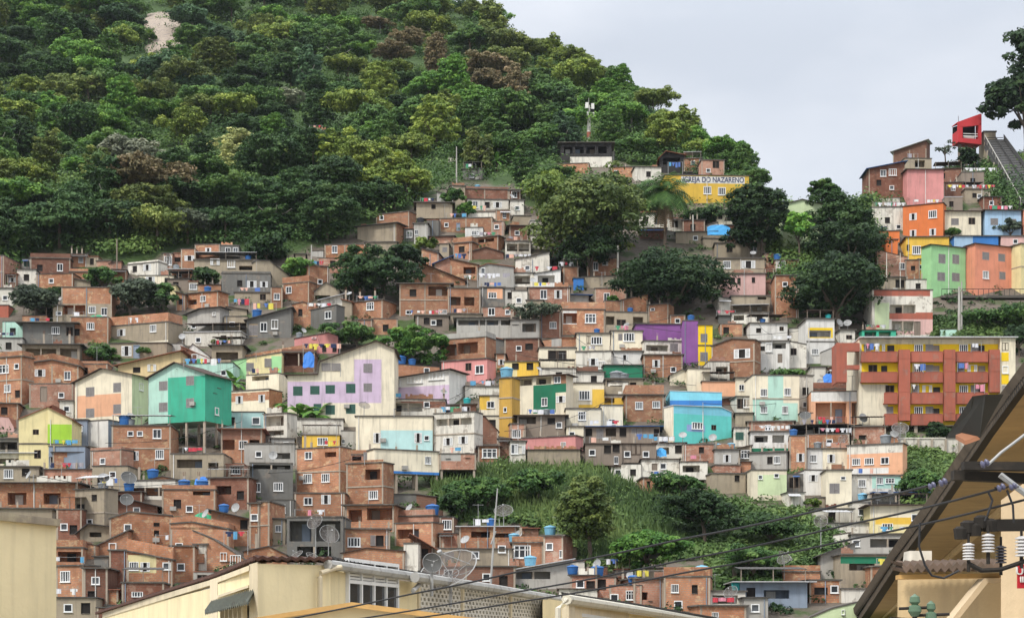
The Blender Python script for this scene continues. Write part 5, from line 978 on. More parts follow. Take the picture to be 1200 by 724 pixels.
# ------------------------------------------------------------ forest on the mountain
def forest():
    protos = []; rs = np.random.default_rng(11)
    specs = [('dome', 1, .72), ('dome', 1, .85), ('flat', 1, .55), ('tall', .85, 1.05), ('dome', 1, .65), ('flat', 1.1, .5), ('tall', .8, 1.2), ('dome', 1.05, .8), ('dome', .95, .9)]
    for i, (sh, a, b) in enumerate(specs):
        rx, rz = 5.1*a, 4.9*b; P, Nn, T = crown_data(rx, rz, 170, 70, 1, rs, sh, crad=rx*.20); P += np.array([0, 0, 4.4]); size = .38*rs.uniform(.55, 1.3, len(P))
        me = leafmesh('crown', P, Nn, size, T, rs); m = MB(); m.tube([(0, 0, -3), (.2, 0, 2), (0, 0, 4.2), (.2, 0, 6)], [.34, .26, .2, .1], 6)
        for k in range(5):
            t = k*1.3+i; m.tube([(0, 0, 3.6+k*.3), (math.cos(t)*1.6, math.sin(t)*1.6, 4.6), (math.cos(t)*2.9, math.sin(t)*2.9, 5.6)], [.16, .11, .05], 5)
        t = m.build('trunk', BARKP if i in (2, 6) else BARK); protos.append((me, t.data, sh)); bpy.data.objects.remove(t)
    seeds = [(262, 158, 'pale blossoming', 24), (460, 30, 'dry brownish', 32), (540, 45, 'dry brownish', 34), (575, 75, 'dry brownish', 28), (500, 28, 'dry brownish', 28), (395, 22, 'dry brownish', 26), (75, 88, 'dry brownish', 24), (108, 92, 'dry brownish', 20), (225, 62, 'dry brownish', 16), (490, 112, 'dry brownish', 20), (590, 95, 'dry brownish', 20), (150, 225, 'dry brownish', 22),
      (540, 100, 'bright green', 30), (520, 92, 'bright green', 20), (350, 18, 'bright green', 22), (245, 30, 'yellow green', 16), (440, 60, 'yellow green', 14), (665, 75, 'yellow green', 24), (475, 185, 'yellow green', 30), (425, 180, 'yellow green', 22), (530, 140, 'yellow green', 24), (40, 12, 'bright green', 24), (60, 115, 'bright green', 22), (120, 130, 'bright green', 26), (95, 60, 'bright green', 24),
      (370, 115, 'dark green', 50), (330, 230, 'dark green', 60), (400, 240, 'dark green', 40), (60, 245, 'dark green', 40), (300, 90, 'dark green', 30), (210, 205, 'dark green', 34), (20, 60, 'dark green', 30), (60, 50, 'dark green', 20), (330, 130, 'dark green', 30), (120, 275, 'dark green', 50), (630, 90, 'mid green', 30), (700, 150, 'mid green', 30), (760, 160, 'mid green', 40), (820, 170, 'bright green', 26), (865, 195, 'mid green', 26), (650, 60, 'yellow green', 40), (720, 112, 'bright green', 34), (780, 145, 'yellow green', 26), (620, 120, 'mid green', 40), (20, 200, 'yellow green', 24), (160, 195, 'silvery', 16), (375, 140, 'silvery', 12), (345, 100, 'silvery', 9), (170, 245, 'olive', 30), (330, 30, 'yellow green', 14), (350, 55, 'bright green', 12), (620, 60, 'olive', 30), (590, 40, 'olive', 24), (210, 30, 'olive', 22), (570, 140, 'mid green', 30), (450, 150, 'mid green', 24), (240, 250, 'grey green', 22), (180, 290, 'grey green', 26)]
    rnd = random.Random(21); pts = []
    rock = (192, 38, 22, 22)
    for k_ in range(26):
        x = 640+k_*9.6; pts.append((x, crest(x)+rnd.uniform(1, 9)))
    for tries in range(60000):
        if len(pts) >= 270: break
        x = rnd.uniform(-50, 905); c = crest(x); y = rnd.uniform(max(c, -14)+1, 318)
        if town(x, y) or (x > 640 and y > 188): continue
        if y < 318 and town(x, min(y+2, 329)) : continue
        if abs(x-192) < 30 and 22 < y < 88: continue
        if abs(x-690) < 22 and 140 < y < 200: continue
        if 354 < x < 388 and 166 < y < 184: continue
        sp = 16.5+y*.03
        if any((x-a)**2+((y-b)*1.35)**2 < sp*sp for a, b in pts): continue
        pts.append((x, y))
    pts.sort(key=lambda p: p[1])
    print('forest trees', len(pts))
    cols = ['dark green', 'deep green', 'mid green', 'mid green', 'mid green', 'olive', 'blue green', 'yellow green', 'bright green', 'olive']
    shw = {'dome': ['rounded', 'bushy'], 'flat': ['flat topped', 'spreading'], 'tall': ['tall', 'slender']}
    for i, (x, y) in enumerate(pts):
        yc = y-30; best = None
        for sx, sy, cc, rr in seeds:
            d = math.hypot(x-sx, yc-sy)
            if d < rr and (best is None or d < best[0]): best = (d, cc)
        col = best[1] if best and rnd.random() < (.62 if best[1] == 'dry brownish' else .9) else rnd.choice(cols)
        k = rnd.randrange(len(protos)); me, tm, sh = protos[k]; D = Df(x, y)
        o = empty('forest_tree', at(x, y, D)-Vector((0, 0, .5)), rnd.uniform(0, 6.28)); sc = rnd.uniform(.72, 1.22)*(1.0 if y-crest(x) > 30 or x < 520 else .68); o.scale = (sc, sc, sc*rnd.uniform(.85, 1.12))
        c = bpy.data.objects.new('crown', me); C.objects.link(c); c.parent = o; v = rnd.uniform(.85, 1.3); v *= 1.1; c.color = (GREENS[col][0]*v*1.1, GREENS[col][1]*v, GREENS[col][2]*v, 1)
        t = bpy.data.objects.new('trunk', tm); C.objects.link(t); t.parent = o
        zone = 'at the skyline' if y-crest(x) < 30 else 'just uphill of the houses' if any(town(x, y+q) for q in (12, 22, 34)) else 'high on the slope' if y < 110 else 'on the middle slope' if y < 210 else 'on the lower slope'
        sz_ = 'large ' if sc > 1.08 else 'small ' if sc < .86 else ''
        ns = sorted([('the bare rock', 192, 38), ('the blossoming tree', 262, 158), ('the telecom mast', 690, 148), ('the dry patch', 500, 50), ('the yellow church', 820, 200), ('the western woods', 0, 170), ('the forest hut', 371, 165), ('the banana plants', 600, 190), ('the upper brick houses', 240, 285), ('the netted shelter', 690, 175)], key=lambda q: math.hypot(x-q[1], y-q[2]))
        cand = []
        for wd in (rnd.sample(shw[sh], 2)+['leafy', 'dense', 'lumpy']):
            for near in ns[:4]:
                rel = 'uphill of' if y < near[2]-25 else 'below' if y > near[2]+25 else 'level with'
                sd = 'just' if abs(x-near[1]) < 30 else 'westward' if x < near[1] else 'eastward'
                cand.append('%s%s %s tree %s, %s %s %s' % (sz_, wd, col, zone.replace('just uphill of the houses', 'near the houses'), sd, rel, near[0]))
        lb = next((c_ for c_ in cand if c_ not in TS and len(c_.split()) <= 16), cand[0]); TS.add(lb); TL.append((o, lb))
    for o, lb in TL: tag(o, lb, 'tree', 'forest trees on the mountain')
TL = []; TS = set(); forest()
def undergrowth():
    rs = np.random.default_rng(5); rnd = random.Random(9); P, Nn, S, T = [], [], [], []
    def mound(x, y, r, n, ls, tone=None, dz=0):
        if crest(x) > y-4 and x > 520: r *= .7
        c = np.array(gp(x, y)); q = rs.normal(size=(n, 3)); q /= np.linalg.norm(q, axis=1, keepdims=True); q[:, 2] = np.abs(q[:, 2])
        P.append(c+q*np.array([r, r, r*.8])*(.6+.4*rs.random((n, 1)))+np.array([0, 0, dz])); Nn.append(q+rs.normal(size=(n, 3))*.5+np.array([0, 0, .4])); S.append(ls*rs.uniform(.6, 1.3, n)); T.append(np.clip(.45+.75*noise.noise(Vector(c)*.07)+rs.normal(0, .12)+rs.normal(size=n)*.1, 0, 1))
    cnt = 0
    while cnt < 5900:
        x = rnd.uniform(-140, 1380); c = crest(x); y = rnd.uniform(max(c, -20), 340)
        if (x > 1226 or x < -25) and rnd.random() < .7: y = rnd.uniform(200, 780)
        if town(x, y) and not (inpoly(x, y, [(595,180),(780,185),(850,215),(890,235),(880,262),(760,262),(700,235),(600,228)]) and not any(h['x0']-3 < x < h['x1']+3 and h['yt']-2 < y < h['yb']+14 for h in HS)): continue
        if ((x-190-(y-44)*.6)/15)**2+((y-42)/26)**2 < 1 and rnd.random() < .8: continue
        cnt += 1; mound(x, y, rnd.uniform(1.8, 4.4), 84, .40)
    me = leafmesh('undergrowth', np.concatenate(P), np.concatenate(Nn), np.concatenate(S), np.concatenate(T), rs)
    o = bpy.data.objects.new('undergrowth', me); C.objects.link(o); o.color = (.075, .135, .032, 1); tag(o, 'dense green undergrowth covering the mountain between the forest trees', 'undergrowth', kind='stuff')
    P.clear(); Nn.clear(); S.clear(); T.clear()
    cnt = 0
    while cnt < 2600:
        pg = rnd.choice([PATCH]*6+[PATCH2]+[PATCH3]); x = rnd.uniform(min(p[0] for p in pg), max(p[0] for p in pg)); y = rnd.uniform(min(p[1] for p in pg), max(p[1] for p in pg))
        if not inpoly(x, y, pg): continue
        cnt += 1; mound(x, y, rnd.uniform(.5, 1.5), 38, .32)
    me = leafmesh('slope_scrub', np.concatenate(P), np.concatenate(Nn), np.concatenate(S), np.concatenate(T), rs, 2.2)
    o = bpy.data.objects.new('slope_scrub', me); C.objects.link(o); o.color = (.085, .140, .038, 1); tag(o, 'tangled green scrub covering the open slope among the houses', 'scrub', kind='stuff')
    # tall grass blades on the open slope
    m_P, m_F = [], []; g = MB()
    for i in range(14000):
        x = rnd.uniform(505, 800); y = rnd.uniform(550, 670)
        if not inpoly(x, y, PATCH): continue
        p = gp(x, y); h = rnd.uniform(.7, 1.9); t = rnd.uniform(0, 6.28); w_ = .07; ux, uy = math.cos(t)*w_, math.sin(t)*w_; lx, ly = rnd.uniform(-.5, .5), rnd.uniform(-.5, .5)
        g.quad((p.x-ux, p.y-uy, p.z), (p.x+ux, p.y+uy, p.z), (p.x+ux+lx*.4, p.y+uy+ly*.4, p.z+h*.7), (p.x+lx, p.y+ly, p.z+h))
    o = g.build('tall_grass', LEAF); a_ = o.data.attributes.new('tone', 'FLOAT', 'FACE'); a_.data.foreach_set('value', [min(1, max(0, .45+.9*noise.noise(Vector(p.center)*.09)+rnd.uniform(-.2, .2))) for p in o.data.polygons]); o.color = (.095, .145, .045, 1); tag(o, 'long grass growing over the green slope', 'grass', kind='stuff')
    # tufts in the town's gaps
    P.clear(); Nn.clear(); S.clear(); T.clear(); cnt = 0
    while cnt < 700:
        x = rnd.uniform(0, 1200); y = rnd.uniform(190, 720)
        if not town(x, y) or any(h['x0']-2 < x < h['x1']+2 and h['yt'] < y < h['yb']-2 for h in HS): 
            if rnd.random() < .999: 
                cnt += .01; continue
        cnt += 1; mound(x, y, rnd.uniform(.5, 1.3)*(1.6 if y < 290 else 1), 30, .3, dz=.1)
    me = leafmesh('weeds', np.concatenate(P), np.concatenate(Nn), np.concatenate(S), np.concatenate(T), rs)
    o = bpy.data.objects.new('weeds', me); C.objects.link(o); o.color = (.055, .10, .03, 1); tag(o, 'weeds and creepers growing in the gaps between the houses', 'weeds', kind='stuff')
def rockface():
    c = gp(192, 40); m = MB(); n = 14; rnd = random.Random(2); v = []
    for j in range(n+1):
        for i in range(n+1):
            x = 166+50*i/n; y = 66-52*j/n; e = (abs(i/n-.5)*2)**3+(abs(j/n-.5)*2)**3
            p = at(x+(noise.noise((i*.6, j*.6, 0))*9), y, Df(x, y)-1.5*(1-e)-1.2*noise.noise((i*.35, j*.5, 3))); m.v.append(tuple(p+Vector((0, 0, 1.6*(1-e)))))
    for j in range(n):
        for i in range(n):
            a = j*(n+1)+i; m.f.append((a, a+1, a+n+2, a+n+1)); m.m.append(0)
    o = m.build('rock_face', plaster('bare_rock', (.37, .30, .235, 1), .7, (.05, .05, .05, 1), .5, (.14, .13, .13, 1))); tag(o, 'bare grey rock face showing through the forest', 'rock face', kind='structure')
rockface()
# ------------------------------------------------------------ small houses squeezed into the gaps
def infill():
    c = 3; Wd, Hd = 1210//c, 730//c; cov = np.zeros((Hd, Wd), bool)
    def mark(x0, x1, y0, y1): cov[max(0, int(y0/c)):max(0, int(math.ceil(y1/c))), max(0, int(x0/c)):max(0, int(math.ceil(x1/c)))] = True
    for h in HS: mark(h['x0'], h['x1'], h['yt']-1, h['yb']+h.get('st', 0)*0)
    for h in HS:
        if h.get('st', 0) > 10: mark(h['x0'], h['x1'], h['yb'], h['yb']+h['st'])
    for t in TREES: mark(t[0]+6, t[1]-6, t[2]+4, t[3])
    mark(0, 68, 597, 730); mark(140, 300, 690, 730); mark(250, 490, 664, 730); mark(480, 650, 690, 730); mark(650, 820, 706, 730); mark(1150, 1210, 455, 730); mark(1060, 1210, 600, 730); mark(1105, 1210, 520, 730); mark(1055,1175,498,540); mark(1100, 1200, 190, 247); mark(1095, 1210, 340, 398)
    rnd = random.Random(31); cnt = 0
    for y in range(200//c, 715//c):
        for x in range(0, 1190//c):
            if cov[y, x] or not town(x*c, y*c): continue
            wx = 0
            while x+wx < Wd and wx < rnd.randint(8, 13) and not cov[y, x+wx] and town((x+wx)*c, y*c): wx += 1
            hy = 0; cap = rnd.randint(6, 8)
            while y+hy < Hd and hy < cap and not cov[y+hy, x:x+max(1, wx)].any(): hy += 1
            if wx < 3 or hy < 3 or wx*hy < 12: continue
            if not town((x+wx/2)*c, (y+hy)*c+3): continue
            x0, x1, y0, y1 = x*c-1, (x+wx)*c+1, y*c, (y+hy)*c
            code = rnd.choice(['BR', 'BR', 'BP', 'BD', 'TN', 'TN', 'GR', 'WC', 'GL', 'WC'])
            H(x0, x1, y0+1, y1+1, code, roof=rnd.choice(['slab', 'fibro', 'fibro', 'old', 'tile']), side=0, depth=4.5, prof=None if rnd.random() < .6 else [(x0, y0+rnd.choice([0, 3])), (x1, y0+rnd.choice([0, 3]))], lab=None)
            cov[y:y+hy, x:x+wx] = True; cnt += 1
    print('infill', cnt, 'houses', len(HS))
infill()
undergrowth()
# ------------------------------------------------------------ labels of the houses
LM = [h for h in HS if h.get('lm')]
EXTRA = [dict(lm='broad dark domed tree', x0=730, x1=842, yt=285, yb=365), dict(lm='shaggy palm', x0=752, x1=806, yt=205, yb=280), dict(lm='telecom mast', x0=680, x1=700, yt=125, yb=168), dict(lm='red lift station', x0=1120, x1=1152, yt=133, yb=170), dict(lm='conical olive tree', x0=650, x1=730, yt=560, yb=650), dict(lm='huge olive tree', x0=640, x1=750, yt=195, yb=310), dict(lm='big mesh dish', x0=490, x1=565, yt=640, yb=680), dict(lm='retaining wall', x0=1058, x1=1110, yt=515, yb=540), dict(lm='cream street wall in front', x0=0, x1=67, yt=597, yb=724), dict(lm='inclined track', x0=1155, x1=1200, yt=175, yb=245)]
def ctr(h): return ((h['x0']+h['x1'])/2, (h['yt']+h['yb'])/2)
def relw(h, l):
    (x, y), (a, b) = ctr(h), ctr(l); dx, dy = x-a, y-b; w_ = (l['x1']-l['x0'])/2; hh = (l['yb']-l['yt'])/2
    if abs(dx) < w_+4: return 'above' if dy < 0 else 'below'
    if abs(dy) < hh+4: return 'beside'
    return 'uphill of' if dy < 0 else 'downhill of'
def look(h):
    sz = h['W']; nf = max(1, round(h['zt']/2.75)); a = []
    a.append('tiny' if sz < 2.6 else 'small' if sz < 4 else 'wide' if sz > 8 else 'narrow' if sz < 4.6 and h['h'] > 4.5 else '')
    a.append('two storey' if nf == 2 else 'three storey' if nf == 3 else '')
    a.append(word(h['mat'])); a.append('gabled' if h['gable'] else 'slant roofed' if h['shed'] else '')
    a.append({'slab': '', 'fibro': '', 'tile': 'tile roofed', 'metal': 'metal roofed', 'blue': 'blue roofed', 'old': 'dark roofed'}[h['roof']] if not h['gable'] else '')
    a.append('shack' if h['mat'] == 'WD' else 'house')
    if h['st']: a.append('on stilts')
    elif h['nvoid']: a.append('with open veranda')
    elif h['nwin'] == 0: a.append('without windows')
    elif h['nwin'] == 1: a.append('with one window')
    return ' '.join(x for x in a if x)
used = set()
def key(s): return s.lower()
for h in HS:
    if h.get('special'): continue
    if h['lab']: h['label'] = h['lab']
    elif h.get('lm'): h['label'] = h['lm']+(' on the hillside' if len(h['lm'].split()) < 4 else '')
    if h.get('label'): used.add(key(h['label']))
def dist(h, l): (x, y), (a, b) = ctr(h), ctr(l); return math.hypot(max(0, abs(x-a)-(l['x1']-l['x0'])/2), max(0, abs(y-b)-(l['yb']-l['yt'])/2)*1.2)
for h in sorted(HS, key=lambda q: -(q['x1']-q['x0'])*(q['yb']-q['yt'])):
    if h.get('special') or h.get('label'): continue
    near = sorted([l for l in LM+EXTRA if l is not h], key=lambda l: dist(h, l))
    cands = []
    lk = look(h)
    for A in near[:3]: cands.append('%s %s the %s' % (lk, relw(h, A), A['lm']))
    for A in near[:3]:
        for B in near[1:4]:
            if A is not B:
                sa = ' '.join(A['lm'].split()[:4]) if len(A['lm'].split()) > 5 else A['lm']
                cands.append('%s %s the %s and %s the %s' % (lk, relw(h, A), A['lm'], relw(h, B), B['lm']))
    nw = {0: 'no', 1: 'one', 2: 'two', 3: 'three', 4: 'four', 5: 'five', 6: 'six'}.get(h['nwin'], 'many')
    for A in near[:3]:
        cands.append('%s showing %s openings %s the %s' % (lk, nw, relw(h, A), A['lm'])); 
        cands.append('lower %s %s the %s' % (lk, relw(h, A), A['lm'])) ; cands.append('upper %s %s the %s' % (lk, relw(h, A), A['lm'])); cands.append('farther %s %s the %s' % (lk, relw(h, A), A['lm']))
    ok = [c for c in cands if len(c.split()) <= 16 and key(c) not in used]
    if not ok:
        import itertools
        short = ' '.join([word(h['mat']), 'house'])
        ok = [c for A in near[:5] for c in ['%s %s the %s' % (short, relw(h, A), A['lm'])] if key(c) not in used and len(c.split()) <= 16]+['%s in the gap number %d' % (lk, id(h) % 97)]
    h['label'] = ok[0]; used.add(key(ok[0]))
for h in HS:
    if h.get('special'): continue
    tag(h['o'], h['label'], h['cat'], h.get('group'))
# ------------------------------------------------------------ roof clutter
def on_roof(x, y, du=None, back=.9):
    c = [h for h in HS if h['x0']+1 <= x <= h['x1']-1]
    if not c: return None
    h = min(c, key=lambda q: abs(q['yt']-y)); s = h['s']
    if abs(h['yt']-y) > 16: return None
    u = (x-(h['fx0']+h['fx1'])/2)/s; z = h['zt']
    for (a, b), (c_, d) in zip(h['P'], h['P'][1:]):
        if a <= u <= c_: z = b+(d-b)*(u-a)/max(.01, c_-a)
    v = Vector((u, min(back, h['depth']*.5), z+.15)); v.rotate(h['o'].rotation_euler); return h['o'].location+v, h
nm = lambda h: h.get('lm') or ' '.join(h['label'].split()[:9])
TK = {}
def tank(x, y, col='blue', sz=1.0, lidc=None):
    r = on_roof(x, y)
    if not r: return
    p, h = r
    if col not in TK:
        mt = {'blue': simple('tank_blue', (.03, .13, .36), .5, dirt=.3), 'pale': simple('tank_pale_blue', (.16, .38, .52), .5, dirt=.3), 'grey': simple('tank_grey', (.25, .27, .28), .8, dirt=.5), 'teal': simple('tank_teal', (.03, .36, .36), .5), 'black': simple('tank_black', (.03, .03, .035), .6)}[col]
        a = MB(); a.lathe([(0, 0), (.50, 0), (.52, .05), (.56, .35), (.60, .7), (.62, .72), (.62, .78)], 0, 0, 0, 18); b = MB(); b.lathe([(.66, .78), (.66, .84), (.45, .95), (.16, 1.0), (.16, 1.05), (0, 1.05)], 0, 0, 0, 18)
        oa, ob = a.build('body', mt), b.build('lid', mt); TK[col] = (oa.data, ob.data); bpy.data.objects.remove(oa); bpy.data.objects.remove(ob)
    o = empty('water_tank', p); o.scale = (sz, sz, sz)
    for n_, me in zip(('body', 'lid'), TK[col]): q = bpy.data.objects.new(n_, me); C.objects.link(q); q.parent = o
    PROPS.append((o, {'blue': 'blue', 'pale': 'pale blue', 'grey': 'grey', 'teal': 'teal', 'black': 'black'}[col]+' round water tank on the roof of the', h, 'water tank', 'rooftop water tanks'))
PROPS = []
DS = {}
GRILL = None
def meshmat():
    m, t, b = newmat('dish_mesh'); b.inputs['Base Color'].default_value = (.11, .095, .085, 1); tr = N(t, 'ShaderNodeBsdfTransparent'); mx = N(t, 'ShaderNodeMixShader'); mx.inputs[0].default_value = .5
    t.links.new(tr.outputs[0], mx.inputs[1]); t.links.new(b.outputs[0], mx.inputs[2]); t.links.new(mx.outputs[0], t.nodes['Material Output'].inputs[0]); return m
MESHM = meshmat(); STEEL = simple('galvanised_steel', (.36, .36, .35), .5, dirt=.4)
def dish_parts(kind):
    if kind in DS: return DS[kind]
    r = 1.0; out = []
    a = MB(); k = 24; prof = [(.02+.98*i/7, .26*(i/7)**2) for i in range(8)]
    n0 = 0
    for rr, z in prof:
        for j in range(k): t = 2*math.pi*j/k; a.v.append((rr*math.cos(t), rr*math.sin(t), z))
    for i in range(7):
        for j in range(k): a.f.append((i*k+j, i*k+(j+1) % k, (i+1)*k+(j+1) % k, (i+1)*k+j)); a.m.append(0)
    out.append(('reflector', a, MESHM if kind == 'mesh' else STEEL if kind == 'solid' else simple('dish_dark', (.09, .09, .085), .6)))
    b = MB()
    if kind == 'mesh':
        for j in range(8): t = j*math.pi/4; b.tube([(rr*math.cos(t), rr*math.sin(t), z-.015) for rr, z in prof[::2]+[prof[-1]]], .016, 4)
        for rr, z in (prof[2],): b.tube([(rr*math.cos(t*math.pi/12), rr*math.sin(t*math.pi/12), z) for t in range(25)], .01, 4)
    b.tube([(math.cos(t*math.pi/12), math.sin(t*math.pi/12), .26) for t in range(25)], .022, 4); out.append(('rim_frame', b, STEEL))
    c = MB()
    for t in (0.5, 2.6, 4.7): c.tube([(.75*math.cos(t), .75*math.sin(t), .16), (0, 0, .95)], .016, 4)
    c.lathe([(.06, .85), (.08, .9), (.08, 1.02), (0, 1.02)], 0, 0, 0, 8); out.append(('feed_arm', c, STEEL))
    r_ = []
    for n_, mb, mt in out: o = mb.build(n_, mt); r_.append((n_, o.data)); bpy.data.objects.remove(o)
    DS[kind] = r_; return r_
def put_dish(p, rad, kind, az, el, postlen, label=None, h=None, name='satellite_dish'):
    o = empty(name, p)
    for n_, me in dish_parts(kind):
        q = bpy.data.objects.new(n_, me); C.objects.link(q); q.parent = o; q.scale = (rad, rad, rad); q.location = (0, 0, postlen)
        q.rotation_euler = Vector((math.sin(az)*math.cos(el), -math.cos(az)*math.cos(el), math.sin(el))).to_track_quat('Z', 'Y').to_euler()
    m = MB(); m.tube([(0, 0, -.2), (0, .02, postlen-.02)], .04+.012*rad, 6); m.build('mount_post', STEEL, o)
    if label: tag(o, label, 'satellite dish', 'satellite dishes')
    return o
def dish(x, y, rad=.45, kind='solid', az=None, el=None):
    r = on_roof(x, y)
    if not r: return
    p, h = r; rnd = random.Random(int(x+y*3))
    o = put_dish(p, rad, kind, az if az is not None else rnd.uniform(-1.0, .9), el if el is not None else rnd.uniform(.25, .9), rad+.25+rnd.random()*.4)
    PROPS.append((o, {'mesh': 'wide mesh', 'solid': 'small pale', 'dark': 'small dark'}[kind]+' satellite dish on the roof of the', h, 'satellite dish', 'satellite dishes'))
GC = [(.70, .70, .72), (.72, .72, .70), (.10, .18, .45), (.55, .06, .08), (.65, .25, .32), (.12, .35, .55), (.03, .04, .09), (.70, .60, .10), (.08, .30, .16), (.35, .33, .36), (.75, .45, .35)]
GM = [simple('cloth_%d' % i, c, .95) for i, c in enumerate(GC)]
def washing(x0, x1, y, hang=None, pal=None, dense=.8, lab='row of washing strung over the', pos=None):
    r = pos or on_roof((x0+x1)/2, y+4, back=.25)
    if not r: r = on_roof((x0+x1)/2, y+12, back=.25)
    if not r: return
    p, h = r; s = F/(h['D']); L_ = (x1-x0)/s; z = max(.7, min(2.2, (p.z+p.y*0-(HY-y)*p.y/F)*-1)); rnd = random.Random(int(x0+y)); o = empty('washing_line', p)
    m = MB(); 
    for u in (-L_/2, L_/2): m.tube([(u, 0, -.2), (u, 0, z+.05)], .035, 5)
    m.tube([(-L_/2, 0, z), (0, 0, z-.06), (L_/2, 0, z)], .012, 4); m.build('line', STEEL, o)
    u = -L_/2+.15
    while u < L_/2-.3:
        w_ = rnd.uniform(.3, .8)
        if rnd.random() < dense:
            hh = rnd.uniform(.45, .95)*min(1, z); g = MB(); n = 4; k = rnd.random()
            for i in range(n):
                a, b = u+w_*i/n, u+w_*(i+1)/n; ya, yb_ = .05*math.sin(i*2.1+k), .05*math.sin((i+1)*2.1+k); sh = .12 if (k > .6 and i in (0, 3)) else 0
                g.quad((a, ya*.3, z-.03), (b, yb_*.3, z-.03), (b, yb_, z-.03-hh*(.45 if sh else 1)), (a, ya, z-.03-hh*(.45 if sh else 1)))
            g.build('garment', GM[rnd.choice(pal) if pal else rnd.randrange(len(GM))], o)
        u += w_+rnd.uniform(.02, .15)
    PROPS.append((o, lab, h, 'washing line', 'washing lines'))
for a in [(300,362,'blue',1.2),(492,264,'black'),(590,440,'pale',1.35),(505,590,'blue',1.2),(504,596,'blue',1.1),(602,626,'pale',.9),(640,626,'pale',1.0),(722,447,'grey',1.5),(730,449,'grey',1.2),(912,303,'blue'),(972,372,'teal',.7),(818,378,'blue',.9),(810,378,'blue',.8),(145,496,'blue',1.2),(152,497,'grey',.8),(770,434,'blue',.8),(470,425,'blue',1.2),(483,427,'blue',.9),(866,688,'teal',.8),(822,660,'pale',1.0),(843,525,'pale',.7),(858,525,'pale',.8),(575,620,'blue',.8),(215,563,'blue',1.1),(236,562,'blue',1.1),(150,577,'blue',1),(178,556,'blue',1.1),(120,575,'grey',1.0),(430,354,'blue',.8),(420,352,'black',.8),(548,476,'teal',.8),(640,484,'grey',.8),(930,507,'blue',.8),(1012,573,'pale',.9),(760,476,'grey',.7),(1036,516,'grey',1.1),(740,360,'blue',.7),(560,222,'pale',.8),(262,592,'blue',.9),(670,672,'blue',.9),(622,660,'pale',1.0),(700,676,'blue',1),(742,684,'blue',.9),(350,386,'grey',.8),(395,440,'blue',.1),(240,340,'blue',.9),(205,316,'grey',.8),(290,300,'blue',.8),(560,400,'grey',.9),(700,390,'blue',.7),(660,300,'grey',.8),(960,522,'grey',.8),(990,446,'blue',1.0),(895,378,'blue',.7)]: tank(*a)
for a in [(408,352,.45),(418,505,.8,'mesh'),(426,489,.75,'mesh'),(70,363,.5),(149,577,.9,'dark'),(152,497,.5),(544,457,.7),(628,446,.4),(572,560,.5),(608,640,.4),(546,636,.5),(738,690,.4),(770,660,.7),(810,410,.4),(978,385,.7),(985,387,.6),(995,385,.6),(962,448,.4),(990,525,.7,'mesh'),(945,500,.7,'dark'),(860,714,.7,'mesh'),(1053,521,1.0,'mesh'),(1046,523,.5),(1012,500,.6),(920,660,.8,'mesh'),(955,645,.9,'mesh'),(590,616,1.0,'mesh'),(276,605,.5),(292,562,.6),(320,543,.5),(240,470,.5),(520,470,.5),(664,448,.4),(735,400,.5),(883,300,.5),(625,336,.5),(668,336,.5),(752,540,.4),(700,690,.5),(836,524,.5),(240,598,.5),(118,570,.6),(32,573,.5),(148,602,.7,'dark'),(355,383,.4),(212,388,.5),(1030,592,.5),(800,520,.5),(475,596,.5),(600,246,.4),(1045,592,.6)]: dish(*a)
for a in [(27,58,322),(85,98,374),(150,182,372,None,[1,0,10]),(268,292,350),(480,520,366),(548,560,322,None,[0,1]),(622,648,280,None,[0,1,2]),(626,656,312,None,[0,1,3]),(592,622,300),(783,800,190,None,[2,5]),(1110,1165,228,None,[0,1,3,7]),(1130,1168,208,None,[0,1]),(1070,1105,236,None,[0,1,7]),(1025,1060,240,None,[0,8,1]),(618,650,490,None,[0,2,5]),(690,728,506,None,[0,1,3,5]),(745,772,508,None,[2,5]),(765,782,524,None,[5,2]),(884,925,508,None,[0,1]),(958,980,488,None,[3,10]),(960,998,506,None,[3,0,4]),(380,398,523,None,[3,4,7]),(214,240,540,None,[0,3,5]),(60,96,652,None,[0,3,5]),(64,88,702,None,[0,1]),(182,200,617,None,[0,1]),(262,290,604),(345,380,612,None,[0,4,8]),(555,585,617,None,[0,2]),(745,778,672,None,[2,5,7]),(834,862,700,None,[4,3]),(905,940,590,None,[0,1,9]),(1030,1066,626,None,[3,5,0,8]),(1028,1048,666,None,[3,7]),(840,862,366,None,[4,3]),(520,550,482,None,[8,0]),(1052,1072,356,None,[0,2,5]),(1078,1092,356,None,[5,2]),(655,672,312,None,[0,3]),(560,600,320,None,[0,9]),(305,330,332,None,[0,1]),(118,140,560),(700,722,660,None,[2,0]),(355,398,402),(905,925,394,None,[0,1]),(440,470,470),(985,1010,436,None,[0,2]),(330,352,434,None,[2,5])]: washing(*a)
_r = random.Random(77)
for h in [q for q in HS if not q.get('special') and q['W'] > 3.2 and not q['par'] and not q['gable'] and q['o'].children and not (q['lab'] and q['h'] > 5)]:
    if _r.random() < .15: m_ = (h['x1']-h['x0']); washing(h['fx0']+m_*.12, h['fx0']+m_*_r.uniform(.5, .85), h['yt']-6)
AB = [q for q in HS if q.get('special')][0]
for x0, x1, y, d in ((1070, 1082, 426, 'second'), (1122, 1134, 425, 'second end'), (1068, 1076, 450, 'third'), (1014, 1030, 402, 'top'), (1138, 1150, 402, 'top end'), (1142, 1154, 450, 'third end')):
    washing(x0, x1, y, None, [0, 1, 0, 2, 4], .8, 'washing hung on the %s floor balcony of the' % d, pos=(at((x0+x1)/2, y+9, AB['D']-.12), AB))
_c = random.Random(12)
cl_ = [q for q in HS if not q.get('special') and q['yt'] > 250]; cm_ = simple('cable_grey', (.03, .03, .03), .7); k_ = 0
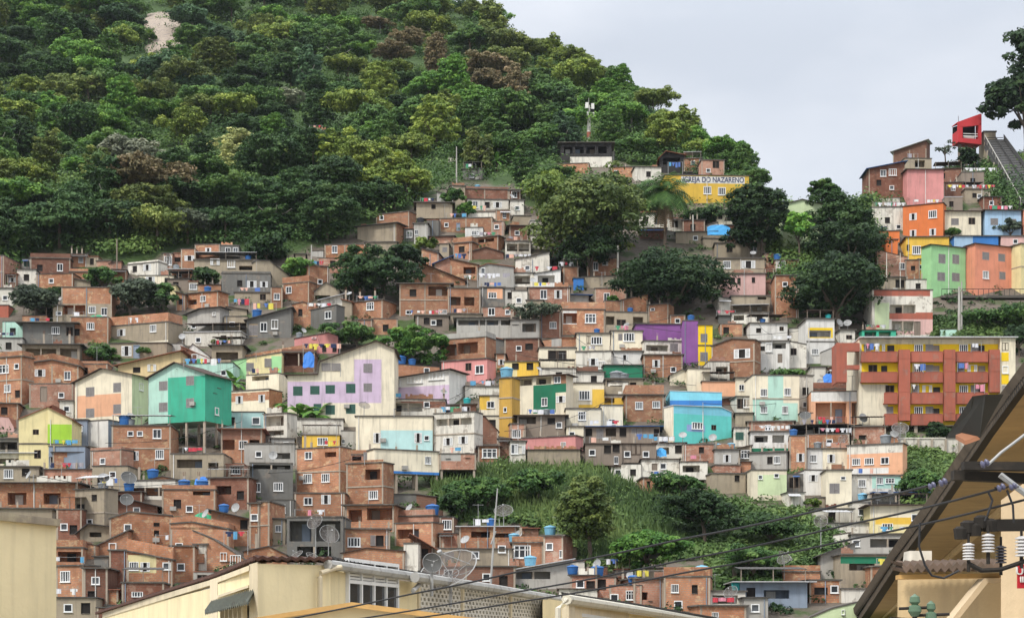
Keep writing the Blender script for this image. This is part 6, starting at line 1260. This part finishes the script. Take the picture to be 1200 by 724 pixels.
while k_ < 16:
    a, b = _c.sample(cl_, 2); d = (a['o'].location-b['o'].location).length
    if not (14 < d < 34) or abs(a['yt']-b['yt']) > 40 or len(nm(a).split()) > 7: continue
    pa, pb = a['o'].location+Vector((0, -.3, a['zt']+.9)), b['o'].location+Vector((0, -.3, b['zt']+.9)); o = empty('sagging_cable', pa); m = MB()
    m.tube([(pb-pa)*(i/12)+Vector((0, 0, -.05*d*math.sin(math.pi*i/12))) for i in range(13)], .03, 4); m.build('strand', cm_, o)
    m = MB(); m.tube([(0, 0, -1.1), (0, 0, .1)], .04, 5); m.build('bracket_post', STEEL, o); k_ += 1
    PROPS.append((o, 'sagging dark cable strung away from the', a, 'cable', 'cables sagging between the houses'))
for i, (x, y) in enumerate([(60,410),(112,412),(300,318),(505,333),(705,346),(660,436),(350,525),(392,525),(160,500),(232,600),(430,592),(945,374),(1000,460),(768,451),(520,256),(180,560),(250,560),(320,543),(560,617),(650,628),(840,693),(970,524),(1000,556),(685,500),(900,440),(70,566)]):
    r = on_roof(x, y)
    if not r: continue
    p, h = r; o = empty('roof_aerial', p); m = MB(); hh = 1.6+(i*37 % 10)*.12; m.tube([(0, 0, -.1), (0, 0, hh)], .025, 5); m.build('mast_rod', STEEL, o)
    m = MB(); m.tube([(-.6, 0, hh-.1), (.6, .1, hh-.1)], .015, 4)
    for k in range(6): u = -.55+k*.22; m.tube([(u, -.3+.03*k, hh-.1), (u, .3-.03*k, hh-.1)], .01, 4)
    m.build('aerial', STEEL, o); PROPS.append((o, 'thin television aerial rising from the', h, 'aerial', 'roof aerials'))
# bare column stubs left on unfinished roofs
for i, (x, y) in enumerate([(417,352),(437,352),(404,352),(766,451),(690,436),(215,563),(232,563),(300,640),(740,346),(130,562),(160,562),(350,524),(560,396),(610,640),(520,470),(1040,340),(80,405),(50,405),(270,404),(330,408)]):
    r = on_roof(x, y)
    if not r: continue
    p, h = r; o = empty('concrete_stub', p); m = MB(); m.box(-.13, .13, -.13, .13, -.15, 1.5); m.build('post', CONC, o)
    m = MB()
    for u in (-.08, .08):
        for v in (-.08, .08): m.tube([(u, v, 1.4), (u*1.4, v, 2.0)], .014, 4)
    m.build('rebar', simple('rust', (.16, .07, .04), .9), o); PROPS.append((o, 'bare concrete column stub on top of the', h, 'column stub', 'column stubs on unfinished roofs'))
ut = {}
for o, pre, h, cat, grp in PROPS:
    tail = nm(h) if not h.get('special') else h['lm']; b = '%s %s' % (pre, tail)
    w_ = b.split()[:16]; b = ' '.join(w_); k = 0; base = b
    alts = ['smaller ', 'taller ', 'farther ', 'second ', 'third ', 'fourth ']
    while b in ut and k < 6: b = ' '.join((alts[k]+base).split()[:16]); k += 1
    ut[b] = 1; tag(o, b, cat, grp)
for x, y, yb, rp, az, el, lb in ((370, 612, 652, 10, -.5, .5, 'wide mesh dish on a tall post before the dark undercroft'), (385, 627, 654, 12, .5, .5, 'lower wide mesh dish before the dark undercroft'), (348, 652, 668, 9, -.9, .9, 'tilted mesh dish peeping over the cream street roof'), (366, 654, 668, 9, .9, .9, 'second tilted mesh dish behind the cream street roof'), (1053, 508, 524, 8.5, .3, .3, 'round mesh dish under the red balcony block'), (962, 611, 640, 8, -.2, .4, 'round mesh dish on a post at the rim of the green slope'), (919, 656, 676, 8, -.5, .7, 'pale mesh dish above the brick hut at the slope foot')):
    D = Df(x, yb)-6.5; s = F/D; put_dish(at(x, yb, D), rp/s, 'mesh', az, el, (yb-y)/s, lb, name='mesh_dish')
# blue and green tarpaulins
def tarp(x0, x1, y0, y1, col, lab, D=None, n=6):
    D = (D or Df((x0+x1)/2, y1+8))-1.2; s = F/D; o = empty('tarpaulin', at((x0+x1)/2, y1, D)); w_, h_ = (x1-x0)/s, (y1-y0)/s; g = MB(); rnd = random.Random(int(x0))
    V = [[((i/n-.5)*w_, .9*j/4+.12*rnd.random()-.3, h_*(j/4)+rnd.uniform(-.08, .08)-.25*h_*((i/n-.5)*2)**2*(j/4)) for i in range(n+1)] for j in range(5)]
    for j in range(4):
        for i in range(n): g.quad(V[j][i], V[j][i+1], V[j+1][i+1], V[j+1][i])
    g.build('sheet', simple('tarp_'+col, {'blue': (.03, .16, .50), 'green': (.03, .30, .14), 'bright blue': (.05, .30, .60)}[col], .6), o)
    m = MB()
    for u in (-w_/2, w_/2): m.tube([(u, .5, -1.5), (u, .6, h_*.8)], .04, 5)
    m.build('support_pole', M('WD'), o); tag(o, lab, 'tarpaulin')
for a in [(355,368,411,431,'blue','bright blue tarpaulin hanging at the balcony behind the lilac block'),(829,856,262,276,'bright blue','pale blue tent of tarpaulin below the yellow church'),(104,120,368,377,'green','green tarpaulin over the washing by the brick veranda'),(227,247,600,614,'green','green tarpaulin on the roof of the dense brick quarter'),(746,770,678,693,'blue','dark blue tarpaulin draped near the foot of the slope'),(770,781,524,535,'bright blue','pale blue tarpaulin at the end of the wooden row'),(965,978,437,449,'blue','blue tarpaulin beside the red stair frame'),(228,246,558,568,'blue','dark blue tarpaulin sheet over the brick terraces'),(277,288,608,618,'blue','small crumpled blue tarpaulin on the brick terrace')]: tarp(*a)
# ------------------------------------------------------------ near buildings along the street
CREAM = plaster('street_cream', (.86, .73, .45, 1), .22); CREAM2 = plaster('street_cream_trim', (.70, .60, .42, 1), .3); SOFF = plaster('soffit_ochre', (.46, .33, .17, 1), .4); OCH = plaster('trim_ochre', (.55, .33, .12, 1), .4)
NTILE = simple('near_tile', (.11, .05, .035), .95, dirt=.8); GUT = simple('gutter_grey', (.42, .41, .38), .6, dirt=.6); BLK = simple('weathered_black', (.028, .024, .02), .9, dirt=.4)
def wallpoly(name, pts, parent, mat, off=(0, 6, 0)):
    m = MB(); polyprism(m, [at(*p) for p in pts], off); return local(parent, m).build(name, mat, parent)
def ridged_roof(edge, parent, name='roof', out=.35, back=5, rise=.35, th=.07, step=.12, amp=.03, mat=None):
    """corrugated sheet or tile roof whose wavy eave follows the given world line"""
    m = MB(); E = [Vector(e) for e in edge]; L_ = sum((b-a).length for a, b in zip(E, E[1:])); n = int(L_/step); q = []
    for i in range(n+1):
        d = L_*i/n
        for a, b in zip(E, E[1:]):
            l = (b-a).length
            if d <= l+1e-6: q.append(a.lerp(b, min(1, d/l))); break
            d -= l
    for i in range(len(q)-1):
        za, zb = amp*math.cos(i*math.pi), amp*math.cos((i+1)*math.pi); a, b = q[i], q[i+1]; f = Vector((0, -out, -out*rise*.6)); k = Vector((0, back, back*rise))
        A, B_, Cc, Dd = a+f+Vector((0, 0, za)), b+f+Vector((0, 0, zb)), b+k+Vector((0, 0, zb)), a+k+Vector((0, 0, za)); t = Vector((0, 0, th))
        m.quad(A, B_, Cc, Dd); m.quad(A+t, Dd+t, Cc+t, B_+t); m.quad(A, A+t, B_+t, B_)
    return local(parent, m).build(name, mat or NTILE, parent)
def street_left():
    o = empty('cream_street_wall', at(30, 760, 31)-Vector((0, 0, 8)))
    wallpoly('wall', [(-90, 990, 30), (66, 990, 33), (66, 615, 33), (-90, 592, 30)], o, CREAM, (-3.2, 9, 0))
    wallpoly('coping', [(-92, 600, 29.9), (70, 616, 32.9), (71, 608, 32.9), (-92, 590, 29.9)], o, plaster('coping_stained', (.42, .36, .25, 1), .8, None, .5), (-3.3, 9.4, .0))
    tag(o, 'plain cream wall with a stained coping at the street corner', 'building')
street_left()
def street_house():
    o = empty('cream_street_house', at(340, 760, 42)-Vector((0, 0, 8)))
    wallpoly('wall', [(120, 960, 88), (250, 960, 50), (250, 688, 50), (120, 721, 88)], o, CREAM)
    wallpoly('wall', [(250, 960, 50), (302, 960, 40.5), (302, 664, 40.5), (250, 686, 50)], o, CREAM)
    wallpoly('wall', [(302, 960, 40), (386, 960, 42), (386, 662, 42), (302, 660, 40)], o, CREAM)
    wallpoly('wall', [(386, 960, 42.2), (488, 960, 48), (488, 682, 48), (386, 668, 42.2)], o, CREAM)
    for a, b, D1, D2, t in ((246, 255, 50.4, 49, 676), (292, 302, 41.5, 40.2, 658)): wallpoly('pilaster', [(a, 960, D1-.2), (b, 960, D2-.2), (b, t, D2-.2), (a, t+3, D1-.2)], o, CREAM2, (0, .5, 0))
    wallpoly('coping', [(120, 724, 87.6), (247, 685, 50.2), (247, 679, 50.2), (120, 717, 87.6)], o, CREAM2, (0, .8, 0)); wallpoly('coping', [(255, 682, 48.6), (292, 668, 41.2), (292, 662, 41.2), (255, 676, 48.6)], o, CREAM2, (0, .8, 0))
    for pts in (((250, 700, 49.9), (300, 684, 40.5)), ):
        wallpoly('wall_moulding', [(pts[0][0]+5, pts[0][1], 48.6), (291, 688, 41.4), (291, 685, 41.4), (pts[0][0]+5, pts[0][1]-3, 48.6)], o, CREAM2, (0, .3, 0))
    ridged_roof([at(112, 719, 90), at(250, 676, 50), at(301, 655, 40)], o, mat=NTILE, back=2, rise=.03, step=.16, amp=.03, out=.1)
    ridged_roof([at(298, 656, 40), at(390, 657, 42)], o, mat=NTILE, back=2, rise=.03, step=.14, amp=.025, out=.2)
    ridged_roof([at(384, 656, 42), at(400, 660, 42.6), at(640, 698, 62)], o, mat=BLK, back=2, rise=.035, step=.13, amp=.03, out=.1)
    m = MB(); m.tube([at(384, 661, 41.7), at(440, 669, 44.6), at(490, 676, 47.6)], .11, 8); m.tube([at(486, 676, 46.6), at(570, 688, 54), at(660, 703, 63)], .13, 8); local(o, m).build('gutter', GUT, o)
    m = MB(); m.tube([at(400, 664, 42), at(392, 665.5, 41.9), at(376, 671, 41.5), at(375, 676, 41.5), at(375, 800, 41.5)], .055, 8); local(o, m).build('downpipe', CREAM2, o)
    m = MB(); m.tube([at(498, 678, 48), at(488, 688, 47), at(484, 692, 46.5)], .06, 6); local(o, m).build('downpipe', GUT, o)
    # four pane window
    D = 44.6; s = F/D; w_ = empty('x', at(434, 700, D)); bpy.data.objects.remove(w_)
    ang = math.atan2((488-386)/F*45, 5.8); rz = math.atan2(5.8, ((488-600)*48-(386-600)*42.2)/F)
    X0 = at(405, 700, 43.2); X1 = at(463, 700, 46.4); W_ = (X1-X0).length; dr = (X1-X0).normalized(); rz = math.atan2(dr.y, dr.x)
    wo = bpy.data.objects.new('window', None); C.objects.link(wo); bpy.data.objects.remove(wo)
    fr = MB(); H0, H1 = .66, 1.62; top = 1.62; 
    for a, b, c, d in ((0, W_, -.06, 0), (0, W_, .93, 1.01), (0, W_, 1.42, 1.50)): fr.box(a, b, -.10, .02, c-.6, d-.6)
    for i in range(5): x = W_*i/4; fr.box(x-.035, x+.035, -.095, .02, -.6, .9)
    for i in range(4):
        for k in range(5): fr.box(W_*i/4+.04, W_*(i+1)/4-.04, -.06, -.03, .43+k*.075, .48+k*.075)
    fo = fr.build('window', FRW, o); fo.location = X0-o.location; fo.rotation_euler = (0, 0, rz)
    pn = MB(); pn.quad((0, -.04, -.6), (W_, -.04, -.6), (W_, -.04, .4), (0, -.04, .4)); po = pn.build('pane', GLS, fo)
    lv = MB(); lv.quad((0, -.02, .4), (W_, -.02, .4), (W_, -.02, .85), (0, -.02, .85)); lv.build('louvre_panel', FRG, fo)
    # barred window under a small tiled hood
    X0 = at(266, 735, 45.6); X1 = at(292, 735, 41.9); dr = (X1-X0).normalized(); W_ = (X1-X0).length; rz = math.atan2(dr.y, dr.x)
    b = MB(); b.quad((0, -.03, -.6), (W_, -.03, -.6), (W_, -.03, .5), (0, -.03, .5)); bo = b.build('window', DARK, o); bo.location = X0-o.location; bo.rotation_euler = (0, 0, rz)
    fr = MB(); fr.box(-.1, W_+.1, -.16, -.02, .45, .55)
    for i in range(6): fr.box(W_*i/5-.06, W_*i/5+.06, -.16, -.05, -.6, .45)
    fr.build('bars', CREAM2, bo)
    ridged_roof([at(246, 712, 47.4), at(296, 699, 40.4)], o, name='window_hood', mat=simple('mossy_tile', (.12, .13, .11), .95, dirt=.6), out=.8, back=.3, rise=.35, step=.16, amp=.035)
    tag(o, 'cream street house with tiled roof, long gutter and a four pane window', 'house')
    # pierced block screen wall
    o = empty('screen_wall_house', at(560, 760, 54)-Vector((0, 0, 8)))
    P0, P1 = at(488, 760, 48.3), at(664, 760, 65); dr = (P1-P0).normalized(); L_ = (P1-P0).length; rz = math.atan2(dr.y, dr.x); zt = 1.72
    m = MB(); bw, bh = .30, .24; mats = [plaster('screen_block', (.66, .62, .54, 1), .3)]
    n = int(7.0*1.9/bw); z = zt
    cw, ch = .36, .115; rows = 15; nc = int(L_/cw)
    for r_ in range(rows):
        z1 = zt-.04-r_*ch; z0 = z1-ch; off = (r_ % 2)*cw*.5
        for i in range(nc):
            x0 = i*cw+off; x1 = x0+cw; xm, zm = (x0+x1)/2, (z0+z1)/2; hx, hz = cw*.30, ch*.33
            o4 = [(x0, 0, z0), (x1, 0, z0), (x1, 0, z1), (x0, 0, z1)]; i4 = [(xm-hx*.7, 0, zm-hz), (xm+hx, 0, zm-hz), (xm+hx*.7, 0, zm+hz), (xm-hx, 0, zm+hz)]
            for k in range(4):
                l = (k+1) % 4; m.quad(o4[k], o4[l], i4[l], i4[k]); m.quad(i4[k], i4[l], (i4[l][0], .09, i4[l][2]), (i4[k][0], .09, i4[k][2]))
    bh = ch; n = nc; bw = cw
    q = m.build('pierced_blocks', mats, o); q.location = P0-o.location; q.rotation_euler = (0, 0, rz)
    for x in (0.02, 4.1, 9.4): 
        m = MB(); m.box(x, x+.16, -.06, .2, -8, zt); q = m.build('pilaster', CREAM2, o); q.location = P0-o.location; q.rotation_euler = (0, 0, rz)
    m = MB(); m.box(0, L_+.2, .095, .16, -8, zt); m.box(0, n*bw, .0, .09, -8, zt-.05-rows*bh); q = m.build('shade_backing', simple('shade_wall', (.05, .045, .04), .9), o); q.location = P0-o.location; q.rotation_euler = (0, 0, rz)  # near-black backing, shade behind the screen holes put into its colour
    wallpoly('wall', [(636, 960, 60), (706, 960, 67), (706, 712, 67), (636, 700, 60)], o, CREAM, (0, 6, 0))
    tag(o, 'pierced concrete block screen wall under the long sloping gutter', 'screen wall')
    # last cream building on the right with a white gutter
    o = empty('cream_row_house', at(740, 760, 60)-Vector((0, 0, 8)))
    wallpoly('wall', [(667, 960, 40.2), (735, 960, 50), (735, 717, 50), (667, 706, 40.2)], o, CREAM2); wallpoly('wall', [(735, 960, 50.2), (850, 960, 84), (850, 733, 84), (735, 718, 50.2)], o, CREAM)
    m = MB(); m.tube([at(664, 702, 39.6), at(740, 713, 49.6), at(850, 730, 83)], .11, 8); m.tube([at(664, 702, 39.4), at(654, 712, 39.2), at(653, 800, 39.2)], .06, 7); local(o, m).build('gutter', simple('gutter_cream', (.62, .58, .47), .6, dirt=.3), o)
    ridged_roof([at(660, 699, 40), at(740, 710, 50), at(855, 728, 84)], o, mat=BLK, back=2, rise=.03, step=.14, amp=.03, out=.1)
    for a, b, D in ((667, 674, 40), (731, 737, 49.6)): wallpoly('pilaster', [(a, 960, D-.1), (b, 960, D+.6), (b, 707+(a > 700)*10, D+.6), (a, 706+(a > 700)*10, D-.1)], o, CREAM2, (0, .4, 0))
    wallpoly('window_head', [(682, 722, 42), (722, 728, 47.5), (722, 724, 47.5), (682, 718, 42)], o, FRW, (0, .4, 0))
    tag(o, 'cream row house with a pale gutter beyond the pierced screen wall', 'house')
    # low gable just below
    o = empty('gabled_street_house', at(410, 760, 24)-Vector((0, 0, 8)))
    wallpoly('wall', [(270, 1000, 24), (550, 1000, 24), (550, 727, 24), (412, 709, 24), (270, 731, 24)], o, CREAM, (0, 5, 0))
    wallpoly('gable_trim', [(250, 736, 23.85), (412, 711, 23.85), (560, 730, 23.85), (560, 724, 23.85), (412, 705, 23.85), (250, 731, 23.85)], o, OCH, (0, 5.3, 0))
    tag(o, 'low cream gable edged with ochre trim at the bottom of the view', 'house')
    m = MB(); put_dish(at(528, 697, 50)-Vector((0, 0, .1)), 36*50/F, 'mesh', -.55, .85, .62, 'very large mesh dish standing over the long gutter', name='mesh_dish')
    put_dish(at(506, 684, 47.5)-Vector((0, 0, .1)), 11.5*47.5/F, 'dark', .25, .15, .62, 'solid dark grey dish in front of the very large mesh dish', name='satellite_dish')
    o = empty('antenna_mast', at(574, 692, 58)); m = MB(); a = o.location; b = at(583, 572, 58); m.tube([(0, 0, -.2), (b-a)*.6, b-a], [.038, .028, .018], 8); m.build('mast_rod', STEEL, o)
    m = MB(); c = (b-a)*.52; m.tube([c+Vector((-.08, 0, -.2)), c+Vector((.06, 0, .2))], .03, 6); m.build('clamp', STEEL, o); tag(o, 'tall thin pale antenna mast behind the very large mesh dish', 'antenna mast')
street_house()
def street_right():
    o = empty('ochre_eaves_house', at(1160, 760, 22)-Vector((0, 0, 8)))
    E = [(1240, 408, 0), (1200, 462, 0), (1165, 510, 0), (1130, 562, 0), (1095, 614, 0), (1060, 662, 0), (1012, 735, 0)]; z = 2.35
    P = []
    for x, y, _ in E: D = z*F/(HY-y); P.append(at(x, y, D))
    # roof sheet above, soffit, fascia
    inner = [p+Vector((1.55, .9, 0)) for p in P]
    m = MB()
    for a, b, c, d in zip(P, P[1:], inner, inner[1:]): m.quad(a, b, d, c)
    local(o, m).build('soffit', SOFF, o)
    m = MB()
    for a, b in zip(P, P[1:]):
        ka, kb = a.y/18, b.y/18; ua, ub = Vector((0, 0, .07*ka)), Vector((0, 0, .07*kb)); wa, wb = Vector((-.08*ka, -.04, 0)), Vector((-.08*kb, -.04, 0)); m.quad(a+wa, b+wb, b+wb+ub, a+wa+ua); m.quad(a, a+wa, b+wb, b); m.quad(a+wa+ua, b+wb+ub, b+ub+Vector((2.5, 0, .3)), a+ua+Vector((2.5, 0, .3)))
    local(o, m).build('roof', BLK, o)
    m = MB(); L_ = 0
    for a, b in zip(P, P[1:]):
        n = max(1, int((b-a).length/.19))
        for i in range(n):
            p_ = a.lerp(b, i/n); k_ = p_.y/18; c = p_+Vector((-.1, -.05, .12))*k_; d = Vector((.09, .045, .02)); m.tube([c, c+d], .052*k_, 7)
            c2 = c+Vector((.03, .04, -.09))*k_; m.tube([c2, c2+Vector((.05, .025, 0))], .034*k_, 6)
    local(o, m).build('roof_tile_edge', simple('tile_end', (.10, .08, .06), .95, dirt=.9), o)
    m = MB()
    for a, b, c, d in zip(P, P[1:], inner, inner[1:]):
        p, q = a.lerp(c, .62), b.lerp(d, .62); p.z -= .01; q.z -= .01; w_ = (c-a).normalized()*.14; polyprism(m, [p, q, q+w_, p+w_], (0, 0, -.1))
    local(o, m).build('soffit_beam', plaster('soffit_beam', (.60, .46, .27, 1), .3), o)
    m = MB()
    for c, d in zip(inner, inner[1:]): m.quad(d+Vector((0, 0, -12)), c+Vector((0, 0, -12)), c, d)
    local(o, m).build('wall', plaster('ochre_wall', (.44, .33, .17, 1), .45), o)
    # upper stepped roof
    wallpoly('upper_roof', [(1121, 513, 19.2), (1148, 513, 18.4), (1176, 462, 17.2), (1155, 462, 17.4), (1152, 466, 17.6)], o, simple('old_sheet', (.045, .045, .042), .9, dirt=.5), (0, .5, .05))
    wallpoly('roof_ridge_tile', [(1131, 521, 18.6), (1148, 515, 18.4), (1149, 510, 18.4), (1131, 516, 18.6)], o, simple('fresh_tile', (.34, .15, .08), .9, dirt=.3), (0, .4, .1))
    # nearer wall with a red sign and the lower tiled roof
    wallpoly('wall', [(1173, 1000, 17.2), (1260, 1000, 16.2), (1260, 520, 16.2), (1173, 586, 17.2)], o, plaster('near_cream', (.66, .50, .31, 1), .2), (1.4, 3, 0))
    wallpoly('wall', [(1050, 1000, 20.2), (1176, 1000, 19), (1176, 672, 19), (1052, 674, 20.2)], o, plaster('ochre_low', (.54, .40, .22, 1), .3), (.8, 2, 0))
    wallpoly('raking_band', [(1110, 732, 18.6), (1118, 732, 18.6), (1158, 682, 18.6), (1173, 682, 18.6), (1173, 677, 18.6), (1154, 677, 18.6)], o, plaster('soffit_beam2', (.66, .52, .34, 1), .3), (0, .3, 0))
    wallpoly('white_wall', [(1064, 664, 20.6), (1092, 664, 20.4), (1092, 645, 20.4), (1066, 645, 20.6)], o, M('WC'), (0, .3, 0))
    wallpoly('wall', [(1040, 730, 21), (1176, 700, 20.9), (1176, 560, 20.9), (1104, 648, 21)], o, SOFF, (0, .3, 0)) if False else None
    r_ = ridged_roof([at(1052, 668, 19.6), at(1176, 666, 18.5)], o, name='lower_roof', mat=simple('mottled_tile', (.16, .11, .08), .95, dirt=.9), out=.25, back=.4, rise=.1, step=.05, amp=.022, th=.06)
    wallpoly('eave_board', [(1054, 678, 19.7), (1176, 676, 18.6), (1176, 671, 18.6), (1054, 673, 19.7)], o, OCH, (0, .2, 0))
    tag(o, 'ochre house with dark overhanging tiled eaves seen from below', 'house')
    s_ = empty('red_sign', at(1200, 675, 15.9)); k = F/15.9; m = MB(); m.box(-8/k, 40/k, -.02, .01, -14/k, 14/k); m.build('sign_board', simple('sign_red', (.48, .02, .03), .5), s_)
    lettering(s_, 'UN', 10/k*1.3, (-1/k, -.025, 6/k), M('WH')); lettering(s_, 'IIN', 8/k*1.2, (0/k, -.025, -4/k), M('WH')); tag(s_, 'red board sign with white lettering on the near cream wall', 'sign')
    # power line hardware
    DD = 15.0; k = F/DD
    def arm(pts, r_, name, lab, D=DD):
        o = empty(name, at(pts[0][0], pts[0][1], D)); m = MB()
        for a, b in zip(pts, pts[1:]):
            pa, pb = at(a[0], a[1], D), at(b[0], b[1], D); polyprism(m, [pa+Vector((0, 0, -r_)), pb+Vector((0, 0, -r_)), pb+Vector((0, 0, r_)), pa+Vector((0, 0, r_))], (0, .11, 0))
        local(o, m).build('timber', BLK, o); tag(o, lab, 'crossarm'); return o
    po = empty('power_pole', at(1228, 760, DD+.1)-Vector((0, 0, 8.4))); m = MB(); m.tube([(0, 0, 0), (0, 0, 10.4)], [.16, .13], 12); m.build('post', M('WD'), po); tag(po, 'thick power pole carrying the dark crossarms', 'power pole')
    arm([(1118, 556), (1232, 561)], .038, 'crossarm', 'upper dark timber crossarm, the lower board of the pair'); arm([(1130, 545), (1232, 546)], .032, 'crossarm', 'topmost dark timber crossarm above the striped insulators', DD-.15)
    a = arm([(1124, 624), (1144, 615), (1232, 614)], .045, 'crossarm', 'lower dark crossarm holding the striped insulators', DD-.05)
    m = MB()
    for x, y in ((1126, 624), (1134, 617), (1142, 620), (1150, 611), (1160, 615)): c = at(x, y, DD-.15); m.lathe([(.0, -.05), (.05, -.05), (.06, .03), (.03, .05), (0, .05)], c.x, c.y, c.z, 8)
    local(a, m).build('clamp', BLK, a)
    def insul(x, y, w_, h_, D, dark=False, lab=''):
        o = empty('insulator', at(x, y, D)); q = F/D; r0 = w_/2/q; hh = h_/q; m = MB(); n = 6; pr = [(0, 0)]
        for i in range(n): z0 = hh*i/n; pr += [(r0*.45, z0), (r0, z0+hh*.03), (r0*.97, z0+hh*.09), (r0*.5, z0+hh*.14)]
        pr += [(r0*.4, hh), (0, hh)]; m.lathe(pr, 0, 0, 0, 18); m.build('porcelain', simple('porcelain_dark', (.08, .075, .085), .35) if dark else simple('porcelain_white', (.62, .60, .58), .35, dirt=.3), o)
        m = MB(); m.lathe([(0, -.09), (r0*.3, -.09), (r0*.3, -.001)], 0, 0, 0, 8); m.lathe([(r0*.22, hh+.001), (r0*.22, hh+.07), (0, hh+.07)], 0, 0, 0, 8); m.build('cap', BLK, o); tag(o, lab, 'insulator', 'insulators on the crossarms')
    insul(1135, 656, 14, 20, DD-.2, lab='white ribbed insulator hanging lowest under the crossarm end'); insul(1158, 647, 15, 22, DD-.2, lab='tallest white ribbed insulator under the lower crossarm'); insul(1173, 660, 13, 21, DD-.1, True, lab='dull dark ribbed insulator behind the white one'); insul(1197, 652, 15, 24, DD-.2, lab='white ribbed insulator next to the red sign')
    def ball(x, y, r_, D, lab, ang=0):
        o = empty('shackle_insulator', at(x, y, D)); q = F/D; r0 = r_/q; m = MB()
        pr = [(0, -r0*1.1), (r0*.6, -r0*1.1), (r0, -r0*.7), (r0*.95, -r0*.35), (r0*.45, 0), (r0*.95, r0*.35), (r0, r0*.7), (r0*.6, r0*1.1), (0, r0*1.1)]; m.lathe(pr, 0, 0, 0, 16); b = m.build('porcelain', simple('porcelain_slate', (.11, .11, .17), .3), o); b.rotation_euler = (0, math.radians(65), ang)
        m = MB(); m.tube([(-r0*1.8, 0, 0), (r0*1.8, 0, 0)], r0*.2, 6); m.build('bolt', BLK, o); tag(o, lab, 'insulator', 'insulators on the crossarms')
    ball(1092, 569, 4, DD-.3, 'slate blue round insulator at the outer wire end'); ball(1105, 565, 4.4, DD-.3, 'second slate blue round insulator beside the outermost one'); ball(1154, 543, 4.6, DD-.4, 'dark round insulator on the topmost crossarm'); ball(1173, 571, 4.4, DD-.3, 'round insulator below the paired crossarms'); ball(1187, 570, 4, DD-.3, 'round insulator close to the power pole under the pair')
    def tube_obj(name, pts, r_, lab, mat=BLK, cat='cable', grp=None):
        W_ = [at(*p) for p in pts]; q = []
        for i, (a, b) in enumerate(zip(W_, W_[1:])):
            n = 8
            for j in range(n): q.append(a.lerp(b, j/n)+Vector((0, 0, -.02*(b-a).length*math.sin(math.pi*j/n)*.25)))
        q.append(W_[-1]); o = empty(name, W_[0]); m = MB(); m.tube(q, r_, 6); local(o, m).build('strand', mat, o); tag(o, lab, cat, grp)
    wm = simple('cable_black', (.02, .02, .022), .6)
    g = 'overhead cables'
    tube_obj('cable', [(300, 732, 22), (480, 696, 22), (600, 671, 21), (800, 631, 19), (1000, 588, 16.5), (1088, 569, DD-.3)], .011, 'uppermost overhead cable crossing the green slope', wm, grp=g)
    tube_obj('cable', [(405, 727, 22), (600, 694, 21), (800, 656, 19), (1000, 613, 17), (1168, 573, DD-.3)], .010, 'middle overhead cable running to the round insulators', wm, grp=g)
    tube_obj('cable', [(470, 726, 22), (600, 706, 21), (800, 671, 19), (1000, 631, 17), (1210, 583, DD-.3)], .010, 'lowest overhead cable passing the striped insulators', wm, grp=g)
    tube_obj('cable', [(600, 697, 30), (660, 700, 30), (800, 680, 28)], .010, 'short slack cable in front of the roofs at the foot', wm, grp=g) if False else None
    tube_obj('jumper_wire', [(1078, 612, DD-.3), (1077, 640, DD-.3), (1084, 662, DD-.3), (1092, 674, DD-.3), (1106, 677, DD-.3), (1124, 668, DD-.3)], .009, 'slack jumper wire looping below the eaves', wm, cat='wire'); tube_obj('jumper_wire', [(1158, 576, DD-.3), (1163, 586, DD-.3), (1157, 604, DD-.3), (1154, 610, DD-.3)], .009, 'short curved jumper wire above the tall white insulator', wm, cat='wire'); tube_obj('jumper_wire', [(1180, 574, DD-.3), (1187, 592, DD-.3), (1188, 612, DD-.3)], .009, 'jumper wire dropping to the lower crossarm near the pole', wm, cat='wire')
    tube_obj('guy_wire', [(1158, 544, DD-.4), (1173, 530, DD-.4), (1215, 498, DD-.4)], .012, 'steel guy wire running up from the topmost crossarm', STEEL, cat='wire')
    tube_obj('insulator_bracket', [(1135, 660, DD-.2), (1150, 668, DD-.2), (1172, 667, DD-.2), (1215, 652, DD-.2)], .02, 'bent black bracket under the striped insulators', BLK, cat='bracket')
    tube_obj('strut', [(1172, 556, DD-.2), (1215, 588, DD-.2)], .025, 'diagonal steel strut bracing the crossarms', STEEL, cat='strut')
    for x, y, r_, lab in ((1072, 708, 8, 'mossy green glass insulator at the foot of the ochre wall'), (1091, 716, 7, 'smaller green glass insulator beside the mossy one')):
        o = empty('glass_insulator', at(x, y+14, DD-.5)); q = F/(DD-.5); m = MB(); m.lathe([(0, 0), (r_*.5/q, 0), (r_/q, 6/q), (r_*.9/q, 12/q), (r_*.45/q, 14/q), (r_*.8/q, 17/q), (r_*.7/q, 23/q), (0, 27/q)], 0, 0, 0, 16); m.build('glass_body', simple('green_glass', (.10, .16, .10), .25), o)
        m = MB(); m.tube([(0, 0, -.3), (0, 0, -.001)], .02, 6); m.tube([(-.12, 0, .06), (.14, 0, .07)], .012, 5); m.build('pin', BLK, o); tag(o, lab, 'insulator', 'insulators on the crossarms')
    arm([(1045, 730), (1110, 734)], .05, 'crossarm', 'dark bottom crossarm under the green glass insulators', DD-.4)
street_right()
